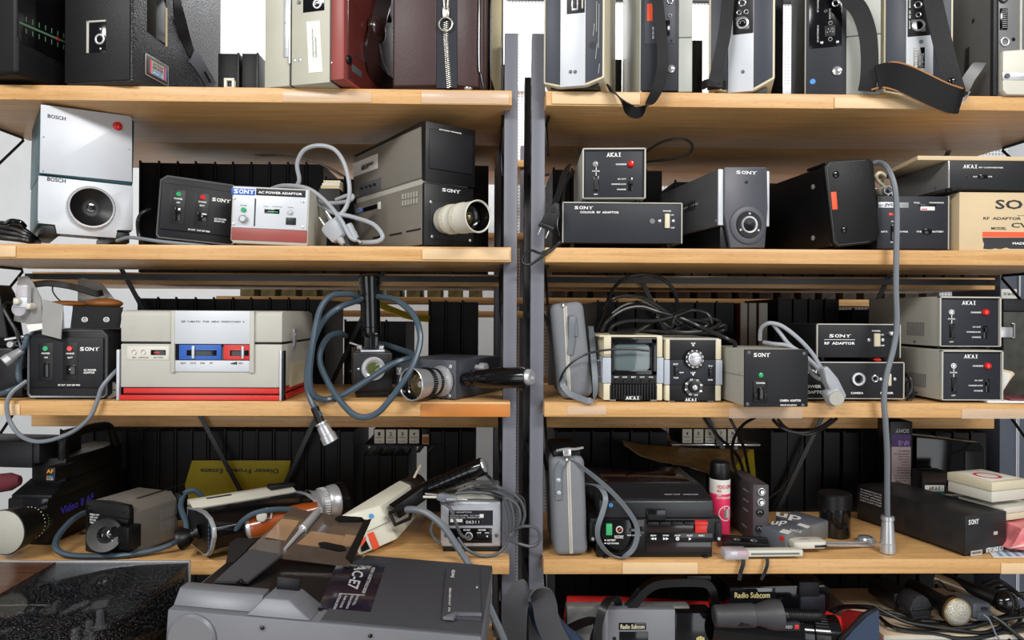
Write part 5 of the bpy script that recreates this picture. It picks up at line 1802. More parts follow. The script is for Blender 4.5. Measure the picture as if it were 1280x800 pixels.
# camcorder in the dark at the frame edge
t = spot('camcorder', 'black camcorder with pale lens cap at the frame edge on the lowest board', 'camcorder', 28, 681, Z4, rz=-.10)
W_ = t.L(62, 681).x
Z = lambda py: t.L(45, py).z
t.part('body', MB().box(-20, W_, 0, 150, 0, Z(624), 2), BLACK)
t.box('front_frame', GLOSS, 0, W_ - .5, -2, 1, 3, Z(622), 2)
t.part('shoulder', MB().prism([(-1, Z(624)), (-1, Z(619)), (30, Z(606)), (120, Z(606)), (150, Z(624))], -14, W_ + 3, ax='x', b=1), BLACK)
t.part('upper_body', MB().box(-10, W_ + 1, 26, 140, Z(612), Z(578), 2), BLACK)
t.part('viewfinder', MB().box(-80, 4, 10, 60, Z(588), Z(554), 2).box(-6, 12, 12, 90, Z(583), Z(556), 3), CHAR2)
t.part('carry_handle', MB().tube([(30, 30, Z(580)), (32, 30, Z(553)), (34, 60, Z(548)), (34, 110, Z(550)), (34, 128, Z(580))], 6, 10), BLACK)
foam = mat('dark red foam', '#5a2029', .9, bump=.5)
t.part('microphone', MB().lathe((-62, -8, Z(609)), (1, .25, .12), [(0, 0), (2, 10), (4, 12), (12, 12)], 20).m(1).lathe((-62, -8, Z(609)), (1, .25, .12), [(12, 12), (46, 11), (56, 6), (57, 0)], 20), [BLACK, foam])
c0 = t.local(P(48, 650, .06))
c1 = t.local(P(5.5, 665.5, -.012))
ax, ln = (c1 - c0).normalized(), (c1 - c0).length
lens = t.part('lens', MB().lathe(c0, ax, [(-6, 15), (0, 16), (ln * .12, 17), (ln * .14, 18.5), (ln * .34, 19), (ln * .36, 20), (ln * .58, 21), (ln * .6, 23.5), (ln * .96, 25.5), (ln, 26), (ln + .5, 25)], 44), BLACK)
t.part('lens_cap', MB().lathe(c0 + ax * ln, ax, [(-1, 25.2), (.8, 24.8), (1.4, 24), (1.4, 0)], 44), WARMGREY, lens)
e_ = ax.orthogonal().normalized()
g_ = ax.cross(e_)
dt = MB()
for k in range(26):
    a = 2 * PI * k / 26
    dr = e_ * math.cos(a) + g_ * math.sin(a)
    dt.ball(c0 + ax * ln * .24 + dr * 18.9, .7, n=6)
t.part('scale_mark', dt, CREAM, lens)
d2 = MB()
for k in range(12):
    a = 2 * PI * k / 30 + .5
    d2.ball(c0 + ax * ln * .08 + (e_ * math.cos(a) + g_ * math.sin(a)) * 17, .7, n=6)
t.part('scale_mark', d2, GREEN, lens)
t.text_l('AF', W_ - 4, Z(591), W_ + 5, Z(586), -.6, mat('amber lettering', '#c48a2c', .5))
t.box('label_panel', BLACK, W_ - 6, W_ + 7, -.2, 30, Z(602), Z(584), .6)
for k, m in enumerate((RED, GREEN, BLUE)):
    t.box('colour_mark', m, W_ - 4 + k * 3.2, W_ - 1.4 + k * 3.2, -.7, 0, Z(595.6), Z(594), 0)
t.text_l('CCD', W_ - 4, Z(599.5), W_ + 5, Z(596.2), -.6, DIMTXT)
vs_, fs_ = text_mesh('Video 8 AF')
t.part('lettering', MB().add([(W_ + .3, 18 + a * 62, 32 + b * 10 + a * 2) for a, b in vs_], fs_), mat('violet blue lettering', '#3a35b0', .5))
t.done()

# box camera with eyecup
t = spot('video_camera', 'grey-brown box camera with round black eyecup towards the viewer', 'video camera', 110, 689, Z4, rz=-.36)
W_ = t.L(164.5, 690).x
Z = lambda py: t.L(137, py).z
H_ = Z(628)
DL = min(t.L(221, 650, 'x', W_).y, 170)
t.part('camera_body', MB().prism([(2, 2), (W_ - 2, 2), (W_, 5), (W_, H_ - 10), (W_ - 9, H_ - .5), (6, H_ - .5), (2, H_ - 4)], 2, DL, b=1), mat('grey brown enamel', '#6a655d', .42, var=.06))
t.part('base_plate', MB().box(3, W_ - 3, 4, DL - 4, 0, 2.5, .4), BLACK)
t.part('front_plate', MB().prism([(0, 1), (W_, 0), (W_ + .5, H_ - 6), (W_ - 2, H_), (W_ / 2, H_ + 2), (2, H_), (0, H_ - 4)], -4, 3, b=1), BLACK)
for px, py in ((115, 635), (158, 638), (113.5, 683)):
    s_ = screw(t, px, py, 2, CHAR2)
    s_.location.y = -4 * t.u
c = t.L(137, 667) + Vector((0, -4, 0))
tip = t.local(P(130.5, 669.5, -.012))
ax, ln = (tip - c).normalized(), (tip - c).length
cup = t.part('eyecup', MB().lathe(c, ax, [(0, 19), (ln * .5, 18.4), (ln * .6, 19.2), (ln, 19.6), (ln + .6, 18.6)], 40).m(1).lathe(c, ax, [(ln + .6, 18.6), (ln * .5, 14), (ln * .3, 10)], 40), [BLACK, GREYM])
t.part('eyepiece', MB().lathe(c, ax, [(ln * .3, 10), (ln * .26, 8), (ln * .2, 5), (ln * .24, 0)], 28), GLASS, cup)
t.box('hinge_block', BLACK, W_ - 8, W_ + 9, -13, 6, Z(679), Z(651), 1.5)
t.box('hinge_arm', BLACK, 24, W_ + 2, -8, -3, Z(650), Z(643), 2)
for k in range(4):
    t.text_l(('HELD VTR', 'LIGHT LOW', 'BATT END', 'W.BAL')[k], 8, Z(645.5 + k * 3.4), 24 - k * 3, Z(643.2 + k * 3.4), -4.3)
for z0_ in (Z(648), Z(664)):
    v = MB()
    for k in range(6):
        v.box(W_ - .2, W_ + .35, DL * .62 + k * 5, DL * .62 + k * 5 + 3, z0_ - 10, z0_ + 2, 0)
    t.part('vent', v, GREYM)
t.box('name_strip', BLACK, W_ - 22, W_ - 18, 26, 100, H_ - .6, H_ + .1, 0)
t.part('lever', MB().lathe((-1, -1, 22), (-1, -.3, 0), [(0, 1.2), (5, 1.2), (5, 2), (9, 2), (9.5, 0)], 10), GLOSS)
t.box('rear_plug', BLACK, W_ - 6, W_ + 6, DL, DL + 14, H_ * .4, H_ * .95, 2)
t.done()
cable('camera_cable', 'slate blue cable looped on the board round the box camera with eyecup', 'cable',
      [(107, 641, .10), (101, 643, .09), (88, 652, .065), (74, 668, .035), (69, 682, .012), (76, 690.5, .005), (92, 694.5, .003), (115, 695.3, .002), (145, 694.8, .003), (172, 691.5, .010), (200, 685.5, .022), (222, 676, .036), (232, 665, .05), (232.5, 653, .06), (228, 641, .075), (226, 630, .09), (231, 617, .11), (242, 613, .12), (252, 620, .13), (258, 634, .14)], 3.7, CABLEBLUE)

# film style camera in black and cream
t = T('video_camera', 'slim black camera with cream top, silver zoom lens and brown leather grip', 'video camera', P(253, 694.4, .006), U(.006), .66)
pe = [t.L(a, b_, 'x', 0) for a, b_ in ((235.3, 634), (246, 636), (255, 640.5), (262, 648), (266.5, 660), (267, 672), (264, 687), (260, 693.5), (256.5, 694), (241, 680.5), (236.5, 675))]
pe = [(p.y, p.z) for p in pe]
cy, cz = sum(p[0] for p in pe) / len(pe), sum(p[1] for p in pe) / len(pe)
zlow = min(p[1] for p in pe)
t.o.location.z += 0
sc_ = lambda f, dx=0: [(cy + (a - cy) * f, cz + (b_ - cz) * f) for a, b_ in pe]
LN = 132
t.part('body', MB().prism(pe, 2.5, LN, ax='x', b=1), GLOSS)
t.part('end_rim', MB().prism(sc_(1.03), -1.2, 3.5, ax='x', b=.8), ALU)
t.part('end_plate', MB().prism(sc_(.93), -2, 0, ax='x', b=.5), BLACK)
ztop = max(p[1] for p in pe)
ymax = max(p[0] for p in pe)
ymin = min(p[0] for p in pe)
top = t.part('top_cover', MB().prism([(ymax + .5, ztop - 7), (ymax + .5, ztop + 1), (ymax - 10, ztop + .8), (ymax - 27, ztop - 4.2), (ymax - 27, ztop - 6.2), (ymax - 12, ztop - 2)], -1, LN + 4, ax='x', b=.4), OFFWHITE)
t.part('top_name_strip', MB().box(20, 52, ymax - 12, ymax - 8, ztop + .3, ztop + 1.3, .2), BLACK, top)
t.part('accessory_shoe', MB().prism([(0, 0), (34, 0), (38, 3), (0, 6)], -7, 7, b=.8, M=Matrix.Translation((LN - 30, ymax - 12, ztop + .8))), CHAR2)
t.part('front_rim', MB().prism(sc_(1.02), LN - 1, LN + 6, ax='x', b=1), ALU)
lc = Vector((LN + 6, cy + 2, cz + 8))
t.part('zoom_lens', MB().lathe(lc, (1, 0, 0), [(0, 22), (6, 20), (14, 18.5), (16, 21), (24, 21.5), (26, 20), (30, 23), (38, 24), (40, 24), (40, 21)], 40).m(1).lathe(lc, (1, 0, 0), [(40, 26), (50, 26), (50, 23), (44, 20), (43, 0)], 40), [SATIN, GLOSS])
rb = MB()
for k in range(40):
    a = 2 * PI * k / 40
    rb.rod(lc + Vector((16.5, 21.2 * math.cos(a), 21.2 * math.sin(a))), lc + Vector((23.5, 21.6 * math.cos(a), 21.6 * math.sin(a))), .7, 5)
t.part('grip_rib', rb, SATIN)
p0, p1 = t.L(250, 664, 'x', -2), t.local(P(226, 674, .002))
ax = (p1 - p0).normalized()
ln = (p1 - p0).length
t.part('eyecup', MB().lathe(p0, ax, [(0, 0), (0, 9), (4, 9), (5, 6), (ln * .4, 6), (ln * .5, 8), (ln * .7, 12), (ln, 14.5), (ln + 2, 14), (ln, 11), (ln - 4, 6), (ln - 4, 0)], 28), BLACK)
for k in range(8):
    t.text_l
    yv = ymin + 12
    t.part('lettering', MB().box(-2.4, -2, yv, yv + 1.8, cz - 20 + k * 5, cz - 17 + k * 5, 0), mat('blue print', '#3c6b9a', .5))
ga, gb = t.local(P(309, 661, -.005)), t.local(P(398, 636, .03))
ax = (gb - ga).normalized()
ln = (gb - ga).length
LTH = mat('glossy chestnut leather', '#8a3f14', .25, var=.25, coat=.5)
gp = t.part('grip', MB().lathe(ga, ax, [(3, 12), (8, 13.5), (ln * .4, 14), (ln * .8, 12), (ln, 9), (ln + 1, 0)], 26), LTH)
t.part('grip_cap', MB().lathe(ga, ax, [(-2, 0), (-2, 8), (0, 12), (4, 12.6), (4, 0)], 26), SATIN, gp)
t.part('grip_stud', MB().lathe(ga - ax * 8, ax, [(0, 0), (0, 3.4), (7, 3.4)], 12), BLACK, gp)
bk = t.local(P(327, 646, -.018))
t.part('buckle', MB().lathe(bk, (-.5, -1, .2), [(-2, 0), (-2, 6), (1, 6), (1.4, 5), (1.4, 0)], 18).tube([bk + Vector(v) for v in ((5, -1, -3), (11, -1, -4), (13, -1, 9), (6, -1, 10))], 1.2, 6, closed=True, res=0), PALEGREY)
so = t.part('cable_socket', MB().lathe(t.local(P(280, 669, -.004)), (-.2, -1, 0), [(-4, 8), (1, 8), (2, 6), (2, 0)], 20), BLACK)
t.done()
cable('camera_cable', 'slate cable curving from the slim black camera over its leather grip', 'cable',
      [(281, 669, -.010), (288, 667, -.016), (296, 660, -.018), (304, 650.5, -.02), (318.7, 641.5, -.018), (341, 637, -.012), (362, 637, .0), (376, 640, .01)], 3.4, CABLEBLUE)

# yellow envelope
t = T('envelope', 'yellow envelope with upside-down writing leaning on the dark tape cases', 'envelope', P(236, 628, .334), U(.334))
q = [t.L(a, b_) for a, b_ in ((236, 640), (231, 606), (240, 575.6), (363.7, 575.6), (358, 602), (350, 640))]
t.part('paper', MB().prism([(p.x, p.z) for p in q], 0, 1, b=.15), YELLOW)
t.text('Dieter Froese Estate', 250.5, 585.8, 348, 591.6, DKTXT, rot=2, lift=.3)
t.done()

# white camera lying with its grip up
t = T('video_camera', 'cream hooded camera lying on its side with long black ribbed grip', 'video camera', P(449, 696, .006), U(.006))
A_, B_, C_, D_ = [t.local(P(*p)) for p in ((449, 695.4, .007), (497, 674, .055), (475, 632, .045), (423, 646, .045))]
A2, B2, C2, D2 = [t.local(P(*p)) for p in ((478, 655, .175), (522, 645, .165), (514, 606, .155), (500, 599.5, .165))]
IV = mat('ivory plastic', '#d5d3c2', .45, var=.05)
t.part('hood', MB().hexa([A_, B_, B2, A2, D_, C_, C2, D2], 2.5), IV)
PLN = (A_, B_, C_)
PLD = (A_, C_, D_)
decal(t, 'blue_dot', BLUEDOT, PLD, [(464.3 + 3 * math.cos(a), 645 + 3 * math.sin(a)) for a in [2 * PI * k / 16 for k in range(16)]], .4)
decal(t, 'orange_sticker', ORANGE, PLN, [(459, 667.5), (466.5, 664.5), (474.5, 683.5), (467, 687.5)], .4)
decal(t, 'orange_sticker', ORANGE, PLN, [(450, 678), (457, 670), (457.5, 675), (452, 683)], .4)
decal(t, 'maker_label', GLOSS, PLN, [(451, 684), (457, 675), (462, 686), (452, 690)], .3)
decal(t, 'maker_label', PAPER, PLN, [(457, 674), (460, 671), (465, 685), (463, 686)], .3)
decal(t, 'hood_seam', GREYM, PLN, [(459, 664.2), (489, 650.2), (489, 650.8), (459, 664.9)], .25)
ga, gb = t.local(P(530, 614, .075)), t.local(P(603, 583, .05))
ax = (gb - ga).normalized()
ln = (gb - ga).length
prof = [(-6, 0), (-6, 9), (0, 11)]
for k in range(8):
    a = ln * (.12 + k * .095)
    prof += [(a, 11.4), (a + .6, 10.6), (a + 1.2, 11.4)]
prof += [(ln, 11.8), (ln + 2, 11), (ln + 2, 0)]
gp = t.part('grip', MB().lathe(ga, ax, prof, 26), GLOSS)
t.part('grip_end', MB().lathe(gb, ax, [(1, 10), (4, 9.6), (5.5, 7), (5, 0)], 8), SATIN, gp)
h0, h1 = t.local(P(492, 640, .045)), t.local(P(536, 609, .08))
hx = (h1 - h0)
n_ = Vector((0, 0, 1))
s_ = hx.cross(n_).normalized() * 9
u_ = s_.cross(hx).normalized() * 9
t.part('grip_base', MB().hexa([h0 - s_ - u_, h0 + s_ - u_, h1 + s_ - u_, h1 - s_ - u_, h0 - s_ + u_, h0 + s_ + u_, h1 + s_ + u_, h1 - s_ + u_], 2), BLACK)
br = MB().tube([t.local(P(*p)) for p in ((487, 641, .03), (507, 634, .02), (514, 640, .02), (512, 648, .02), (494, 656, .03), (487, 641, .03))], 2.6, 6, res=0)
t.part('cable_bracket', br, CHAR2)
l0 = (C2 + D2 + A2 + B2) / 4 + Vector((0, 0, 6))
ax = (l0 - (A_ + B_ + C_ + D_) / 4).normalized()
t.part('eyepiece_ring', MB().lathe(l0 - ax * 8, ax, [(0, 18), (10, 19), (12, 17), (18, 17), (19, 19), (26, 20), (28, 17), (40, 16), (52, 18), (53, 0)], 30), mat('dark bronze ring', '#2b211b', .35))
t.part('diopter_lever', MB().rod(t.local(P(517.5, 597, .14)), t.local(P(526, 581, .14)), 1.8), CREAM)
t.done()
cable('camera_cable', 'thick grey cable from the cream hooded camera running down past the board edge', 'cable',
      [(508, 637, .02), (518, 637, .012), (531, 640, .004), (546, 650, -.004), (558, 663, -.010), (570, 681, -.014), (584, 702, -.020), (594, 719, -.03), (603, 739, -.05), (615, 766, -.06), (630, 800, -.07), (640, 830, -.08)], 4.4, CABLEMID)

# silver power supply
t = spot('power_supply', 'small silver power supply with printed plate under a tangle of leads', 'power supply', 550.5, 690, Z4)
W_ = t.L(627, 670).x
Z = lambda py: t.L(590, py).z
t.part('base', MB().box(3, W_ - 3, 1, 108, 0, Z(684) + .5, .8), CHAR2)
t.part('case', MB().box(0, W_, 0, 112, Z(684), Z(627), 3, 3), ALU)
t.part('top_vent', MB().box(7, W_ - 10, 14, 92, Z(627) - .5, Z(627) + 1.2, .5), PALEGREY)
t.face('printed_plate', CHAR, 561, 638, 616, 656.7, out=.5, b=0)
for k, (a, b_, c_) in enumerate(((563, 590, 639.3), (563, 600, 643.5), (563, 604, 646))):
    t.text(('AC ADAPTOR', 'MODEL AA-P26   AC 220V', 'DC 12V 1.5A  50/60Hz 40W')[k], a, c_, b_, c_ + 1.5, DIMTXT, lift=.7)
t.face('white_field', PAPER, 563, 648.5, 578, 652.5, out=.7, b=0)
t.face('number_field', GLOSS, 580, 649.5, 600.5, 655, out=.7, b=0)
t.text('06311', 582, 650.3, 599, 654.2, DIMTXT, lift=.9)
t.face('approval_mark', PAPER, 599.5, 642.5, 604.5, 647, out=.65, b=0)
pn = t.face('control_panel', GLOSS, 562, 660, 615, 678.5, out=.7, b=.2)
t.text('DC OUT', 579.5, 661.3, 588, 663.2, lift=.9)
t.text('POWER', 598, 661.3, 607.5, 663.2, lift=.9)
t.text('OFF     ON', 596, 665, 611, 666.6, lift=.9)
t.socket('dc_socket', 586, 669.5, 5, 3).parent = pn
t.face('slide_switch', BLACK, 595.5, 667.5, 611.5, 672.5, out=2.4, b=.6, parent=pn)
t.knob('slide_knob', PAPER, 609, 669.5, 1, 1, base=2.4, parent=pn)
for px in (557.5, 620.5):
    screw(t, px, 669.3, 2.5, GUN)
t.done()
CG = 'leads tangled over the small silver power supply'
CLb = 'grey lead in the tangle over the small silver power supply'
for pts in ([(570, 616.6, .03), (590, 615.5, .03), (612, 617, .03), (632, 622, .025), (646, 631, .02), (650, 646, .015), (645, 662, .02), (637, 670, .03)],
            [(572, 614, .05), (588, 608, .055), (602, 606.5, .06), (618, 608, .06), (634, 613, .055), (650, 625, .04), (656, 642, .03), (653, 656, .03)],
            [(606, 592, .07), (612, 597, .075), (620, 606, .07), (627, 616, .06), (632, 628, .045), (637, 652, .025), (635, 676, .012), (622, 692, .008), (602, 694.5, .004), (584, 687, .0), (572, 672, .004)],
            [(551, 628, .035), (558, 631, .028), (564, 638, .02), (569, 652, .016), (576, 668, .018), (584, 672.5, .022), (587, 670, .03)],
            [(580, 609, .08), (598, 612, .08), (618, 614, .075), (634, 622, .06), (641, 640, .04), (642, 660, .03), (638, 676, .03)],
            [(545, 650, .06), (540, 655, .055), (539, 665, .045), (544, 674, .035), (551, 681, .03)],
            [(638, 676, .02), (650, 680, .0), (664, 683, -.006), (673, 678, -.008), (675, 668, -.008), (668, 659, -.006), (654, 658, .0), (643, 662, .01)]):
    cable('power_lead', CLb, 'cable', [(a, b, min(c, .012) if a > 612 else c) for a, b, c in pts], 2.0, mat('dark grey lead', '#4b4e52', .42), CG)
t = T('mains_plug', 'grey flat plug with bare pins lying above the silver power supply', 'plug', P(560, 622, .03), U(.03), 0, ry=.10)
t.part('plug_body', MB().prism([(-14, -3), (-6, -6), (6, -4), (8, -3), (8, 4), (4, 4), (-8, 5), (-14, 3)], -4, 4, b=1), CABLEMID)
for k in range(3):
    t.part('relief_ring', MB().lathe((4 + k * 2.6, 0, .5), (1, 0, 0), [(0, 0), (0, 4.6 - k * .5), (1.6, 4.6 - k * .5), (1.6, 0)], 12), CABLEMID)
t.part('pin', MB().rod((-31, -1, -2), (-13, 0, -1), 1.5), OFFWHITE)
t.part('pin', MB().rod((-29, 3, 1), (-13, 3, 1), 1.5), CHROME)
t.done()
t = T('jack_plug', 'thin silver jack plug lying beside the grey flat plug', 'plug', P(572, 624.5, .022), U(.022), 0, ry=.0)
t.part('barrel', MB().lathe((-14, 0, 0), (1, 0, 0), [(0, 0), (0, 2.2), (12, 1.9), (13, 1), (26, .8), (27, 0)], 12), SATIN)
t.done()

# small labelled tapes on the second row, seen between the boards
TL = mat('cream printed spine', '#d9d4c4', .6, var=.05)
def small_tape(px, y0, y1, w, label, num, group, lv_z, Y=.335, m=TL):
    t = T('video_tape', label, 'video tape', P(px, y1, Y), U(Y))
    h = t.L(px, y0).z
    t.part('shell', MB().box(-.6, w + .4, .8, 60, 0, h, .4), CASEBLACK)
    t.part('spine_label', MB().box(.6, w - .6, -.3, 1, .8, h - .4, .1), m)
    t.text_l(num, w * .35, h - 8, w * .6, h - 3.5, -.5, DKTXT)
    t.text_l('tape', w * .15, h * .38, w * .75, h * .5, -.5, GREYM)
    t.text_l('U-60', w * .2, h * .15, w * .7, h * .24, -.5, GREYM)
    t.done()


for k in range(4):
    small_tape(467.5 + k * 14.5, 536.5, 555, 13.4, ('cream labelled tape marked one, first of four above the small rack', 'cream labelled tape marked two, second of four above the small rack', 'cream labelled tape marked three, third of four above the small rack', 'cream labelled tape marked four, last of four above the small rack')[k], str(k + 1), None, 0)
t = T('tape_box', 'narrow tape box with orange foot beside the numbered cream tapes', 'tape box', P(527, 555, .335), U(.335))
t.box('box', CASEBLACK, 0, 10, 0, 60, 0, 19, .3)
t.box('band', CARD, 1, 9, -.5, .5, 0, 12, .1)
t.box('band_print', mat('rust print', '#a6562a', .6), 1.5, 8.5, -.8, -.2, 1, 9, .1)
t.done()
t = T('tape_rack', 'dark slotted tape rack under the four numbered cream tapes', 'rack', P(455, 568, .335), U(.335))
t.part('shelf', MB().box(0, 100, 0, 80, 10, 12.4, .3), CHAR2)
for k in range(6):
    t.part('divider', MB().prism([(8 + k * 14, 2), (13 + k * 14, 2), (19 + k * 14, 10), (14 + k * 14, 10)], 1, 76, b=.3), BLACK)
t.done()

# ================================================================ work table before the shelves (below the frame) with two recorders
TBZ = -.530
t = T('work_table', 'plain table in front of the shelves under the two big recorders', 'table', Vector((-.40, -.32, FLOORZ)), 1)
t.box('table_top', WOOD, -.60, .42, -.30, .29, TBZ - FLOORZ - .03, TBZ - FLOORZ, .003)
for sx in (-.57, .38):
    for sy in (-.27, .25):
        t.box('leg', STEEL, sx, sx + .035, sy, sy + .035, 0, TBZ - FLOORZ - .03, .002)

# recorder with opened cassette lid
def solve_tilt(px0, py0, px1, py1, Y, rz):
    a, b_ = -.4, .4
    for _ in range(40):
        m_ = (a + b_) / 2
        tt = Matrix.Translation(P(px0, py0, Y)) @ (Matrix.Rotation(rz, 4, 'Z') @ Matrix.Rotation(m_, 4, 'Y'))
        I = tt.inverted()
        o_, d_ = I @ CL, I.to_3x3() @ ray(px1, py1)
        p = o_ + d_ * (-o_.y / d_.y)
        if p.z < 0:
            a = m_
        else:
            b_ = m_
    return (a + b_) / 2


VY, VR = -.345, -.07
tilt = solve_tilt(209, 761, 602, 796, VY, VR)
t = T('video_recorder', 'large grey portable recorder with opened cassette lid on the table', 'video recorder', P(209, 761, VY), U(VY), VR, ry=tilt)
VG = mat('grey metallic plastic', '#6a6c72', .42, var=.05, metal=.15, bump=.06, bs=1200)
VD = mat('dark speckled plastic', '#3a3b40', .5, var=.10, vs=300, bump=.1, bs=1200)
W_ = t.L(602, 796).x
LT = lambda px, py, z=0: t.L(px, py, 'z', z)
DB = LT(560, 703).y
HB = -min(150, (t.o.location.z - TBZ) / t.u - 2)
t.part('body', MB().box(0, W_, 0, DB, HB * .72, -.5, 3), VG)
t.part('top_deck', MB().box(LT(405, 770).x, W_ - 1, 3, DB - 2, -1.5, 1.6, .8), VD)
# raised left bank
x1 = LT(324, 765).x
yr = LT(272, 730, 17).y
t.part('well_floor', MB().box(4, LT(400, 770).x, yr, DB - 3, -1, .8, .4), BLACK)
t.part('left_bank', MB().prism([(10, 0), (24, 17), (yr, 17), (yr + 5, 0)], 2, x1, ax='x', b=1.4), VG)
xh0, xh1 = LT(308, 768).x, LT(390, 774).x
t.part('front_hump', MB().hexa([(xh0, 1, 0), (xh1, 1, 0), (xh1 + 2, 46, 0), (xh0 + 4, 46, 0), (xh0 + 18, 12, 19), (xh1 - 32, 12, 19), (xh1 - 26, 44, 21), (xh0 + 22, 44, 21)], 1.6), VG)
t.part('hump_tab', MB().box(xh0 + 24, xh0 + 54, 36, 40, 18, 36, 1.2), BLACK)
c = t.L(240, 798)
t.part('round_boss', MB().lathe(c, (0, -1, 0), [(-1, 31), (2, 31), (5, 28), (5, 0)], 44), VG)
for px, py in ((328, 785), (463, 795)):
    t.socket('screw_well', px, py, 4.6, .8, VG, GLOSS)
# deck label
q = [LT(a, b_, 1.6) for a, b_ in ((398, 760), (421, 705), (481, 709), (463, 765))]
lb = t.part('deck_label', MB().prism([(p.x, p.y) for p in q], 1.4, 2.2, ax='z', b=.1), mat('dark purple label', '#171224', .2, coat=.4))
PLL = (q[0], q[1], q[2])
for s_, o_, ex, ey in (('AC-E7', (433, 735), (11.5, -30), (14, 2.5)), ('VIDEO CASSETTE RECORDER', (452, 742), (13.5, -33), (4, .8)), ('ELECTRONIC EDITING', (416, 762), (8, -19), (3.4, .6)), ('FRAME COUNTER', (424, 760), (7, -15), (3, .6)), ('TRACKING', (432, 761), (7, -17), (3, .6)), ('SLOW STILL', (440, 757), (6.5, -13), (3, .6))):
    decal_text(t, s_, DIMTXT, PLL, (o_[0] + ex[0], o_[1] + ex[1]), (-ex[0], -ex[1]), ey, .75)
decal(t, 'rule', DIMTXT, PLL, [(424, 742), (456, 744.2), (456, 745), (424, 742.8)], .7)
q = [LT(a, b_, 1.6) for a, b_ in ((552, 774), (557.5, 712.5), (599, 711), (601.5, 777))]
t.part('connector_cover', MB().prism([(p.x, p.y) for p in q], 1, 5, ax='z', b=.8), VD)
PLC = tuple(p + Vector((0, 0, 3.4)) for p in q[:3])
for s_, o_, ex, ey in (('EIAJ', (563, 722), (.6, -9), (5, .2)), ('VIDEO AUDIO IN OUT', (560.5, 757), (1, -22), (2.6, .1)), ('RF DC', (560, 765), (.3, -5), (2.6, .1)), ('3', (595, 736), (.2, -3), (2, 0))):
    decal_text(t, s_, PAPER, PLC, (o_[0] + ex[0], o_[1] + ex[1]), (-ex[0], -ex[1]), ey, .6)
q = [LT(a, b_, 5) for a, b_ in ((553.5, 774), (568, 767), (601, 768), (602, 770), (571, 769.5), (567, 775))]
t.part('cover_lip', MB().prism([(p.x, p.y) for p in q], 4, 8, ax='z', b=.4), VG)
# well and lid
q = [LT(a, b_, 0) for a, b_ in ((330, 752), (352, 704), (424, 706), (402, 764))]
t.part('cassette_well', MB().prism([(p.x, p.y) for p in q], .1, 2, ax='z'), BLACK)
LM = mat('smoky brown lid', '#4a3f37', .12, var=.10, coat=.6, alpha=.93)
lw = lambda px, py, Y: t.local(P(px, py, Y))
BLp, BRp, TRp, TLp = lw(352, 693, -.20), lw(437, 704, -.205), lw(463, 650, -.10), lw(364, 635, -.09)
LLp = lw(311, 686, -.19)
def slab(t, name, m, pts, th):
    q = [Vector(p) for p in pts]
    n = (q[1] - q[0]).cross(q[2] - q[0]).normalized() * th
    bm = bmesh.new()
    A = [bm.verts.new(p) for p in q]
    B = [bm.verts.new(p + n) for p in q]
    k = len(q)
    bm.faces.new(A)
    bm.faces.new(B[::-1])
    for i in range(k):
        bm.faces.new((A[i], A[(i + 1) % k], B[(i + 1) % k], B[i]))
    bmesh.ops.bevel(bm, geom=bm.edges[:], offset=.6, segments=2, affect='EDGES')
    bmesh.ops.recalc_face_normals(bm, faces=bm.faces)
    return t.part(name, MB().bm(bm), m)


lid = slab(t, 'cassette_lid', LM, [LLp, BLp, BRp, TRp, TLp], -6)
nl = (BRp - BLp).cross(TLp - BLp).normalized()
if nl.dot(t.I @ CL - BLp) < 0:
    nl = -nl
PLI = (BLp, BRp, TLp)
decal(t, 'window_panel', mat('amber brown window', '#8a6c50', .14, coat=.6), PLI, [(331, 671.5), (352, 648.5), (374, 651), (372, 655), (357, 676)], .4, lid)
decal(t, 'window_panel', MATS['amber brown window'], PLI, [(389, 664), (430, 670), (424, 687), (371, 680)], .4, lid)
decal(t, 'window_panel', MATS['amber brown window'], PLI, [(432, 668), (452, 671), (446, 684), (424, 682)], .4, lid)
r0, r1 = on_plane(t, *PLI, 398, 641)[0] + nl * 4, on_plane(t, *PLI, 356, 688)[0] + nl * 2
ax = (r1 - r0).normalized()
ln = (r1 - r0).length
t.part('lid_strut', MB().lathe(r0, ax, [(0, 0), (0, 5), (ln * .04, 6), (ln * .42, 6.6), (ln * .5, 7), (ln * .52, 5), (ln * .6, 3.4), (ln, 2.4), (ln, 0)], 20), SATIN, lid)
for pts in (((419, 650), (424, 647), (452, 649), (455, 652), (446, 653), (424, 653)), ((398, 681), (406, 680), (430, 685), (432, 689), (424, 690), (400, 685))):
    decal(t, 'hinge', BLACK, PLI, pts, 4, lid)
decal(t, 'hinge_edge', BLACK, PLI, [(455, 652), (464, 650), (440, 705), (432, 698)], 2.5, lid)
slab(t, 'lid_arm', VD, [lw(268, 726, -.27), lw(312, 686, -.19), lw(353, 692.5, -.20), lw(310, 727, -.27)], 4)
slab(t, 'lid_arm_block', CHAR2, [lw(282, 704, -.20), lw(287, 678, -.15), lw(297, 672, -.14), lw(320, 673, -.14), (lw(306, 690, -.18)), lw(292, 703, -.20)], 10)
t.part('pivot', MB().cyl(lw(301, 727, -.275), (0, -1, 0), 4, 6, 14), BLACK)
slab(t, 'far_lid_edge', VD, [lw(437, 703, -.205), lw(449, 699, -.19), lw(560, 704, -.125), lw(556, 708, -.125), lw(480, 704, -.17)], 4)
for a in (20, W_ - 30):
    for b_ in (16, DB - 26):
        lz = HB * .72
        t.part('foot', MB().cyl((a, b_, lz + 1), (0, 0, -1), 8, 8, 16), BLACK)
bottom_left = t
# riser that carries the tilted recorder
t.done()
low = min((v.z for o_ in bpy.data.objects if o_.parent == bottom_left.o for v in [bottom_left.M @ Vector((c_[0] / bottom_left.u, c_[1] / bottom_left.u, c_[2] / bottom_left.u)) for c_ in o_.bound_box]), default=0)

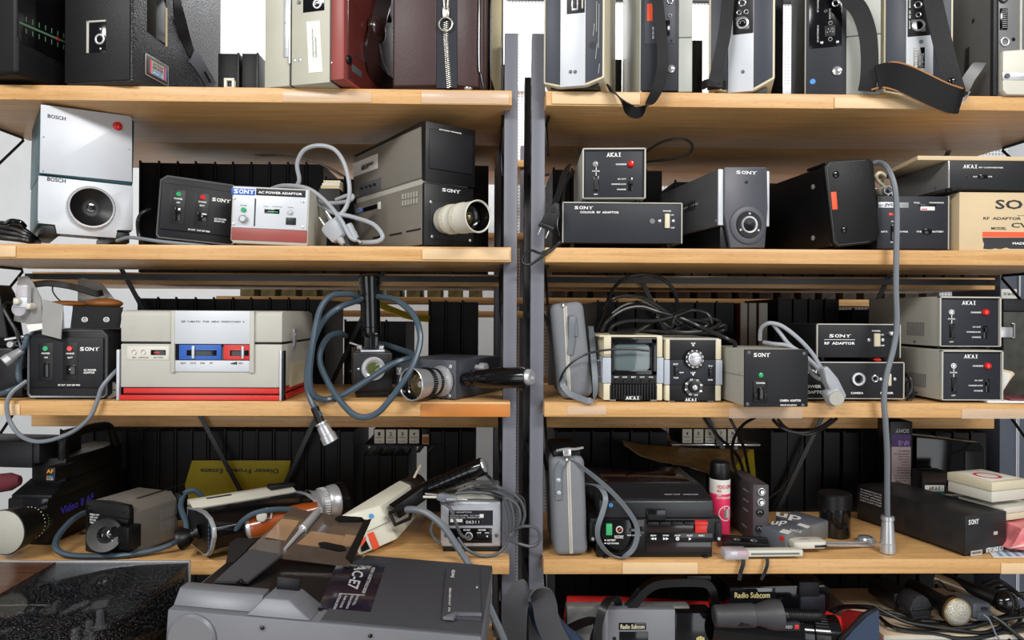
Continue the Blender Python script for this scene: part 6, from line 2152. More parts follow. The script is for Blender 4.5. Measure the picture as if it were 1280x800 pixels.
# reel machine under a smoked cover
t = T('reel_recorder', 'walnut reel machine under a smoked dust cover, lower corner of the frame', 'reel recorder', P(-120, 702.5, -.045), U(-.045))
XR = t.L(236, 703).x
DY = -330
zdk, zb_ = -52, (TBZ - t.o.location.z) / t.u + 1
SM = mat('smoked acrylic', '#0c0d10', .07, alpha=.46, coat=0, var=0, spec=.12)
nt = SM.node_tree
b_ = nt.nodes['Principled BSDF']
tc = nt.nodes.new('ShaderNodeTexCoord')
nz = nt.nodes.new('ShaderNodeTexNoise')
nz.inputs['Scale'].default_value = 420
nz.inputs['Detail'].default_value = 2
nt.links.new(tc.outputs['Object'], nz.inputs['Vector'])
rr_ = nt.nodes.new('ShaderNodeValToRGB')
rr_.color_ramp.elements[0].position, rr_.color_ramp.elements[1].position = .60, .64
rr_.color_ramp.elements[0].color, rr_.color_ramp.elements[1].color = lin('#0c0d10'), lin('#8f9398')
nt.links.new(nz.outputs['Fac'], rr_.inputs[0])
nt.links.new(rr_.outputs[0], b_.inputs['Base Color'])
WG = mat('green grey deck', '#3f4a46', .4)
t.part('cabinet', MB().box(0, XR - 1, DY, -1, zb_, zdk - 4, 1), BLACK)
dk = t.part('deck_plate', MB().box(4, XR - 5, DY + 4, -5, zdk - 4, zdk, .6), mat('charcoal deck', '#08090a', .5, spec=.2))
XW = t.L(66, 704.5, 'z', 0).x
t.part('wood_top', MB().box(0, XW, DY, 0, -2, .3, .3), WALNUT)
cv = MB().box(XW, XR, DY, 0, -2, 0, .8)
t.part('cover_top', cv, SM)
t.part('cover_side', MB().box(XR - 2, XR, DY, 0, zdk - 4, -2, .3), SM)
t.part('cover_side', MB().box(0, 2, DY, 0, zdk - 4, -2, .3), SM)
t.part('cover_rim', MB().box(-1, XR + 1.2, -.5, 3.2, -2.5, .8, .5).box(XR - .5, XR + 1.6, -.5, 3.2, zdk, .8, .5), ALU)
t.part('cover_back', MB().box(1, XR - 1, -1.5, -.4, zdk, -2.2, .2), BLACK)
for px, py in ((125, 774), (111, 788), (94, 798)):
    p = t.L(px, py, 'z', zdk + 10)
    t.part('control_knob', MB().lathe((p.x, p.y, zdk), (0, 0, 1), [(0, 7), (2, 7), (3, 5), (15, 3.6), (16, 4), (20, 3.6), (21, 0)], 20), ALUP)
p = t.L(61, 758, 'z', zdk + 8)
t.part('head_cover', MB().prism([(-9, 0), (9, 0), (9, 16), (4, 8), (-4, 8), (-9, 4)], p.y - 3, p.y + 8, b=.5, M=Matrix.Translation((p.x, 0, zdk))), PALEGREY)
q = [t.L(a, b2, 'z', zdk) for a, b2 in ((133, 778), (160, 748), (190, 746), (165, 772))]
for k in range(5):
    f0, f1 = k / 5, (k + .8) / 5
    A = [q[0].lerp(q[1], f0), q[0].lerp(q[1], f1), q[3].lerp(q[2], f1), q[3].lerp(q[2], f0)]
    t.part('piano_key', MB().prism([(v.x, v.y) for v in A], zdk, zdk + 5, ax='z', b=.5), WG)
q = [t.L(a, b2, 'z', zdk) for a, b2 in ((105, 747), (122, 735), (140, 736), (124, 750))]
t.part('counter_panel', MB().prism([(v.x, v.y) for v in q], zdk, zdk + 4, ax='z', b=.4), WG)
p = t.L(40, 795, 'z', zdk + 6)
rl_ = t.part('reel', MB().lathe((p.x, p.y - 20, zdk + 2), (0, 0, 1), [(0, 0), (0, 60), (2, 60), (2, 16), (10, 15), (10, 0)], 48), CHAR2)
p = t.L(30, 776, 'z', zdk + 6)
t.part('tape_guide', MB().box(p.x - 12, p.x + 8, p.y - 10, p.y + 6, zdk, zdk + 22, 2), GLOSS)
t.done()
# ================================================================ lowest seen board, right unit
t = spot('equipment_pouch', 'grey fabric pouch standing upright beside the black portable recorder', 'pouch', 693, 697, Z4, ry=-.045)
pouch(t, 43, 124, 100, 19, 20)
t.part('dark_top', MB().box(4, 40, 10, 92, 120, 132, 4), LEATHERS)
t.part('zip_pull', MB().tube([(8, 2, 133), (20, 0, 135), (32, 2, 134), (42, 4, 135)], 1.6, 6), CHROME)
t.part('zip_pull', MB().box(16, 26, -2, 3, 126, 134, .8), CHROME)
t.part('loop', MB().strap([(20, 0, 121), (14, -4, 119), (9, -3, 110), (8.5, -2, 92), (8.5, -1, 72)], 8, 1.6, (1, 0, 0)), CABLEMID)
for z in (97, 81):
    t.part('snap_button', MB().lathe((8.5, -2.4, z), (0, -1, 0), [(0, 2.8), (1.2, 2.6), (1.8, 1), (1.8, 0)], 14), ALU)
t.done()
sp_ = [(705, 576, .015), (716, 577, .010), (729.5, 585.7, .004), (755, 606, -.002), (776, 627, -.006), (793, 650.5, -.010), (797, 667.5, -.010), (791, 686.7, -.008), (776, 697, -.004), (761, 692, -.006), (748.7, 676, -.008), (747.5, 659, -.010), (754, 638, -.010), (757, 622, -.006), (750, 609, .01), (738, 605, .03), (728, 606, .045)]
o = MB().strap([P(*p) for p in sp_], .0085, .0015, [Vector((.3, -.6, .6))] * 3 + [Vector((.8, -.5, .3))] * 6 + [Vector((.8, -.5, 0))] * 3 + [Vector((1, -.3, 0))] * 5).build('carry_strap', CABLEMID, off=P(*sp_[0]))
tag(o, 'narrow grey strap looping from the upright pouch before the black portable recorder', 'strap')

t = spot('video_recorder', 'black portable recorder with green switch and red record key', 'video recorder', 745.5, 697.5, Z4)
X = lambda px: t.L(px, 660).x
Z = lambda py: t.L(820, py).z
W_ = X(891)
MAR = mat('dark maroon gloss', '#1c0d0f', .16, coat=.4)
t.part('base', MB().box(0, W_, 1, 150, 0, Z(676), 1.5), GLOSS)
t.part('lower_panel', MB().box(X(808), W_ - 2, -1, 1.5, Z(690), Z(677.5), .5), MAR)
t.part('chassis', MB().box(X(738), X(900.5), -2, 148, Z(677), Z(647.5), 1.5), BLACK)
t.part('front_panel', MB().box(X(750), X(805), -3.6, 0, Z(686), Z(648.5), .8), GLOSS)
t.part('label_panel', MB().box(X(808), X(890), -3.2, 0, Z(677), Z(665.5), .5), GLOSS)
t.part('lid', MB().prism([(-2, Z(647)), (-1, Z(627)), (3, Z(623.5)), (42, Z(619.5)), (48, Z(617)), (150, Z(617)), (150, Z(647))], X(749), X(891.5), ax='x', b=1.8), mat('black lid plastic', '#1f2024', .34, bump=.06, bs=900))
t.part('lid_window', MB().box(X(766), X(880), 56, 146, Z(617.2), Z(616.2), .3), MAR)
c = t.L(763.5, 631.4, 'y', -1.4)
t.part('blue_dot', MB().cyl(c, (0, -1, 0), 2.7, .5, 18), BLUEDOT)
lt = t.part('latch', MB().box(X(807.5), X(831), -6, 0, Z(649), Z(635.5), 1.2), GLOSS)
rb = MB()
for k in range(10):
    x = X(810) + (X(829) - X(810)) * k / 9
    rb.box(x - .5, x + .5, -6.7, -5.6, Z(647), Z(641), .1)
t.part('latch_rib', rb, CHAR, lt)
t.box('green_switch', mat('green key', '#3aa869', .45), X(756.5), X(764), -7, -3, Z(667), Z(653), .6)
d = t.knob('battery_dial', PAPER, 773.5, 660.7, 4.2, prof=[(0, 4.4), (1.6, 4.2), (1.6, 3.4)], base=3.6)
c = t.L(773.5, 660.7)
t.part('dial_face', MB().cyl(c + Vector((0, -3.4, 0)), (0, -1, 0), 3.5, .9, 18), GLOSS, d)
t.part('dial_needle', MB().box(-3, 3, -4.9, -4.4, -.5, .5, .1, M=Matrix.Translation((c.x, 0, c.z)) @ Matrix.Rotation(-.7, 4, 'Y')), ORANGE, d)
t.face('counter', CHAR, 786, 659, 795.5, 663.5, out=4.4, b=.2)
t.text('203', 788, 660, 794, 662.6, DIMTXT, lift=4.6)
t.face('zero_button', BLACK, 799, 657, 804, 663, out=5, b=.6)
for s_, a, b_, c_, d_ in (('BATTERY', 767.5, 779, 668.2, 669.8), ('CONTROL', 767.5, 778.5, 670.2, 671.8), ('TAPE COUNTER', 783, 800.5, 667, 668.8), ('BATTERY', 758.5, 769, 673, 675), ('EXT POWER', 758.5, 773, 677, 679)):
    t.text(s_, a, c_, b_, d_, lift=3.8)
for py in (673.5, 677.2):
    t.face('index_mark', WHITE, 754.8, py, 757, py + 1.2, out=3.9, b=0)
kr = MB().box(X(808), X(891), -1, 6, Z(666), Z(649), .2)
t.part('key_well', MB().box(X(808), X(884), -2.4, 0, Z(665), Z(654), .3), MAR)
for k in range(5):
    a = 808.5 + k * 15.0
    rk = k == 4
    t.part('key', MB().prism([(-6.5, Z(655)), (-6.5, Z(651.5)), (-2, Z(649.2)), (-1, Z(655))], X(a if not rk else 867), X(a + 13.8 if not rk else 883), ax='x', b=.5), RED if rk else BLACK)
t.part('record_key_front', MB().box(X(867.5), X(882), -5.6, -3, Z(664.5), Z(654.8), .4), RED)
for s_, a, g in (('REW', 816, 'rew'), ('F.FWD', 831.5, 'fwd'), ('STOP', 846, 'stop'), ('PLAY', 861.5, 'play'), ('REC', 876, None)):
    t.text(s_, a - 3.6, 667.4, a + 3.6, 669.3, lift=3.4)
    tri = []
    if g in ('rew', 'fwd'):
        for o_ in (-1.7, 1.7):
            tri.append([(a + o_ - 1.7, 670.6), (a + o_ - 1.7, 674), (a + o_ + 1.7, 672.3)] if g == 'fwd' else [(a + o_ + 1.7, 670.6), (a + o_ + 1.7, 674), (a + o_ - 1.7, 672.3)])
    elif g == 'play':
        tri.append([(a - 1.5, 670.6), (a - 1.5, 674.4), (a + 1.9, 672.5)])
    for p in tri:
        q = [t.L(*v) for v in p]
        t.part('key_symbol', MB().prism([(v.x, v.z) for v in q], -3.5, -3.1), WHITE)
    if g == 'stop':
        t.part('key_symbol', MB().lathe(t.L(a, 672.3) + Vector((0, -3, 0)), (0, -1, 0), [(0, 2.3), (.4, 2.3), (.4, 1.5)], 18).m(0).box(*[f(t.L(a - .8, 672).x, t.L(a + .8, 672).x) for f in (min, max)], -3.4, -3, t.L(a, 673.2).z, t.L(a, 671.5).z, 0), WHITE)
LP_ = (Vector((0, 3, Z(623.5))), Vector((10, 3, Z(623.5))), Vector((0, 42, Z(619.5))))
decal_text(t, 'VIDEO TAPE', DIMTXT, LP_, (830, 619.2), (20, 0), (0, -1.5), .5)
decal_text(t, 'PORTABLE RECORDER', DIMTXT, LP_, (854, 619.2), (19, 0), (0, -1.5), .5)
for x0_, x1_ in ((X(737), X(744)), (X(893), X(901.5))):
    t.part('strap_lug', MB().box(x0_, x1_, -4, 40, Z(676), Z(652), 1.5), BLACK)
    t.part('lug_pin', MB().cyl(((x0_ + x1_) / 2, -4, Z(672)), (0, -1, 0), 2, 1, 12), SATIN)
for a in (8, W_ - 12):
    t.part('foot', MB().box(a, a + 6, -1.5, 6, -.1, 2, .3), BLACK)
t.done()

t = spot('spray_can', 'pink and white spray can with black cap', 'spray can', 903.8, 676, Z4)
r_ = 12.6
hh = t.L(903.8, 600).z
ht = t.L(903.8, 578.5).z
ptd = mat('pink print', '#e63562', .35)
t.part('can', MB().lathe((0, r_, 0), (0, 0, 1), [(0, 0), (0, r_ - .6), (1, r_), (hh * .76, r_)], 36), ptd)
t.part('label_band', MB().lathe((0, r_, 0), (0, 0, 1), [(hh * .76, r_), (hh * .76, r_ + .12), (hh - 1, r_ + .12), (hh, r_ - 1)], 36), PAPER)
t.part('cap', MB().lathe((0, r_, 0), (0, 0, 1), [(hh - 1, r_ - .5), (hh, r_ + .1), (ht - 2.5, r_ - .6), (ht - .6, r_ - 2), (ht, r_ - 4), (ht, 0)], 36), BLACK)


def can_text(s, px0, py0, px1, py1, m, dr=.3):
    vs, fs = text_mesh(s)
    out = []
    for a, b in vs:
        x = (px0 + (px1 - px0) * a - 903.8)
        z = t.L(903.8, py1).z + (t.L(903.8, py0).z - t.L(903.8, py1).z) * b
        an = x / r_
        out.append(((r_ + dr) * math.sin(an), r_ - (r_ + dr) * math.cos(an), z))
    t.part('lettering', MB().add(out, fs), m)


can_text('VIDEO-SPRAY', 896, 606.5, 919, 611.5, RED)
can_text('90', 896, 612.5, 901.5, 616.5, RED)
can_text('ZUM', 896, 618, 901, 620.5, PAPER)
can_text('KOPFREINIGEN', 896, 621.3, 916, 624, PAPER)
rg, ic = MB(), MB()
cz_ = t.L(903.8, 642).z
for k in range(28):
    a0, a1 = 2 * PI * k / 28, 2 * PI * (k + 1) / 28
    q = []
    for a, rr2 in ((a0, 9.6), (a1, 9.6), (a1, 8.6), (a0, 8.6)):
        x, z = 4 + rr2 * math.cos(a), cz_ + rr2 * math.sin(a)
        q.append(((r_ + .25) * math.sin(x / r_), r_ - (r_ + .25) * math.cos(x / r_), z))
    rg.add(q, [(0, 1, 2, 3)])
t.part('ring_print', rg, PAPER)
for x0_, x1_, z0_, z1_, m in ((1, 4, -6, 5, GREYM), (4, 9, -6, 5, PALEGREY), (1, 9, 5, 7, PAPER)):
    q = [((r_ + .3) * math.sin(x / r_), r_ - (r_ + .3) * math.cos(x / r_), cz_ + z) for x, z in ((x0_, z0_), (x1_, z0_), (x1_, z1_), (x0_, z1_))]
    ic = MB().add(q, [(0, 1, 2, 3)])
    t.part('picture_print', ic, m)
t.done()

t = spot('connection_box', 'upright brown-grey box with a column of round sockets beside the pink can', 'connection box', 941, 681, Z4)
W_ = t.L(961, 670).x
H_ = t.L(941, 606).z
BG = mat('brown grey enamel', '#413a3e', .45, var=.06)
t.part('case', MB().box(0, W_, 0, 84, .5, H_, 1.2), BG)
for k, (px, py, m) in enumerate(((951.3, 614.3, SATIN), (950.8, 627.3, SATIN), (949.8, 640.5, BLACK), (948.7, 661, BLACK), (948.5, 674, BLACK))):
    s_ = t.socket('socket', px, py, 5, 3 if k < 2 else 1.5, m, BLACK)
    if k < 2:
        t.part('socket_pin', MB().lathe(t.L(px, py), (0, -1, 0), [(0, 2.2), (4.5, 2.2), (4.5, 1), (3, 1), (3, 0)], 14), CHROME, s_)
    else:
        c = t.L(px, py)
        for q in range(5):
            t.part('socket_pin', MB().cyl((c.x + 2.1 * math.cos(q * .8), -.2, c.z + 2.1 * math.sin(q * .8)), (0, -1, 0), .5, .5, 6), SATIN, s_)
for s_, px, py in (('VIDEO IN', 932, 613.5), ('VIDEO OUT', 932, 626), ('CAMERA', 932, 638), ('REMOTE', 930, 657.5)):
    p = t.L(px, py, 'x', 0)
    vs_, fs_ = text_mesh(s_)
    t.part('lettering', MB().add([(-.3, p.y + 8 - a * 18, p.z + b * 2.2) for a, b in vs_], fs_), DIMTXT)
t.text_l
t.done()

t = spot('video_cassette', 'small black cassette lying before the pink spray can', 'cassette', 904, 686.5, Z4, rz=-.28, ry=-.02, up=.0045)
t.part('shell', MB().box(0, 54, 0, 24, 0, 7, 1), BLACK)
t.part('front_flap', MB().box(-.3, 54.3, 19, 25, 1, 8, .8), CHAR2)
for x in (17, 37):
    t.part('hub', MB().lathe((x, 10, 6.8), (0, 0, 1), [(0, 4.5), (.5, 4.4), (.5, 3), (.2, 2.6), (.2, 0)], 18), GREYM)
    t.part('hub_tooth', MB().box(x - 2.8, x - 1.4, 9, 11, 7, 7.5, .1), PAPER)
for x in (2, 50):
    t.part('corner_post', MB().box(x, x + 2.5, 12, 15, -3, .2, .1), BLACK)
t.done()

t = spot('battery_pack', 'slate grey boxed battery with red dot, front one of the pair', 'battery pack', 981, 691, Z4, rz=.56)
W_, H_ = t.L(1014, 685).x, t.L(981, 667).z
SG = mat('slate grey box', '#5b5f68', .42, var=.05)
t.part('box', MB().box(0, W_, 0, 38, 0, H_, 1.4), SG)
t.knob('red_dot', RED, 977.5, 673, 3.2, .4, ax='x', val=0)
pl3 = (Vector((0, 0, H_)), Vector((W_, 0, H_)), Vector((0, 60, H_)))
decal_text(t, 'up', PAPER, pl3, (962, 658), (20, -1), (3, -6), .3)
decal(t, 'spec_plate', PAPER, pl3, [(974, 665), (979, 661.5), (990, 664), (985, 667.5)], .3)
decal_text(t, 'NiCd', PAPER, pl3, (987, 664), (14, 2.5), (1, -3), .3)
t.box('end_cap', GREYM, 1, W_ - 1, -.6, .3, 1, H_ - 1, .2)
t.done()
fa = t
p = fa.M @ Vector((W_ + .8, 3, 0))
t = T('battery_pack', 'slate grey boxed battery with pale plate, rear one of the pair', 'battery pack', p, fa.u, .56)
W2 = t.L(1036.5, 668).x
t.part('box', MB().box(0, W2, 0, 50, 0, H_, 1.4), SG)
pl3 = (Vector((0, 0, H_)), Vector((W2, 0, H_)), Vector((0, 60, H_)))
decal_text(t, 'up', PAPER, pl3, (968, 647), (32, 6), (3, -7), .3)
decal(t, 'spec_plate', PAPER, pl3, [(996, 656), (1000, 654), (1013, 658), (1009, 660.5)], .3)
t.box('end_cap', GREYM, 1, W2 - 1, -.6, .3, 1, H_ - 1, .2)
t.done()

t = spot('lens_canister', 'round black lens canister with wide lid on the board', 'canister', 1053, 675.5, Z4)
r_ = 19
H_, z0_ = t.L(1053, 620).z, t.L(1053, 638).z
t.part('canister', MB().lathe((0, r_, 0), (0, 0, 1), [(0, 0), (0, r_ - 1.5), (1.5, r_ - .5), (z0_, r_ - .5)], 40), GLOSS)
t.part('lid', MB().lathe((0, r_, 0), (0, 0, 1), [(z0_ - .5, r_ + .9), (H_ - 2, r_ + .9), (H_, r_ - 1), (H_ - .8, r_ - 3), (H_ - .8, 0)], 40), BLACK)
t.done()
t = spot('adapter_ring', 'small bright metal lens ring lying before the black canister', 'ring', 1088.5, 681.5, Z4)
t.part('rim', MB().lathe((0, 11, 0), (0, 0, 1), [(0, 0), (0, 12.5), (2, 12.5), (2.5, 10.5), (6, 9.6), (7, 9), (7, 7)], 36), SATIN)
t.part('face', MB().lathe((0, 11, 0), (0, 0, 1), [(5.6, 7.2), (5.2, 0)], 30), ALU)
t.done()

t = spot('battery_charger', 'long dusty black charger with side vents, lying at an angle on the lowest board', 'charger', 1207, 697, Z4, rz=.30)
W_, H_ = t.L(1258, 690).x, t.L(1207, 645).z
DL = min(t.L(1071, 650, 'x', 0).y, 190)
DB_ = mat('dusty black enamel', '#1d1d1f', .45, var=.35, vs=30)
t.part('case', MB().box(0, W_, 0, DL, 3, H_, 1), DB_)
t.part('base_plate', MB().box(1.5, W_ - 1.5, 1.5, DL - 1, 1.5, 3.2, .3), BLACK)
t.text('SONY', 1210.5, 649.8, 1223, 654.5, word=True)
t.text('BATTERY CHARGER  BC-210', 1232.5, 685, 1254, 688)
t.face('made_in_plate', PALEGREY, 1213.5, 688.8, 1227.5, 693.5, out=.4, b=0)
t.text('MADE IN JAPAN', 1215, 690, 1226, 692, DKTXT, lift=.6)
for a0 in (18, 60, 105, 150):
    v = MB()
    for k in range(12):
        v.box(-.3, .2, a0 + k * 2.4, a0 + k * 2.4 + .9, 10, 25 if a0 < 110 else 22, 0)
    if a0 + 29 < DL:
        t.part('vent', v, CHAR)
for k in range(5):
    vs_, fs_ = text_mesh(('THE APPARATUS MUST BE', 'CONNECTED TO MAINS', 'DO NOT OPEN RISK', 'OF SHOCK INDOOR USE', 'ONLY SONY CORP')[k])
    t.part('lettering', MB().add([(-.3, DL - 6 - a * 38, H_ - 7 - k * 4 + b * 2.2) for a, b in vs_], fs_), DIMTXT)
for a in (5, W_ - 6):
    for b_ in (6, DL - 8):
        t.part('rubber_foot', MB().cyl((a, b_, 1.8), (0, 0, -1), 3.6, 1.8, 12), BLACK)
t.face('scratch', PALEGREY, 1242, 664.5, 1247, 668, out=.1, b=0)
t.done()

t = spot('pocket_tool', 'beige rounded pocket tool with two chrome rods at the board edge', 'tool', 1020, 692.5, Z4, rz=.10, up=.002)
t.part('body', MB().prism([(-30, 0), (-26, -3), (10, -4), (14, 0), (14, 14), (10, 18), (-24, 20), (-30, 14)], 6, 15, ax='z', b=2.2), OFFWHITE)
t.part('slot', MB().box(-4, 12, -4.4, -3, 8, 11, .3), GLOSS)
t.part('rod', MB().rod((12, 5, 8), (86, 14, 1.5), 1.9), CHROME)
t.part('rod', MB().rod((12, 10, 9), (84, 20, 3), 1.9), CHROME)
vs_, fs_ = text_mesh('EURO')
t.part('lettering', MB().add([(-16 + a * 12, 7 + b * 3, 15.2) for a, b in vs_], fs_), GREYM)
t.done()
t = spot('splicing_tool', 'clear and beige bar tool with red core overhanging the board edge', 'tool', 904, 700, Z4, rz=.03, up=.001)
t.part('clear_block', MB().box(0, 31, -6, 12, 1, 13, 2), CLEAR)
t.part('red_core', MB().box(19, 30, -4, 8, 3, 10, 1), RED)
t.part('metal_core', MB().box(4, 18, -4, 6, 3, 11, 1), CHROME)
t.part('bar', MB().box(30, 101, -4, 8, 4, 12, 1), OFFWHITE)
t.part('bar_groove', MB().box(34, 96, -4.4, -3.8, 6.5, 9, .1), GREYM)
t.part('hanging_tab', MB().strap([(24, -4, 4), (23, -6, -4), (20, -6, -14), (18, -6, -24)], 5, 1, (1, 0, .2)), BLACK)
t.part('hanging_tab', MB().strap([(54, -4, 4), (54, -6, -4), (51, -6, -14), (46, -6, -24)], 4, 1, (1, 0, .3)), BLACK)
t.done()

# black cords hanging at the back between the boards
for lab, pts in (('black cord hanging behind the pink can, thickest with a moulded joint', [(880, 522, .25), (888, 533, .25), (900, 548, .24), (914, 560, .22), (924, 574, .20), (930, 592, .18), (934, 612, .16)]),
                 ('black cord hanging behind the pink can, crossing the jointed one', [(912, 522, .25), (921, 540, .24), (930, 560, .22), (934, 580, .20), (938, 600, .17)]),
                 ('black cord curving down between the pink can and the socket box', [(944, 522, .24), (930, 530, .22), (919, 545, .20), (915, 562, .17), (917, 580, .14), (922, 594, .12)]),
                 ('thin black cord drooping behind the socket box in the dark', [(1002, 540, .24), (1001, 560, .23), (994, 585, .22), (980, 607, .20), (962, 622, .18), (950, 630, .16)]),
                 ('black cord bunched under the third board behind its pale label holder', [(966, 524, .05), (976, 534, .04), (992, 540, .04), (1010, 540, .04), (1026, 534, .05), (1040, 524, .06)]),
                 ('second black cord drooping under the third board beside the bunched one', [(972, 524, .08), (984, 536, .07), (1004, 543, .07), (1020, 540, .07), (1034, 532, .08), (1046, 523, .09)])):
    cable('black_cable', lab, 'cable', pts, 2.3 if 'thin' not in lab else 1.2, RUBBER)

# at the back of that board
t = on('battery_carton', 'tall narrow carton with purple band standing upside down behind the dusty black charger', 'carton', 1112, .245, Z4)
W_, H_ = t.L(1140.5, 580).x, t.L(1112, 527).z
t.part('carton', MB().box(0, W_, 0, 28, 0, H_, .5), BLACK)
t.face('purple_band', PURPLE, 1114.5, 543, 1138, 558.5, out=.3, b=0)
t.face('text_field', mat('pale pink print', '#c9b4b4', .5), 1114.5, 558.5, 1138, 622, out=.3, b=0)
t.text('SONY', 1119, 536, 1136, 541, DIMTXT, rot=2, lift=.5)
t.text('NP-1B', 1122.5, 550.5, 1136, 557, mat('lilac print', '#a88bc4', .5), rot=2, lift=.5)
for k in range(16):
    wv = random.uniform(.5, 1)
    t.text(random.choice(('rechargeable battery pack', 'caution do not expose', 'Nickel cadmium cell', 'vor Gebrauch laden')), 1137 - 20 * wv, 563 + k * 3.4, 1137, 565 + k * 3.4, DKTXT, rot=2, lift=.5)
t.done()
t = on('video_case', 'large glossy black video case standing behind the cream tape boxes', 'video case', 1145, .245, Z4)
W_, H_ = t.L(1231, 580).x, t.L(1142, 546).z
t.part('case', MB().prism([(0, 0), (W_, 0), (W_, H_ - 14), (W_ - 6, H_ - 7), (0, H_)], 0, 30, b=1.2), GLOSS)
t.box('spine_fold', BLACK, W_ - 26, W_ - 4, -1, .4, 20, H_ - 18, .5)
t.box('clasp', CHAR2, 2, 30, -2, .4, 20, 30, .5)
t.done()
t = on('video_tape', 'black tape with white and green maker label behind the dusty black charger', 'video tape', 1152, .205, Z4)
W_, H_ = t.L(1183, 610).x, t.L(1152, 589).z
t.part('shell', MB().box(0, W_, 0, 20, 0, H_, 1), BLACK)
t.face('upper_window', mat('dark brown strip', '#3a302c', .3), 1154, 591, 1183, 603, out=.3, b=0)
t.face('label', PAPER, 1156, 606.5, 1180, 614, out=.4, b=0)
t.face('green_band', mat('teal print', '#1f6f68', .5), 1156, 614, 1180, 619, out=.4, b=0)
t.text('AKAI', 1161, 608, 1175, 612.6, DKTXT, lift=.6, word=True)
t.done()
TEALP = MATS['teal print']
t = on('video_tape', 'black tape lying flat with teal and grey label behind the dusty black charger', 'video tape', 1185, .15, Z4, rz=.0)
zz = t.L(1190, 626).z
t.part('shell', MB().box(0, 46, 0, 34, 0, zz, 1), BLACK)
t.part('label', MB().box(4, 42, 3, 22, zz - .1, zz + .3, .1), TEALP)
t.part('label_stripe', MB().box(4, 42, 22, 31, zz, zz + .5, .1), PALEGREY)
t.done()
t = on('video_tape', 'black tape lying flat with plum edge next to the cream tape boxes', 'video tape', 1218, .108, Z4, rz=.05)
zz = t.L(1216, 641).z
t.part('shell', MB().box(0, 42, 0, 25, 0, zz, 1), BLACK)
t.part('edge_label', MB().box(2, 40, -.4, .4, zz * .3, zz - 2, .2), mat('plum label', '#5b3540', .5))
t.done()
for k, (px, y0, y1, lab) in enumerate(((1255, 629, 652, 'cream plastic tape box, lower one, on the pink packet'), (1240, 597, 629, 'cream plastic tape box with red oval label, stacked on another'))):
    Y = .045
    t = T('tape_box', lab, 'tape box', P(px, y1, Y), U(Y), .30)
    if k == 0:
        z5_ = t.o.location.z
    h = t.L(px, y0 + 6).z
    t.part('base', MB().box(0, 62, 0, 60, .4, h * .55, 1.5), CREAM if k == 0 else OFFWHITE)
    t.part('lid', MB().box(-.8, 62.8, -.8, 60.8, h * .55, h, 1.5), OFFWHITE if k == 0 else CREAM)
    if k:
        t.part('paper_label', MB().box(6, 56, 6, 54, h, h + .3, .1), PAPER)
        t.part('label_oval', MB().lathe((30, 28, h + .2), (0, 0, 1), [(0, 16), (.3, 16), (.3, 12)], 30), RED)
    t.done()
PK = mat('red and clear packet', '#d9797c', .25, var=.3, vs=40, coat=.4)
t = T('packet', 'pink plastic packet under the cream tape boxes', 'packet', P(1264, 690, .012), U(.012))
zt_ = (z5_ - t.o.location.z) / t.u
t.part('bag', MB().prism([(0, 2), (10, 12), (16, zt_ - 2), (80, zt_ - .5), (80, 0), (30, 0)], 4, 90, b=1.5), PK)
t.part('fold', MB().prism([(0, 4), (30, 14), (70, 18), (70, 14), (30, 8)], 1, 5, b=.4), mat('pale packet fold', '#e3b3b0', .3))
t.done()
t = spot('leaflet', 'blue and white leaflet under the pink packet at the board edge', 'leaflet', 1243, 698, Z4)
t.part('sheet', MB().prism([(0, 2), (70, 2), (70, 40), (14, 32)], 0, .8, ax='z'), PAPER)
for k in range(5):
    t.part('blue_stripe', MB().prism([(10 + k * 11, 3), (15 + k * 11, 3), (24 + k * 10, 26), (19 + k * 10, 26)], .8, 1.1, ax='z'), mat('pale blue print', '#7fa5c8', .5))
t.done()
for px, lab, ez, y0 in ((1249, 'dark slate box file behind the cream tape boxes, beside a thin pale edge', 1, 500), (1272.5, 'dark slate box file at the frame edge, behind the cream tape boxes', 1, 500), (1249, 'dark slate box file behind the ball headed microphone, beside a thin pale edge', 2, 704), (1272.5, 'dark slate box file at the frame edge, above the microphones', 2, 704)):
    t = on('box_file', lab, 'box file', px, .35, EDGEZ[ez])
    hf = (P(px, y0, .35).z - EDGEZ[ez]) / t.u
    t.box('file', mat('slate box board', '#4c5260', .6), 0, 22 if px < 1260 else 40, 0, 90, 0, hf, .6)
    t.box('spine_edge', ALUP, 20.5 if px < 1260 else -1, 22.2 if px < 1260 else .2, -.8, 10, 0, hf, .1)
    t.done()

# labelled tapes on the second row behind the pink can
for k, s_ in enumerate('45678'):
    small_tape(852.5 + k * 14.2, 536, 554.5, 13.1, 'cream tape with handwritten number %s in the small row behind the pink can' % ('four', 'five', 'six', 'seven', 'eight')[k], s_, None, 0)
t = T('tape_rack', 'thin chrome edged tape rack under the handwritten cream tapes', 'rack', P(840, 560, .335), U(.335))
t.part('shelf', MB().box(0, 112, 0, 80, 2.6, 5, .3), CHROME)
t.done()
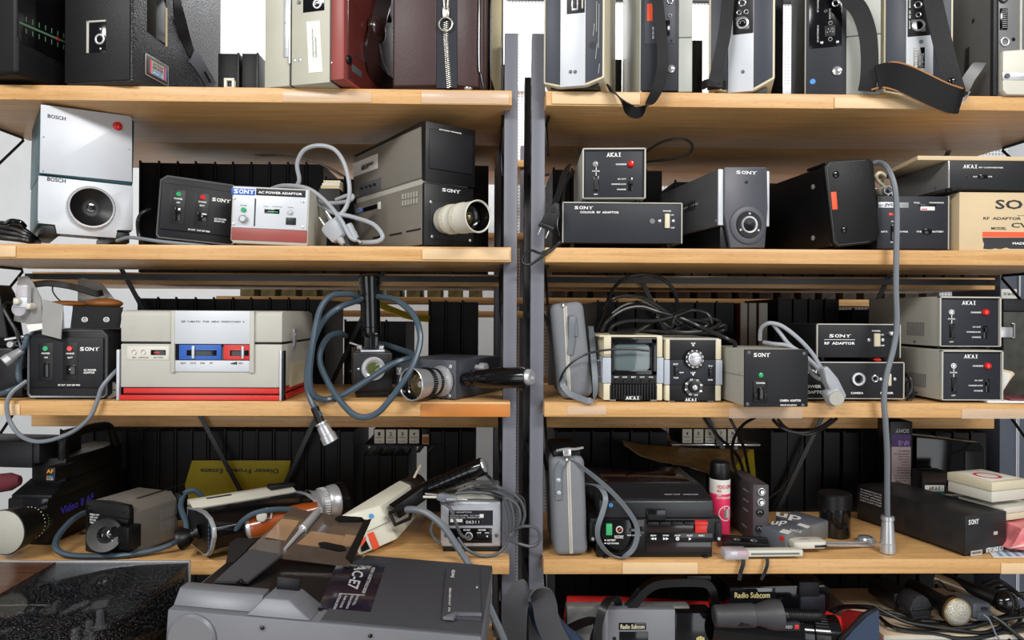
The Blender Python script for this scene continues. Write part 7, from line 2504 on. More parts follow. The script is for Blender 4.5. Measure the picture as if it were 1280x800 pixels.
# curved yellow envelope lying on the tape cases there
a_ = [(778, 551), (800, 556), (830, 558.5), (870, 561), (905, 562), (938, 562)]
b_ = [(780, 556), (800, 570), (826, 578), (858, 583), (885, 592), (902, 602)]
mb = MB()
vs_ = []
for (x0_, y0_), (x1_, y1_) in zip(a_, b_):
    p0, p1 = P(x0_, y0_, .315), P(x1_, y1_, .235)
    vs_ += [p0, p1, p1 + Vector((0, 0, .0012)), p0 + Vector((0, 0, .0012))]
mb.add(vs_, [(i * 4 + k, i * 4 + (k + 1) % 4, i * 4 + 4 + (k + 1) % 4, i * 4 + 4 + k) for i in range(5) for k in range(4)] + [(3, 2, 1, 0), (20, 21, 22, 23)])
q = [P(*p) for p in ((872, 562, .324), (942, 562, .324), (945, 598, .30), (900, 604, .28))]
o = mb.build('envelope', mat('crumpled brown wrap', '#75592f', .35, var=.35, vs=60, coat=.3), off=vs_[0])
tag(o, 'curling brown clear-wrapped envelope behind the black portable recorder', 'envelope')
mb = MB().hexa([q[0], q[1], q[2], q[3]] + [p + Vector((0, .001, .0005)) for p in q])
o = mb.build('envelope', YELLOW, off=q[0])
tag(o, 'yellow envelope behind the pink can under the handwritten tapes', 'envelope')

# ================================================================ bottom board, right unit
Z5 = Z4 - .264
RED_F = mat('red felt', '#d5231f', .9, var=.05, bump=.3)
NAVY = mat('navy coated cloth', '#2b3a52', .7, var=.1, bump=.3, bs=700)
t = T('red_bag', 'open red lined bag with navy flank lying under the big camcorder', 'bag', Vector((P(800, 800, .14).x, .16, Z5 + .0005)), 1)
zb = lambda px, py, Y: P(px, py, Y).z - t.o.location.z
xb = lambda px, Y: P(px, 780, Y).x - t.o.location.x
def wsheet(t, name, m, pts, th):
    q = [Vector(P(*p)) - t.o.location for p in pts]
    mb = MB()
    bm = bmesh.new()
    n = (q[1] - q[0]).cross(q[2] - q[0]).normalized() * th
    A = [bm.verts.new(p) for p in q]
    B = [bm.verts.new(p + n) for p in q]
    k = len(q)
    bm.faces.new(A)
    bm.faces.new(B[::-1])
    for i in range(k):
        bm.faces.new((A[i], A[(i + 1) % k], B[(i + 1) % k], B[i]))
    bmesh.ops.recalc_face_normals(bm, faces=bm.faces)
    return t.part(name, MB().bm(bm), m)


t.part('back_wall', MB().prism([(xb(690, .145), 0), (xb(705, .145), zb(705, 733, .145)), (xb(760, .145), zb(760, 734, .145)), (xb(830, .145), zb(830, 738, .145)), (xb(1005, .145), zb(1005, 746, .145)), (xb(1040, .145), zb(1040, 760, .145)), (xb(1042, .145), 0)], -.062, -.055, b=.002), RED_F)
wsheet(t, 'lining', RED_F, [(1051, 766, .07), (1060, 762, .05), (1084, 765, -.015), (1078, 775, -.02), (1056, 796, -.022), (1060, 830, -.02), (1056, 830, .07)], .004)
wsheet(t, 'flank', NAVY, [(1096, 761, -.03), (1082, 768, -.03), (1066, 784, -.03), (1052, 800, -.03), (1048, 840, -.03), (1098, 850, -.03)], .006)
t.part('rim', MB().tube([Vector(P(*p)) - t.o.location for p in ((1040, 765, .07), (1052, 759, .06), (1075, 758.5, .0), (1094, 761, -.026), (1080, 769, -.032), (1065, 785, -.032), (1051, 801, -.032), (1046, 830, -.032))], .0042, 8), LEATHERS)
t.part('floor_panel', MB().box(xb(700, .1), xb(1045, .1), -.15, .034, 0, .006, .002), RED_F)
t.done()

MG = mat('silver grey camcorder plastic', '#77787d', .4, metal=.2, var=.05, bump=.05, bs=1500)
t = T('camcorder', 'large grey and black camcorder with arched carry handle in the red lined bag', 'camcorder', Vector((P(750, 800, .0).x, .02, Z5 + .008)), U(.02))
Lp = lambda px, py, Y: t.local(P(px, py, Y))
Lf = lambda px, py: t.L(px, py, 'y', 0)
zb0 = 0
a, b_ = Lf(752, 762), Lf(845, 764)
t.part('rear_body', MB().box(a.x, b_.x, 0, 14, 8, a.z, 3), MG)
t.part('rear_cover', MB().box(a.x, a.x + 9, -1, 14, 10, a.z + .5, 2.5), MG)
a2, b2 = Lf(845, 765), Lf(893, 765)
t.part('front_body', MB().box(a2.x, b2.x, 2, 30, 8, a2.z - 2, 3), GLOSS)
a3, b3 = Lp(708, 757, .045), Lp(800, 757, .045)
t.part('tape_housing', MB().box(a3.x, Lp(862, 757, .045).x, 15, 32, 8, a3.z, 2.5), mat('worn grey plastic', '#6b6a68', .45, var=.25, vs=50))
t.face('badge', GLOSS, 773.5, 778.5, 807.5, 787, out=.8, b=.2)
t.text('Radio Subcom', 775.5, 780, 805.5, 785.6, CREAM, lift=1)
t.face('cassette_window', GLOSS, 774, 789.5, 810, 830, out=.9, b=1)
screw(t, 768, 798, 2.4, BLACK)
gold = mat('pale gold print', '#d8cb8a', .4)
for k in range(5):
    x = 871 + k * 2.1
    t.face('gold_emblem', gold, x, 795.5 + abs(k - 2) * .9, x + 1.5, 806, out=-1.0, inn=1.6, b=.3)
hp = [Lp(*p) for p in ((786, 762, .036), (796, 748, .036), (808, 735, .036), (822, 728, .036), (845, 726, .036), (868, 726, .036), (882, 728, .036), (889, 737, .036), (892, 750, .036), (894, 764, .036))]
t.part('carry_handle', MB().strap(hp, 15, 10, (0, 1, 0), res=5), GLOSS)
t.part('handle_block', MB().box(Lp(857, 724, .036).x, Lp(887, 724, .036).x, hp[5].y - 7, hp[5].y + 7, hp[5].z + 3, hp[5].z + 9, 1), BLACK)
e0, e1 = Lp(892, 770, .0), Lp(942, 769, -.005)
ax = (e1 - e0).normalized()
ln = (e1 - e0).length
t.part('viewfinder', MB().lathe(e0, ax, [(0, 0), (0, 11), (2, 13), (18, 13.4), (19, 14), (ln, 14), (ln + 1, 12.4), (ln + 6, 13), (ln + 18, 17), (ln + 26, 18), (ln + 33, 17.6), (ln + 33, 0)], 36), mat('charcoal rubber', '#3a3a3d', .5))
sl = t.part('focus_window', MB().box(e0.x + 24, e0.x + 44, e0.y - 15, e0.y - 10, e0.z - 7, e0.z + 8, 2), CHAR2)
t.part('focus_slider', MB().box(e0.x + 27, e0.x + 41, e0.y - 16, e0.y - 14, e0.z - 4, e0.z, .8), GLOSS, sl)
m0 = Lp(976, 768.5, .0)
t.part('microphone', MB().lathe(m0, (1, .0, -.03), [(0, 0), (0, 7), (6, 7.5)] + [(8 + k * 2.4 + d, 7.6 - (d > .9) * .8) for k in range(16) for d in (0, 1.2)] + [(47, 7.4), (49, 5), (49, 0)], 28), BLACK)
ml = t.part('mic_label', MB().box(m0.x - 10, m0.x + 19, m0.y - 12, m0.y + 2, m0.z - 15, m0.z - 4, 1), CHAR)
t.text_l('STEREO', m0.x - 6, m0.z - 11.4, m0.x + 9, m0.z - 7.6, m0.y - 12.2, DIMTXT)
t.part('red_mark', MB().box(m0.x + 12, m0.x + 17, m0.y - 12.4, m0.y - 11.5, m0.z - 12, m0.z - 7, .1), RED, ml)
l0 = Lp(990, 790, .015)
t.part('lens', MB().lathe(l0, (1, -.12, -.05), [(-100, 20), (0, 22), (8, 24), (9, 22), (20, 22), (21, 25), (38, 25.5), (39, 23), (46, 24), (52, 25), (53, 22)], 40), GLOSS)
rb = MB()
ax = Vector((1, -.12, -.05)).normalized()
e_ = ax.orthogonal().normalized()
g_ = ax.cross(e_)
for k in range(44):
    aa = 2 * PI * k / 44
    dr = (e_ * math.cos(aa) + g_ * math.sin(aa)) * 25
    rb.rod(l0 + ax * 22 + dr, l0 + ax * 37 + dr, .8, 5)
t.part('focus_rib', rb, CHAR2)
t.part('side_grip', MB().box(a2.x - 4, b2.x + 30, 20, 40, 0, a2.z - 30, 6), BLACK)
t.done()
t = T('accessory_box', 'black clip box with mirrored script badge lying above the camcorder eyepiece', 'accessory', P(912, 764, .05), U(.05))
p_, q_ = t.L(1030, 762), t.L(912, 733)
t.part('box', MB().prism([(0, 0), (p_.x, -6), (p_.x + 8, 6), (p_.x + 7, q_.z - 2), (p_.x, q_.z + 2), (0, q_.z - 1)], 0, 38, b=1.5), GLOSS)
t.part('clip', MB().box(p_.x * .72, p_.x * .94, -4, 40, q_.z - 12, q_.z + 7, 2), CHAR2)
t.part('clip_body', MB().box(p_.x * .74, p_.x + 1, -2.5, 20, -2, q_.z - 10, 2), CHAR)
t.part('badge_plate', MB().box(1, p_.x * .48, -.8, .4, 8, q_.z - 2, .2), mat('mirror black', '#15161a', .08, coat=1))
t.text('Radio Subcom', 918, 740, 962, 747, gold, lift=1)
t.part('support_strap', MB().box(20, 80, 15, 34, (Z5 + .02 - t.o.location.z) / t.u, 0, 2), BLACK)
t.done()
o = MB().strap([P(*p) for p in ((642, 830, -.02), (643, 790, -.03), (645, 757, -.03), (652, 742, -.032), (664, 739, -.032), (676, 744, -.03), (681, 756, -.028), (683, 770, -.026), (690, 790, -.024), (702, 812, -.024))], .040, .004, [Vector((1, -.25, 0))] * 3 + [Vector((1, -.2, 0))] * 3 + [Vector((1, 0, .1))] * 4).build('shoulder_strap', mat('ribbed black webbing', '#45464a', .7, bump=.5, bs=500), off=P(642, 830, -.02))
tag(o, 'wide ribbed webbing shoulder strap arching beside the grey post', 'strap')
pd = T('strap_pad', 'navy padded shoulder strap curving down before the red lined bag', 'strap', P(690, 830, -.01), U(-.01))
pd.part('pad', MB().strap([pd.local(P(*p)) for p in ((672, 748, .02), (678, 765, .01), (686, 782, .0), (700, 797, -.01), (716, 812, -.01), (722, 850, -.01))], 34, 7, (1, -.2, .4)), NAVY)
pd.part('piping', MB().tube([pd.local(P(*p)) for p in ((676, 742, .02), (687, 760, .01), (696, 776, .0), (710, 791, -.012), (728, 806, -.012))], 1.6, 6), LEATHERS)
pd.done()
o = MB().strap([P(*p) for p in ((742, 830, -.005), (746, 800, -.005), (748, 782, -.004), (753, 763, -.002), (760, 751, .01), (768, 747, .025), (773, 755, .04), (772, 764, .05))], .014, .003, [Vector((1, -.2, .1))] * 5 + [Vector((1, .3, .2))] * 3).build('carry_strap', RUBBER, off=P(742, 830, 0))
tag(o, 'black webbing strap folded over the back of the grey camcorder', 'strap')
o = MB().strap([P(*p) for p in ((700, 792, .03), (716, 784, .02), (730, 778, .01), (740, 776, .005), (744, 780, .005), (741, 795, .0), (738, 820, .0))], .018, .003, (.2, -.6, 1)).build('leather_strap', LEATHERS, off=P(700, 792, .03))
tag(o, 'short black leather strap between the navy pad and grey camcorder', 'strap')
t = on('tape_deck', 'pale grey deck on the bottom board under the heap of microphones', 'deck', 1104, -.004, Z5)
h_ = t.L(1097, 795).z
t.part('cabinet', MB().box(0, 235, 0, 150, 6, h_ - 1, 1.5), PALEGREY)
t.part('top_panel', MB().box(1, 234, 1, 150, h_ - 1.5, h_, .4), mat('beige top panel', '#c9b79a', .5))
t.part('front_window', MB().box(2, 220, -1, 1, 20, h_ - 5, 2), GLOSS)
for a in (10, 215):
    for b_ in (10, 130):
        t.part('foot', MB().cyl((a, b_, 6.3), (0, 0, -1), 6, 6.3, 14), BLACK)
t.done()
ZD = t.o.location.z + h_ * t.u
MESHM = mat('woven wire mesh', '#bdb9ac', .35, metal=.6, bump=1, bs=700, voro=True)
MESHK = mat('black wire mesh', '#2a2b2e', .4, metal=.4, bump=1, bs=900, voro=True)
t = T('microphone', 'black box shaped microphone with arched mesh grille on the pale grey deck', 'microphone', P(1141, 776, .03), U(.03), .1)
t.part('grille', MB().prism([(0, 4), (27, 4), (27, 18), (22, 27), (14, 32), (6, 31), (0, 25), (-4, 14)], 0, 26, b=2.5), MESHK)
t.part('band', MB().box(-1, 28, -1, 27, 12, 16, 1), BLACK)
t.part('lower_grille', MB().box(1, 25, 1, 25, 0, 6, 2), MESHK)
t.part('body', MB().box(-6, 22, 26, 80, 3, 24, 3), BLACK)
t.done()
t = T('microphone', 'round silver mesh microphone facing the viewer on the pale grey deck', 'microphone', P(1196.5, 765, .012), U(.012))
t.part('grille', MB().lathe((0, 0, 0), (0, -1, 0), [(-2, 17), (1, 17), (4, 15), (6, 10), (7, 0)], 40), MESHM)
t.part('rim', MB().lathe((0, 0, 0), (0, -1, 0), [(-4, 17.6), (1.4, 17.8), (2, 16.6)], 40), mat('brass rim', '#a88d5e', .3, metal=.8))
t.part('collar', MB().lathe((0, 2, 0), (-.25, 1, .1), [(0, 16), (4, 17), (10, 17), (18, 11), (70, 9), (70, 0)], 32), BLACK)
t.done()
t = T('microphone', 'long beige tube microphone lying behind the round silver one', 'microphone', P(1168, 722, .11), U(.11))
a = t.local(P(1236, 748, .06))
ax = a.normalized()
t.part('tube', MB().lathe((0, 0, 0), ax, [(0, 0), (0, 6.5), (a.length * .96, 7.5), (a.length * .97, 6), (a.length, 6), (a.length, 0)], 28), mat('champagne metal', '#a08c74', .32, metal=.5))
t.done()
t = T('microphone', 'black ball headed microphone with shiny band beside the grey box', 'microphone', P(1256, 752, .04), U(.04))
t.part('head', MB().ball((0, 0, 0), 13.5, 1.25, 1, 1, 24), GLOSS)
t.part('band', MB().lathe((-1, 0, 0), (1, .1, -.1), [(-1, 13.8), (1, 13.9), (1, 13)], 32), CHAR)
t.part('body', MB().lathe((-10, 2, 2), (-.7, 1, .2), [(0, 10), (20, 8), (60, 7), (60, 0)], 24), BLACK)
t.done()
t = T('clip_microphone', 'dark grey clip unit with thin lead between two microphones', 'microphone', P(1212, 772, .015), U(.015), .25, ry=.12)
t.part('body', MB().box(0, 30, -4, 30, 0, 20, 4), mat('slate plastic', '#3f434b', .4))
t.part('lower_shell', MB().box(6, 31, -7, 8, -2, 10, 3), MATS['slate plastic'])
t.part('tab', MB().box(12, 22, -6, -2, 12, 15, .6), CHAR2)
t.done()
MCG = 'microphone cables on the pale grey deck'
for k, pts in enumerate(((((1097, 760, .03), (1112, 768, .02), (1135, 778, .01), (1165, 783, .005), (1200, 788, .0), (1228, 791, .0), (1248, 785, .005), (1258, 778, .01))),
                         ((1098, 766, .04), (1120, 772, .03), (1150, 782, .02), (1185, 785, .015), (1215, 783, .015), (1240, 776, .02), (1270, 772, .02), (1300, 768, .02)),
                         ((1100, 772, .05), (1116, 784, .01), (1140, 790, .004), (1170, 793, .0), (1200, 798, -.004), (1230, 796, -.004), (1256, 790, .0), (1300, 784, .0)),
                         ((1104, 764, .06), (1122, 767, .05), (1140, 773, .045), (1160, 776, .04), (1190, 780, .03), (1216, 779, .025), (1238, 776, .03), (1262, 773, .035), (1290, 762, .04)),
                         ((1240, 770, .01), (1250, 776, .004), (1262, 786, -.004), (1276, 798, -.01), (1290, 808, -.01)),
                         ((1252, 812, -.008), (1262, 796, .0), (1272, 785, .01), (1285, 778, .02)),
                         ((1272, 760, .03), (1276, 768, .03), (1274, 778, .02), (1266, 784, .015), (1250, 788, .01), (1236, 795, .004)),
                         ((1150, 776, .03), (1175, 777.5, .03), (1200, 781, .035), (1230, 777, .04), (1262, 768, .05), (1285, 760, .06)),
                         ((1106, 780, .03), (1130, 787, .02), (1160, 790, .012), (1185, 788, .01), (1206, 790, .006), (1236, 793, .006), (1262, 792, .01)))):
    cable('microphone_cable', 'black microphone cable winding over the pale grey deck', 'cable', pts, 2.5, RUBBER, MCG)
cable('thin_lead', 'thin lead hanging from the dark grey clip unit', 'cable', [(1229, 768, .002), (1236, 774, -.002), (1241, 784, -.006), (1246, 795, -.01), (1255, 806, -.012)], 1.0, CABLEMID)
cable('thin_lead', 'thin black lead hooked over the beige tube microphone', 'cable', [(1167, 730, .09), (1172, 727, .09), (1178, 730, .09), (1184, 737, .09), (1196, 739, .085), (1206, 735, .085), (1212, 733, .09)], 1.1, RUBBER)
for k in range(5):
    cable('dark_cable', 'dark cable in the shadowed heap behind the ball headed microphone', 'cable', [(1228 + k * 8, 730 + k * 3, .12), (1245 + k * 6, 724 + k * 5, .11), (1262 + k * 5, 733 + k * 4, .10), (1275 + k * 4, 742 + k * 5, .09), (1290, 738 + k * 8, .09)], 2.0, RUBBER, 'dark cables in the shadowed heap')
cable('hanging_cable', 'black cable coil hanging in the gap between the two shelving units', 'cable',
      [(646, 618, .02), (654, 624, .02), (656, 640, .02), (652, 656, .02), (644, 662, .015)], 1.8, RUBBER)
# ================================================================ top board: tall recorders that run out of the frame
TALL = 205
# black leather cased machines
t = on('recorder_case', 'black leather cased machine with dark window and green tuning scale at the frame edge', 'leather case', -62, .006, Z1, rz=-.30, up=.006)
W_ = t.L(20, 60).x
DL = 200
t.part('case', MB().box(0, W_, 0, DL, 0, TALL, 5, 3), LEATHERS)
XX = ('x', W_)
LW = lambda px, py: t.L(px, py, 'x', W_)
q = [LW(*p) for p in ((22, 0), (22, 46), (28, 54), (110, 96), (110, 0))]
t.part('window', MB().prism([(p.y, p.z) for p in q], W_ - 1, W_ + .3, ax='x', b=.3), GLOSS)
a, b_ = LW(24, 28), LW(82, 54)
SCL = mat('green tuning scale', '#57785c', .4)
t.part('scale_bar', MB().prism([(a.y, a.z - 1.2), (b_.y + 30, a.z - 1.2), (b_.y + 30, a.z + 1.2), (a.y, a.z + 1.2)], W_ + .3, W_ + .6, ax='x'), SCL)
tk = MB()
for k in range(12):
    y = a.y + 8 + k * 8.5
    for s_ in (-1, 1):
        tk.box(W_ + .3, W_ + .6, y, y + 1, a.z + s_ * 7 - 3, a.z + s_ * 7 + 3)
t.part('scale_mark', tk, SCL)
for k in (5, 7):
    t.part('red_mark', MB().box(W_ + .5, W_ + .8, a.y + 8 + k * 8.5 - 1.4, a.y + 9 + k * 8.5 + 1.4, a.z - 2, a.z + 2), RED)
st = MB()
pp = [LW(*p) for p in ((19.5, 0), (19, 47), (25, 57), (90, 92))]
for p0, p1 in zip(pp, pp[1:]):
    n = max(2, int((p1 - p0).length / 2.4))
    for k in range(n):
        s0, s1 = p0.lerp(p1, k / n), p0.lerp(p1, (k + .6) / n)
        st.rod(s0, s1, .35, 5)
t.part('stitching', st, CHAR)
t.part('chrome_foot', MB().lathe((46, -3, 2), (0, 0, -1), [(-8, 0), (-8, 6), (-3, 7), (0, 4), (4, 4), (6, 3), (6, 0)], 20), CHROME)
t.done()
t = on('recorder_case', 'black leather cased machine with nameplate and hanging strap, beside the white background gap', 'leather case', 82, .004, Z1, rz=-.16)
W_ = t.L(165, 60).x
DL = t.L(277, 60, 'x', W_).y
DL = min(DL, 205)
t.part('case', MB().box(0, W_, 0, DL, 0, TALL, 3.5, 3), LEATHER)
t.part('front_cover', MB().box(-.6, W_ - 2, -1.6, 3, 3, TALL, 1.4), LEATHERS)
p0, p1 = t.L(110.6, 27), t.L(133.6, 66)
ct = t.part('cutout', MB().box(p0.x, p1.x, -2, 0, p1.z, p0.z, .6), GLOSS)
t.part('cutout_rim', MB().box(p0.x - .8, p0.x + 2.4, -2.6, 0, p1.z, p0.z, .4).box(p0.x, p1.x, -2.6, 0, p0.z - 2.4, p0.z, .4), WARMGREY, ct)
sk = t.socket('camera_socket', 126.5, 50, 6.6, 3.5, SATIN, mat('pale green insulator', '#8c988a', .5))
for py in (37, 61.5):
    screw(t, 127, py, 1.5).location.y = -1.8 * t.u
LW = lambda px, py: t.L(px, py, 'x', W_)
q = [LW(*p) for p in ((184, -60), (183.7, 39.5), (207.4, 58), (208, -60))]
wn = t.part('window', MB().prism([(p.y, p.z) for p in q], W_ - 1, W_ + .3, ax='x', b=.3), GLOSS)
q = [LW(*p) for p in ((206.5, 10), (206.5, 58), (208.8, 58), (208.8, 10))]
t.part('window_edge', MB().prism([(p.y, p.z) for p in q], W_, W_ + .6, ax='x'), CARD, wn)
q0, q1 = LW(181, 66), LW(210, 97)
npz0, npz1 = q0.z - 27, q0.z
npz = MB().box(W_, W_ + .8, q0.y, q1.y, npz0, npz1, .3)
nm = t.part('nameplate', npz, mat('bronze plate', '#54483f', .35, metal=.5))
yy = lambda f: q0.y + (q1.y - q0.y) * f
t.part('nameplate_edge', MB().box(W_ + .6, W_ + .9, yy(.0), yy(1), npz1 - 1, npz1).box(W_ + .6, W_ + .9, yy(.0), yy(1), npz0, npz0 + 1).box(W_ + .6, W_ + .9, yy(0), yy(.03), npz0, npz1).box(W_ + .6, W_ + .9, yy(.97), yy(1), npz0, npz1), SATIN, nm)
t.part('nameplate_field', MB().box(W_ + .7, W_ + 1, yy(.12), yy(.9), npz0 + 5, npz1 - 5), PALEGREY, nm)
for f0, f1, m in ((.12, .18, TEAL), (.19, .25, MATS['pink print']), (.78, .84, MATS['pink print']), (.85, .9, BLUEDOT)):
    t.part('colour_bar', MB().box(W_ + .9, W_ + 1.1, yy(f0), yy(f1), npz0 + 5, npz1 - 5), m, nm)
t.part('blue_field', MB().box(W_ + .9, W_ + 1.15, yy(.3), yy(.74), npz0 + 5.5, npz0 + 11), BLUEDOT, nm)
for s_, z0_, z1_, m in (('ACTION', npz0 + 17, npz0 + 20.5, DKTXT), ('REPORTER', npz0 + 12.5, npz0 + 16, DKTXT), ('AV-3', npz0 + 6.5, npz0 + 10, PAPER)):
    vs_, fs_ = text_mesh(s_)
    t.part('lettering', MB().add([(W_ + 1.25, yy(.3) + a * (yy(.74) - yy(.3)), z0_ + b * (z1_ - z0_)) for a, b in vs_], fs_), m, nm)
sp_ = [LW(*p) + Vector((d, 0, 0)) for p, d in (((214, -40), 6), ((216, 0), 6), ((222, 30), 5), ((232, 58), 4), ((240, 74), 4))]
t.part('strap', MB().strap(sp_, 15, 1.6, [Vector((.1, 1, 0)), Vector((.1, 1, 0)), Vector((.6, .8, 0)), Vector((.2, 1, .2)), Vector((.1, 1, .3))]), LEATHERS)
sp_ = [LW(*p) + Vector((4, 0, 0)) for p in ((236, 70), (244, 80), (254, 96), (262, 110))]
t.part('strap_end', MB().strap(sp_, 22, 3.5, (0.1, 1, .5), res=3), mat('worn grey strap', '#5c5e66', .4))
s0, s1 = LW(251, 90) + Vector((6.2, 0, 0)), LW(258, 103) + Vector((6.2, 0, 0))
t.part('strap_slot', MB().tube([s0, s1], 1.6, 8, res=0), BLACK)
t.done()

# small things in the bright gap
for px, w_, lab in ((272, 27, 'black binder in the bright gap, closer to the black leather case'), (302, 21, 'black binder in the bright gap, closer to the putty coloured recorder')):
    t = on('binder', lab, 'binder', px, .17, Z1)
    h = t.L(px, 66.5).z
    t.box('cover', CASEBLACK, 0, w_, 0, 40, 0, h, 1)
    t.box('spine_ridge', BLACK, w_ - 3, w_ - .5, -1, 2, 0, h + 1, .4)
    t.done()
t = on('plastic_clip', 'small white square plastic loop on the top board', 'clip', 279.5, .012, Z1)
for a in ((0, 13, 0, 3), (0, 13, 10.5, 14), (0, 3.4, 0, 14), (9.6, 13, 0, 14)):
    pass
fr = MB()
o_ = [(0, 0), (13, 0), (13, 13), (11.5, 14.5), (1.5, 14.5), (0, 13)]
fr.prism([(0, 0), (13, 0), (13, 3.2), (0, 3.2)], 0, 6, b=.6)
fr.prism([(0, 10.8), (13, 10.8), (13, 14), (0, 14)], 0, 6, b=.6)
fr.prism([(0, 0), (3.6, 0), (3.6, 14), (0, 14)], .2, 5.8, b=.6)
fr.prism([(9.6, 0), (13, 0), (13, 14), (9.6, 14)], .2, 5.8, b=.6)
t.part('frame', fr, OFFWHITE)
t.part('back_plate', MB().box(3, 10, 4, 5.6, 2, 12, .2), CHAR)
t.done()

# putty and red recorder
t = on('video_recorder', 'putty coloured upright recorder with brick red half and long white label', 'video recorder', 330.5, .004, Z1, rz=-.27)
X = lambda px: t.L(px, 60).x
W1, W2_, W3 = X(361.6), X(413.5), X(430.6)
DL = 200
t.part('left_half', MB().box(0, W1, 0, DL, 0, TALL, 1.2), BEIGEGREY)
t.part('gap', MB().box(W1 - .5, W1 + 3.4, 2, DL - 2, 1, TALL - 2, 0), BLACK)
t.part('centre_half', MB().box(W1 + 2.8, W2_ - 1.6, 0, DL, 0, TALL, 1.2), BEIGEGREY)
t.part('seam', MB().box(W2_ - 2, W2_ + .5, 1.5, DL - 1, 2, TALL - 1, 0), BLACK)
t.part('red_shell', MB().box(W2_, W3, -1, DL, 1.5, TALL, 3), REDPAINT)
mar = mat('maroon gloss enamel', '#54231f', .28, coat=.4)
t.part('red_flank', MB().box(W3 - 1, W3 + 1.5, 7, DL - 4, 6, TALL, .6), mar)
h = t.face('hinge_leaf', ALU, 355.5, -8, 361, 71.5, out=1.2, b=.2)
t.part('hinge_pin', MB().rod((W1 + 1.4, -1.6, t.L(362, 80).z), (W1 + 1.4, -1.6, TALL), 1.4), SATIN)
for py in (29, 60):
    screw(t, 358, py, 1.7).location.y = -1.2 * t.u
for p in ((368, 75.7), (375, 75)):
    screw(t, *p, r=2.2)
kn = t.face('socket_plate', GLOSS, 379, -10, 405.5, 13, out=.5, b=.6)
so_ = t.socket('din_socket', 397, 5.5, 5.8, 2, SATIN, BLACK)
for k in range(5):
    c = t.L(397, 5.5)
    t.part('socket_pin', MB().cyl((c.x + 2.4 * math.cos(k * .8), -.6, c.z + 2.4 * math.sin(k * .8)), (0, -1, 0), .5, .5, 6), SATIN, so_)
t.knob('button', GUN, 374, 3, 2.3, 1.5)
q = [t.L(*p) for p in ((383.2, 27.3), (399.7, 25.6), (403.3, 89.8), (386, 91.2))]
lb = t.part('paper_label', MB().prism([(p.x, p.z) for p in q], -.4, .1), PAPER)
PLL = (q[0], q[1], q[2])
decal_text(t, 'Leihgabe Sammlung Video Archiv', GREYM, PLL, (393, 72), (-1.2, -36), (-2, 0), .6, lb)
decal_text(t, 'ZKM Karlsruhe', GREYM, PLL, (396.5, 72), (-1, -25), (-2, 0), .6, lb)
q = [t.L(*p) for p in ((403, 60), (411, 80), (408, 84), (403.3, 78))]
screw(t, 415, 78.5, 1.2)
LW = lambda px, py: t.L(px, py, 'x', W3 + 1.5)
for (a, b_), m, nm_ in ((((443.5, 66), (451, 75)), DKTXT, 'maker_plate'), (((440, 80), (452, 98)), GUN, 'type_plate')):
    p0, p1 = LW(*a), LW(*b_)
    t.part(nm_, MB().box(W3 + 1.4, W3 + 1.9, min(p0.y, p1.y), max(p0.y, p1.y), min(p0.z, p1.z), max(p0.z, p1.z), .1), m)
p = LW(436, 75)
t.part('strap_stud', MB().lathe((W3 + 1.3, p.y, p.z), (1, 0, 0), [(0, 6), (2, 5.6), (2.6, 3), (2.6, 0)], 20), BLACK)
p = LW(487, 23)
t.part('strap_stud', MB().lathe((W3 + 1.3, min(p.y, DL - 10), p.z), (1, 0, 0), [(0, 6), (2, 5.6), (2.6, 3), (2.6, 0)], 20), BLACK)
BRL = mat('dark brown leather', '#2e1d1b', .25, bump=.15, bs=250, coat=.3)
sp_ = [LW(*p) + Vector((d, 0, 0)) for p, d in (((476, -40), 8), ((473, 0), 8), ((467, 20), 9), ((460, 40), 10), ((457, 62), 8), ((461, 85), 6), ((474, 100), 5), ((487, 108), 4))]
t.part('strap', MB().strap(sp_, 20, 4, [Vector((.9, .5, 0))] * 3 + [Vector((.3, 1, 0))] * 3 + [Vector((.2, .7, .7))] * 2), BRL)
p = LW(462, 36)
t.part('strap_knot', MB().ball((W3 + 9, p.y, p.z), 1, 9, 14, 16), BRL)
t.part('strap_knot', MB().ball((W3 + 12, p.y + 12, p.z - 2), 1, 6, 8, 13), BRL)
t.part('strap_lining', MB().tube([LW(*p) + Vector((6, 0, 0)) for p in ((469, 55), (473, 75), (476, 85), (482, 96), (488, 98))], 1, 6), ALU)
t.done()

# brown bag
t = on('leather_bag', 'dark brown leather bag with silver ring zip', 'bag', 489, .010, Z1, rz=-.10)
X = lambda px: t.L(px, 60).x
W_ = X(597)
BRB = mat('brown bag leather', '#3b2626', .45, var=.15, bump=.3, bs=220, spec=.35)
t.part('body', MB().box(0, W_, 0, 165, 0, TALL, 9, 4), BRB)
t.part('front_flap', MB().box(2, X(547), -2, 6, 4, TALL, 3, 3), BRB)
t.part('pocket', MB().prism([(X(570), 4), (W_ + 1, 2), (W_ + 2, TALL), (X(568), TALL)], -1.5, 8, b=2.5), BRB)
t.part('side_gusset', MB().box(W_ - 4, W_ + 7, 14, 150, 3, TALL, 5, 3), BRB)
t.part('piping', MB().tube([(W_ + 2, -1, TALL), (W_ + 1.5, -2, 40), (W_ + 4, -1, 18), (W_ + 7, 0, 2)], 1.6, 8), GLOSS)
zt = t.part('zip_tape', MB().prism([(X(546), 1), (X(572), 1), (X(570), TALL), (X(546), TALL)], -2.8, 2, b=.6), mat('black zip tape', '#22262e', .8, bump=.3))
zc = lambda z: X(558) + max(0, (60 - z)) * .075
tt = MB()
n = 66
for k in range(n):
    z = 1 + k * 1.25
    if z > 92:
        break
    sx = 1.3 if k % 2 else -1.3
    tt.box(zc(z) + sx - 1.5, zc(z) + sx + 1.5, -4, -2.4, z - .45, z + .45, .1)
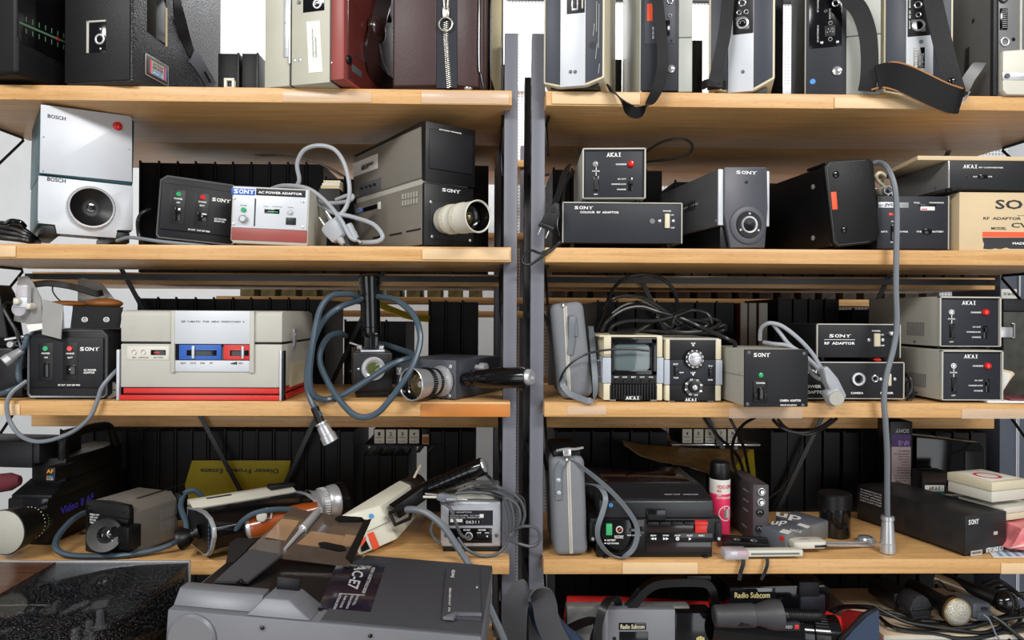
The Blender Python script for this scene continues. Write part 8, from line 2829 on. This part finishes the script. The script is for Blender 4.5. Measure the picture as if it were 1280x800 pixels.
for k in range(40):
    z = 96 + k * 1.25
    for s_ in (-1, 1):
        tt.box(zc(z) + s_ * (1.6 + k * .09) - 1.1, zc(z) + s_ * (1.6 + k * .09) + 1.1, -4, -2.4, z - .45, z + .45, .1)
t.part('zip_teeth', tt, ZIP)
zz = t.L(558, 25).z
sl = t.part('zip_slider', MB().prism([(-3.6, 0), (3.6, 0), (4.2, 13), (1.6, 13), (0, 6), (-1.6, 13), (-4.2, 13)], -6.5, -4, b=.6, M=Matrix.Translation((zc(zz), 0, zz))), ZIP)
t.part('pull_ring', MB().tube([(zc(zz) + 8.3 * math.cos(a), -6.6, zz - 8 + 8.3 * math.sin(a)) for a in [2 * PI * k / 28 for k in range(28)]], 1.0, 8, closed=True, res=0), ZIP, sl)
t.part('chrome_foot', MB().ball((X(585), 4, 2.5), 3.5, 1.6, 1, .8), CHROME)
t.done()
t = on('paper_wad', 'creased cream paper standing edge on beside the brown bag', 'paper', 614, .07, Z1)
t.part('sheets', MB().prism([(0, 30), (8, 4), (12, 0), (13, TALL), (0, TALL)], 0, 40, b=.5), mat('aged cream paper', '#b9ae8c', .8, var=.15))
t.part('inner_fold', MB().box(13.2, 15, 2, 40, 0, TALL, .2), GREYM)
t.done()


# recorders of the right unit
DKP = mat('blue black panel', '#2b303c', .5, var=.06)


def vtr_a(label, l0, r0, s0, s1, rz, panel, chin=(102, 110, 100), Y=.012):
    t = on('video_recorder', label, 'video recorder', l0, Y, Z1, rz=rz)
    X = lambda px: t.L(px, 60).x
    Z = lambda py: t.L((l0 + r0) / 2, py).z
    W = X(r0)
    dl = 180 if l0 < 1000 else 120
    zl, zm, zr = Z(chin[0]), max(Z(chin[1]), 1.0), Z(chin[2])
    ol = [(0, zl), (X(s0) - 2, zm), (X(s1) + 2, zm), (W, zr), (W, TALL), (0, TALL)]
    t.part('shell', MB().prism(ol, 0, dl, b=2.4), CREAM)
    t.part('underside', MB().box(8, W - 8, 8, dl - 6, 0, zm + 5, 1), BLACK)
    t.part('left_panel', MB().prism([(2.6, zl + 2), (X(s0) - .4, zm + 3), (X(s0) - .4, TALL), (2.6, TALL)], -1, 1, b=.4), DKP)
    t.part('right_panel', MB().prism([(X(s1) + .4, zm + 3), (W - 2.8, zr + 2), (W - 2.8, TALL), (X(s1) + .4, TALL)], -1, 1, b=.4), DKP)
    t.part('centre_strip', MB().box(X(s0), X(s1), -2.2, 1, max(zm - 1.5, .3), TALL, .8), ALUP)
    pn = t.part('socket_panel', MB().box(X(panel[0]), X(panel[1]), -2.8, -1, Z(panel[2]), TALL - 30, .5), BLACK)
    return t, X, Z, W, pn


t, X, Z, W_, pn = vtr_a('cream rimmed upright recorder with scuffed dark panel beside the grey post', 679, 756, 700.5, 732, -.26, (708.5, 731, 18), Y=-.006)
for px in (713.5, 719.3):
    screw(t, px, 90.6, 2.3, GUN).location.y = -2.2 * t.u
t.part('multi_connector', MB().box(X(714.5), X(722.5), -3.4, -2, Z(14.5), Z(-6), .8), SATIN, pn)
t.part('connector_core', MB().box(X(716), X(721), -3.8, -3, Z(12), Z(-6), .4), BLACK, pn)
t.part('switch', MB().box(X(727), X(729), -3.6, -2, Z(13), Z(1), .2), PALEGREY, pn)
sc = MB()
for a, b_ in (((746, 2), (745.5, 40)), ((749, 5), (748, 60)), ((743, 30), (741.5, 45)), ((746.5, 55), (744.5, 74)), ((749.5, 80), (748, 92))):
    p0, p1 = t.L(*a), t.L(*b_)
    sc.rod((p0.x, -1.05, p0.z), (p1.x, -1.05, p1.z), .35, 5)
t.part('scratch', sc, PALEGREY)
c = t.L(740.5, 57)
t.part('tape_residue', MB().lathe((c.x, -1, c.z), (0, -1, 0), [(0, 0), (.1, 4.5), (.15, 3.6), (.15, 0)], 16), CHAR)
t.done()
t, X, Z, W_, pn = vtr_a('cream rimmed upright recorder with strap tucked under and round sockets, third in its row', 885.5, 969, 910, 942, -.32, (916, 941.5, 43.5), (106, 114, 102), .036)
for px, py, r_ in ((927.5, 5, 4.6), (923.5, 17.4, 3), (932.5, 16.3, 3)):
    t.socket('jack', px, py, r_, 4.4, CHROME).parent = pn
c = t.L(927.8, 30)
so_ = t.part('din_socket', MB().lathe(c + Vector((0, -2, 0)), (0, -1, 0), [(0, 7.6), (2, 7.4), (2.4, 6), (1.4, 5.6), (1, 0)], 28), [SATIN], pn)
t.part('socket_core', MB().cyl(c + Vector((0, -3, 0)), (0, -1, 0), 5, .6, 24), GLOSS, pn)
for k in range(5):
    t.part('socket_pin', MB().cyl((c.x + 2.6 * math.cos(k * .8), -3.5, c.z + 2.6 * math.sin(k * .8)), (0, -1, 0), .6, .5, 6), SATIN, pn)
t.part('socket_flange', MB().prism([(c.x - 8, c.z + 8), (c.x - 3, c.z + 8), (c.x + 8, c.z - 4), (c.x + 8, c.z - 8), (c.x + 3, c.z - 8), (c.x - 8, c.z + 4)], -3, -2, b=.4), GREYM, pn)
for k, s_ in enumerate(('VTR', 'CAMERA', 'REMOTE')):
    p = t.L(913.5, 12 + k * 10)
    vs_, fs_ = text_mesh(s_)
    t.part('lettering', MB().add([(p.x + .8 - b * 1.8, -2.4, p.z - 3 + a * 8) for a, b in vs_], fs_), WHITE)
screw(t, 928.5, 90.5, 2.3, GUN).location.y = -2.2 * t.u
t.part('strap', MB().strap([t.local(P(*p)) for p in ((913, -30, -.004), (910, 0, -.006), (906, 40, -.008), (898, 80, -.008), (893, 104, -.008), (892, 112, -.002))], 15, 1.6, (1, -.1, .2)), LEATHERS)
t.part('strap_keeper', MB().strap([t.local(P(*p)) for p in ((878, 107, .006), (886, 104, -.004), (900, 105, -.008), (906, 107, -.004))], 10, 3.5, (.1, .2, 1)), LEATHERS)
t.done()
t, X, Z, W_, pn = vtr_a('cream rimmed upright recorder with barcode sticker behind the hanging leather pad', 1104, 1192, 1132, 1166, -.27, (1133.5, 1165.5, 46), (112, 119, 113), .038)
for px, py, r_ in ((1147, 20, 3.2), (1146.5, 7.5, 4.5)):
    t.socket('jack', px, py, r_, 4.4, CHROME).parent = pn
c = t.L(1147, 33)
t.part('socket_flange', MB().prism([(c.x - 8, c.z + 8), (c.x - 3, c.z + 8), (c.x + 8, c.z - 4), (c.x + 8, c.z - 8), (c.x + 3, c.z - 8), (c.x - 8, c.z + 4)], -3, -2, b=.4), GREYM, pn)
t.part('din_socket', MB().lathe(c + Vector((0, -2, 0)), (0, -1, 0), [(0, 7.6), (2, 7.4), (2.4, 6), (1.4, 5.6), (1, 0)], 28), [SATIN], pn)
t.part('socket_core', MB().cyl(c + Vector((0, -3, 0)), (0, -1, 0), 5, .6, 24), GLOSS, pn)
for k, s_ in enumerate(('MONITOR', 'MIC  EXT', 'EIAJ IN OUT')):
    p = t.L(1136.5, 8 + k * 13)
    vs_, fs_ = text_mesh(s_)
    t.part('lettering', MB().add([(p.x + .8 - b * 1.8, -2.9, p.z - 3 + a * 10) for a, b in vs_], fs_), WHITE)
t.knob('plug_hole', GREYM, 1150.5, 53, 2.4, 1, base=2)
sk = t.face('barcode_sticker', GLOSS, 1141.5, 61, 1155, 86, out=2.5, b=0)
t.face('barcode_field', PAPER, 1142.3, 62.5, 1145.6, 85, out=2.65, b=0, parent=sk)
bc = MB()
for k in range(11):
    z = Z(63.5 + k * 1.9)
    bc.box(X(1142.6), X(1145.3), -2.85, -2.6, z - random.choice((.35, .7)), z, 0)
t.part('barcode', bc, DKTXT, sk)
for s_, px, y0_, y1_ in (('DE-DIS 985', 1148.6, 64, 83), ('Zind', 1152.5, 67, 79)):
    p0, p1 = t.L(px, y0_), t.L(px, y1_)
    vs_, fs_ = text_mesh(s_)
    t.part('lettering', MB().add([(p0.x - 1 + b * 2.2, -2.75, p0.z - a * (p0.z - p1.z)) for a, b in vs_], fs_), DIMTXT)
t.part('strap', MB().strap([t.local(P(*p)) for p in ((1163, -30, -.004), (1166, 0, -.006), (1175, 40, -.012), (1186, 85, -.018), (1195, 115, -.020), (1200, 124, -.020))], 20, 2, (1, -.1, .25)), LEATHERS)
t.part('strap_stud', MB().lathe(t.local(P(1190, 101, -.022)), (0, -1, 0), [(0, 4), (1.4, 3.6), (2.2, 2), (2.2, 0)], 16), GLOSS)
t.done()
PADB = [(1096, 97, -.024), (1110, 94, -.030), (1130, 99, -.034), (1152, 109, -.036), (1175, 120, -.036), (1192, 126, -.034), (1201, 126, -.032)]
t = T('strap_pad', 'thick black leather shoulder pad with tan edges hanging over the top board edge', 'strap', P(*PADB[0]), U(-.01))
lp = [t.local(P(*p)) for p in PADB]
t.part('pad', MB().strap(lp, 30, 4, [Vector((-.1, -.2, 1)), Vector((-.1, -.4, 1)), Vector((.25, -.4, 1)), Vector((.35, -.4, 1)), Vector((.35, -.4, 1)), Vector((.3, -.3, 1)), Vector((.1, -.3, .6))], res=5), LEATHERS)
TAN = mat('tan leather edge', '#a8713a', .5)
for s_ in (-1, 1):
    e = []
    for k, p in enumerate(lp):
        w_ = Vector((.3, -.4, 1)).normalized() * 15.4 * s_
        if k == len(lp) - 1:
            w_ = w_ * .8
        e.append(p + w_ + Vector((0, -1, 0)))
    t.part('tan_edge', MB().tube(e, 1.1, 6), TAN)
t.part('curled_end', MB().strap([t.local(P(*p)) for p in ((1198, 122, -.014), (1204, 112, -.006), (1211, 98, -.002), (1221, 84, .0), (1225, 79, .002))], 14, 2, (.7, 0, .5)), GREYM)
t.part('buckle', MB().tube([t.local(P(*p)) for p in ((1196, 128, -.024), (1204, 122, -.02), (1212, 115, -.016), (1207, 124, -.018), (1198, 132, -.022), (1196, 128, -.024))], 1.2, 6, res=0), SATIN)
t.done()


def vtr_b(label, l0, c0, c1, r0, rz, dl, Y=.006):
    t = on('video_recorder', label, 'video recorder', c0, Y, Z1, rz=rz)
    X = lambda px: t.L(px, 60).x
    Z = lambda py: t.L((l0 + r0) / 2, py).z
    W = X(r0)
    g = mat('grey green enamel', '#a3a69f', .45, var=.05)
    t.part('left_cover', MB().box(-.8, 2.4, -.8, dl, .5, TALL, .8), g)
    t.part('core', MB().box(X(c0) - .5, X(c1) + .5, .8, dl - 2, 1.5, TALL, .4), BLACK)
    t.part('front_panel', MB().box(X(c0) + .6, X(c1) - .6, -1.2, 1, 2, TALL, .5), CHAR)
    zs = Z(47.5)
    t.part('lower_right_cover', MB().box(X(c1) + .4, W, 0, dl, .5, zs - .5, .8), g)
    t.part('upper_right_cover', MB().box(X(c1) + .4, W, 0, dl, zs + .5, TALL, .8), g)
    return t, X, Z


t, X, Z = vtr_b('grey upright recorder with orange sticker and dangling black strap', 779, 800, 848, 865.5, -.08, 180)
pn = t.face('socket_panel', DKP, 806, -40, 843.5, 55, out=1.8, b=.4)
t.face('orange_sticker', ORANGE, 808.7, 5.6, 815.3, 27, out=2.2, b=0)
for px, py, r_ in ((837.4, 2.3, 4), (837, 21, 2.6)):
    t.socket('jack', px, py, r_, 3.5, CHROME).parent = pn
t.face('mains_inlet', GLOSS, 830.5, 26, 837, 46, out=2.6, b=.8, parent=pn)
screw(t, 839, 51.5, 1.6, BLACK).location.y = -1.8 * t.u
p = t.L(816, 43)
vs_, fs_ = text_mesh('DC IN 12V')
t.part('lettering', MB().add([(p.x + 1 - b * 2, -2.1, p.z - 6 + a * 15) for a, b in vs_], fs_), WHITE)
t.knob('coin_screw', CHROME, 838.4, 86.8, 4.8, prof=[(0, 5.2), (1.6, 5), (2.2, 4.2), (2.2, 0)], base=1)
c = t.L(838.4, 86.8)
t.part('screw_slot', MB().box(-4, 4, -3.6, -3, -.5, .5, 0, M=Matrix.Translation((c.x, 0, c.z)) @ Matrix.Rotation(.8, 4, 'Y')), GUN)
t.done()
sp_ = [(820, -40, -.008), (822, 0, -.010), (825, 30, -.012), (828, 60, -.014), (828, 84, -.016), (823, 108, -.020), (814, 126, -.022), (804, 137, -.022), (796, 141, -.022), (788, 138, -.021), (778, 127, -.02), (768, 115, -.014), (760, 109, -.006)]
o = MB().strap([P(*p) for p in sp_], .0185, .0022, [Vector((1, -.15, .05))] * 5 + [Vector((.9, -.3, .45)), Vector((.8, -.3, .6)), Vector((.6, -.4, .8)), Vector((.1, -.5, 1)), Vector((-.4, -.4, 1)), Vector((-.7, -.4, .8)), Vector((-.8, -.4, .7)), Vector((-.8, -.4, .7))]).build('carry_strap', LEATHERS, off=P(*sp_[0]))
tag(o, 'black strap looping down over the top board edge between two recorders', 'strap')

t, X, Z = vtr_b('grey upright recorder with blue dot sticker and mains inlet', 983.5, 1006.5, 1057.5, 1101, -.29, 120, .034)
pn = t.face('socket_panel', GLOSS, 1011.6, -40, 1052, 58, out=1.8, b=.4)
for px, py, r_ in ((1044.3, 4.7, 4.4), (1031.8, 14.6, 1.8), (1037.8, 29.6, 2.6), (1037.5, 49.7, 2.6)):
    t.socket('jack', px, py, r_, 2.6, CHROME).parent = pn
inl = t.face('mains_inlet', BLACK, 1030.5, 33, 1043.5, 46.5, out=3.4, b=1, parent=pn)
for dx, dz in ((-2, 2), (2, 2), (0, -1), (-3, -2), (3, -2)):
    c = t.L(1037, 39.5)
    t.part('inlet_pin', MB().cyl((c.x + dx, -3.2, c.z + dz), (0, -1, 0), .6, .6, 6), SATIN, inl)
for px, py in ((1027, 54), (1046.5, 53)):
    screw(t, px, py, 1.8).location.y = -1.8 * t.u
for s_, px, py, ln_ in (('RF CHANNEL', 1022, 8, 16), ('DC EXT POWER IN', 1022, 43, 21), ('REMOTE', 1037, 18, 13)):
    p = t.L(px, py)
    vs_, fs_ = text_mesh(s_)
    t.part('lettering', MB().add([(p.x + 1 - b * 2, -2.1, p.z - ln_ / 2 + a * ln_) for a, b in vs_], fs_), DIMTXT)
t.knob('blue_dot', BLUEDOT, 1015.7, 102.3, 3.3, .4, base=1)
t.knob('coin_screw', CHROME, 1046, 89.2, 5.6, prof=[(0, 5.8), (1.6, 5.6), (2.2, 4.8), (2.2, 0)], base=1)
c = t.L(1046, 89.2)
t.part('screw_slot', MB().box(-4.6, 4.6, -3.6, -3, -.5, .5, 0, M=Matrix.Translation((c.x, 0, c.z)) @ Matrix.Rotation(.9, 4, 'Y')), GUN)
t.part('strap', MB().strap([t.local(P(*p)) for p in ((1050, -20, -.006), (1062, -2, -.010), (1075, 14, -.014), (1084, 40, -.016), (1087, 70, -.016), (1086, 98, -.014), (1083, 114, -.010))], 19, 2.2, (1, -.2, .35)), LEATHERS)
t.done()

# recorder at the frame edge
t = on('video_recorder', 'dark grey recorder with ribbed socket and white block at the frame edge', 'video recorder', 1240, .004, Z1, rz=.02)
X = lambda px: t.L(px, 60).x
Z = lambda py: t.L(1260, py).z
t.part('body', MB().prism([(0, 0), (150, 0), (150, TALL * .62), (60, TALL), (0, TALL)], 0, 90, ax='x', b=2), GUN)
t.part('front_rim', MB().box(-1, X(1247), -3, 4, 0, TALL, 2.5), CHAR2)
t.part('socket_face', MB().box(X(1247) - .5, X(1273), -1, 3, Z(68), TALL, .6), GREYM)
t.part('side_rim', MB().box(X(1273), X(1276), -2.5, 3, Z(68), TALL, .6), PALEGREY)
cn = t.face('ribbed_socket', GLOSS, 1249, 11, 1258, 38, out=2.4, b=.8)
rb = MB()
for k in range(10):
    z = Z(13.5 + k * 2.4)
    rb.box(X(1250.5), X(1256.5), -3, -2, z - .6, z, 0)
t.part('contact_row', rb, SATIN, cn)
t.socket('round_socket', 1254.7, 53, 6, 3.4, SATIN)
t.socket('round_socket', 1253, -1, 5.6, 3.4, BLACK)
t.knob('hole', GLOSS, 1266, 49.7, 2.4, 1.4)
t.part('white_block', MB().prism([(X(1247), 6), (X(1252), 0), (90, 0), (90, Z(60)), (X(1247), Z(67))], -9, 2, b=1.5), OFFWHITE)
t.part('metal_band', MB().box(X(1246), 90, -10, -8.6, Z(103), Z(94), .3), SATIN)
t.part('band_stud', MB().cyl((X(1251), -10, Z(98.5)), (0, -1, 0), 3.4, 1.6, 16), GUN)
for py, pz in ((1215, 12), (1217.5, 12)):
    pass
a, b_ = t.L(1205, 62, 'x', 0), t.L(1211.5, 90, 'x', 0)
t.part('side_slot', MB().box(-.4, .4, b_.y, a.y, b_.z, a.z, .1), BLACK)
t.part('side_hole', MB().box(-.4, .4, t.L(1218, 12, 'x', 0).y, t.L(1217, 12, 'x', 0).y + 3, Z(15), Z(10), .1), BLACK)
t.done()
# dark odds behind the top row
for px, w_, y0, Y, lab in ((768, 9, 74, .25, 'thin black folder standing between the first two recorders of the upper row'), (862, 16, 50, .25, 'black box standing between the strapped recorder and its grey neighbour'), (955, 24, -20, .25, 'tall dark box behind the recorder with round sockets')):
    t = on('black_box', lab, 'box', px, Y, Z1)
    h = t.L(px, y0).z
    t.box('body', CASEBLACK, 0, w_, 0, 40, 0, h, 1)
    t.box('edge', PALEGREY if w_ == 10 else CHAR, -1.5, .2, -.8, 10, 0, h + 3, .2)
    t.done()
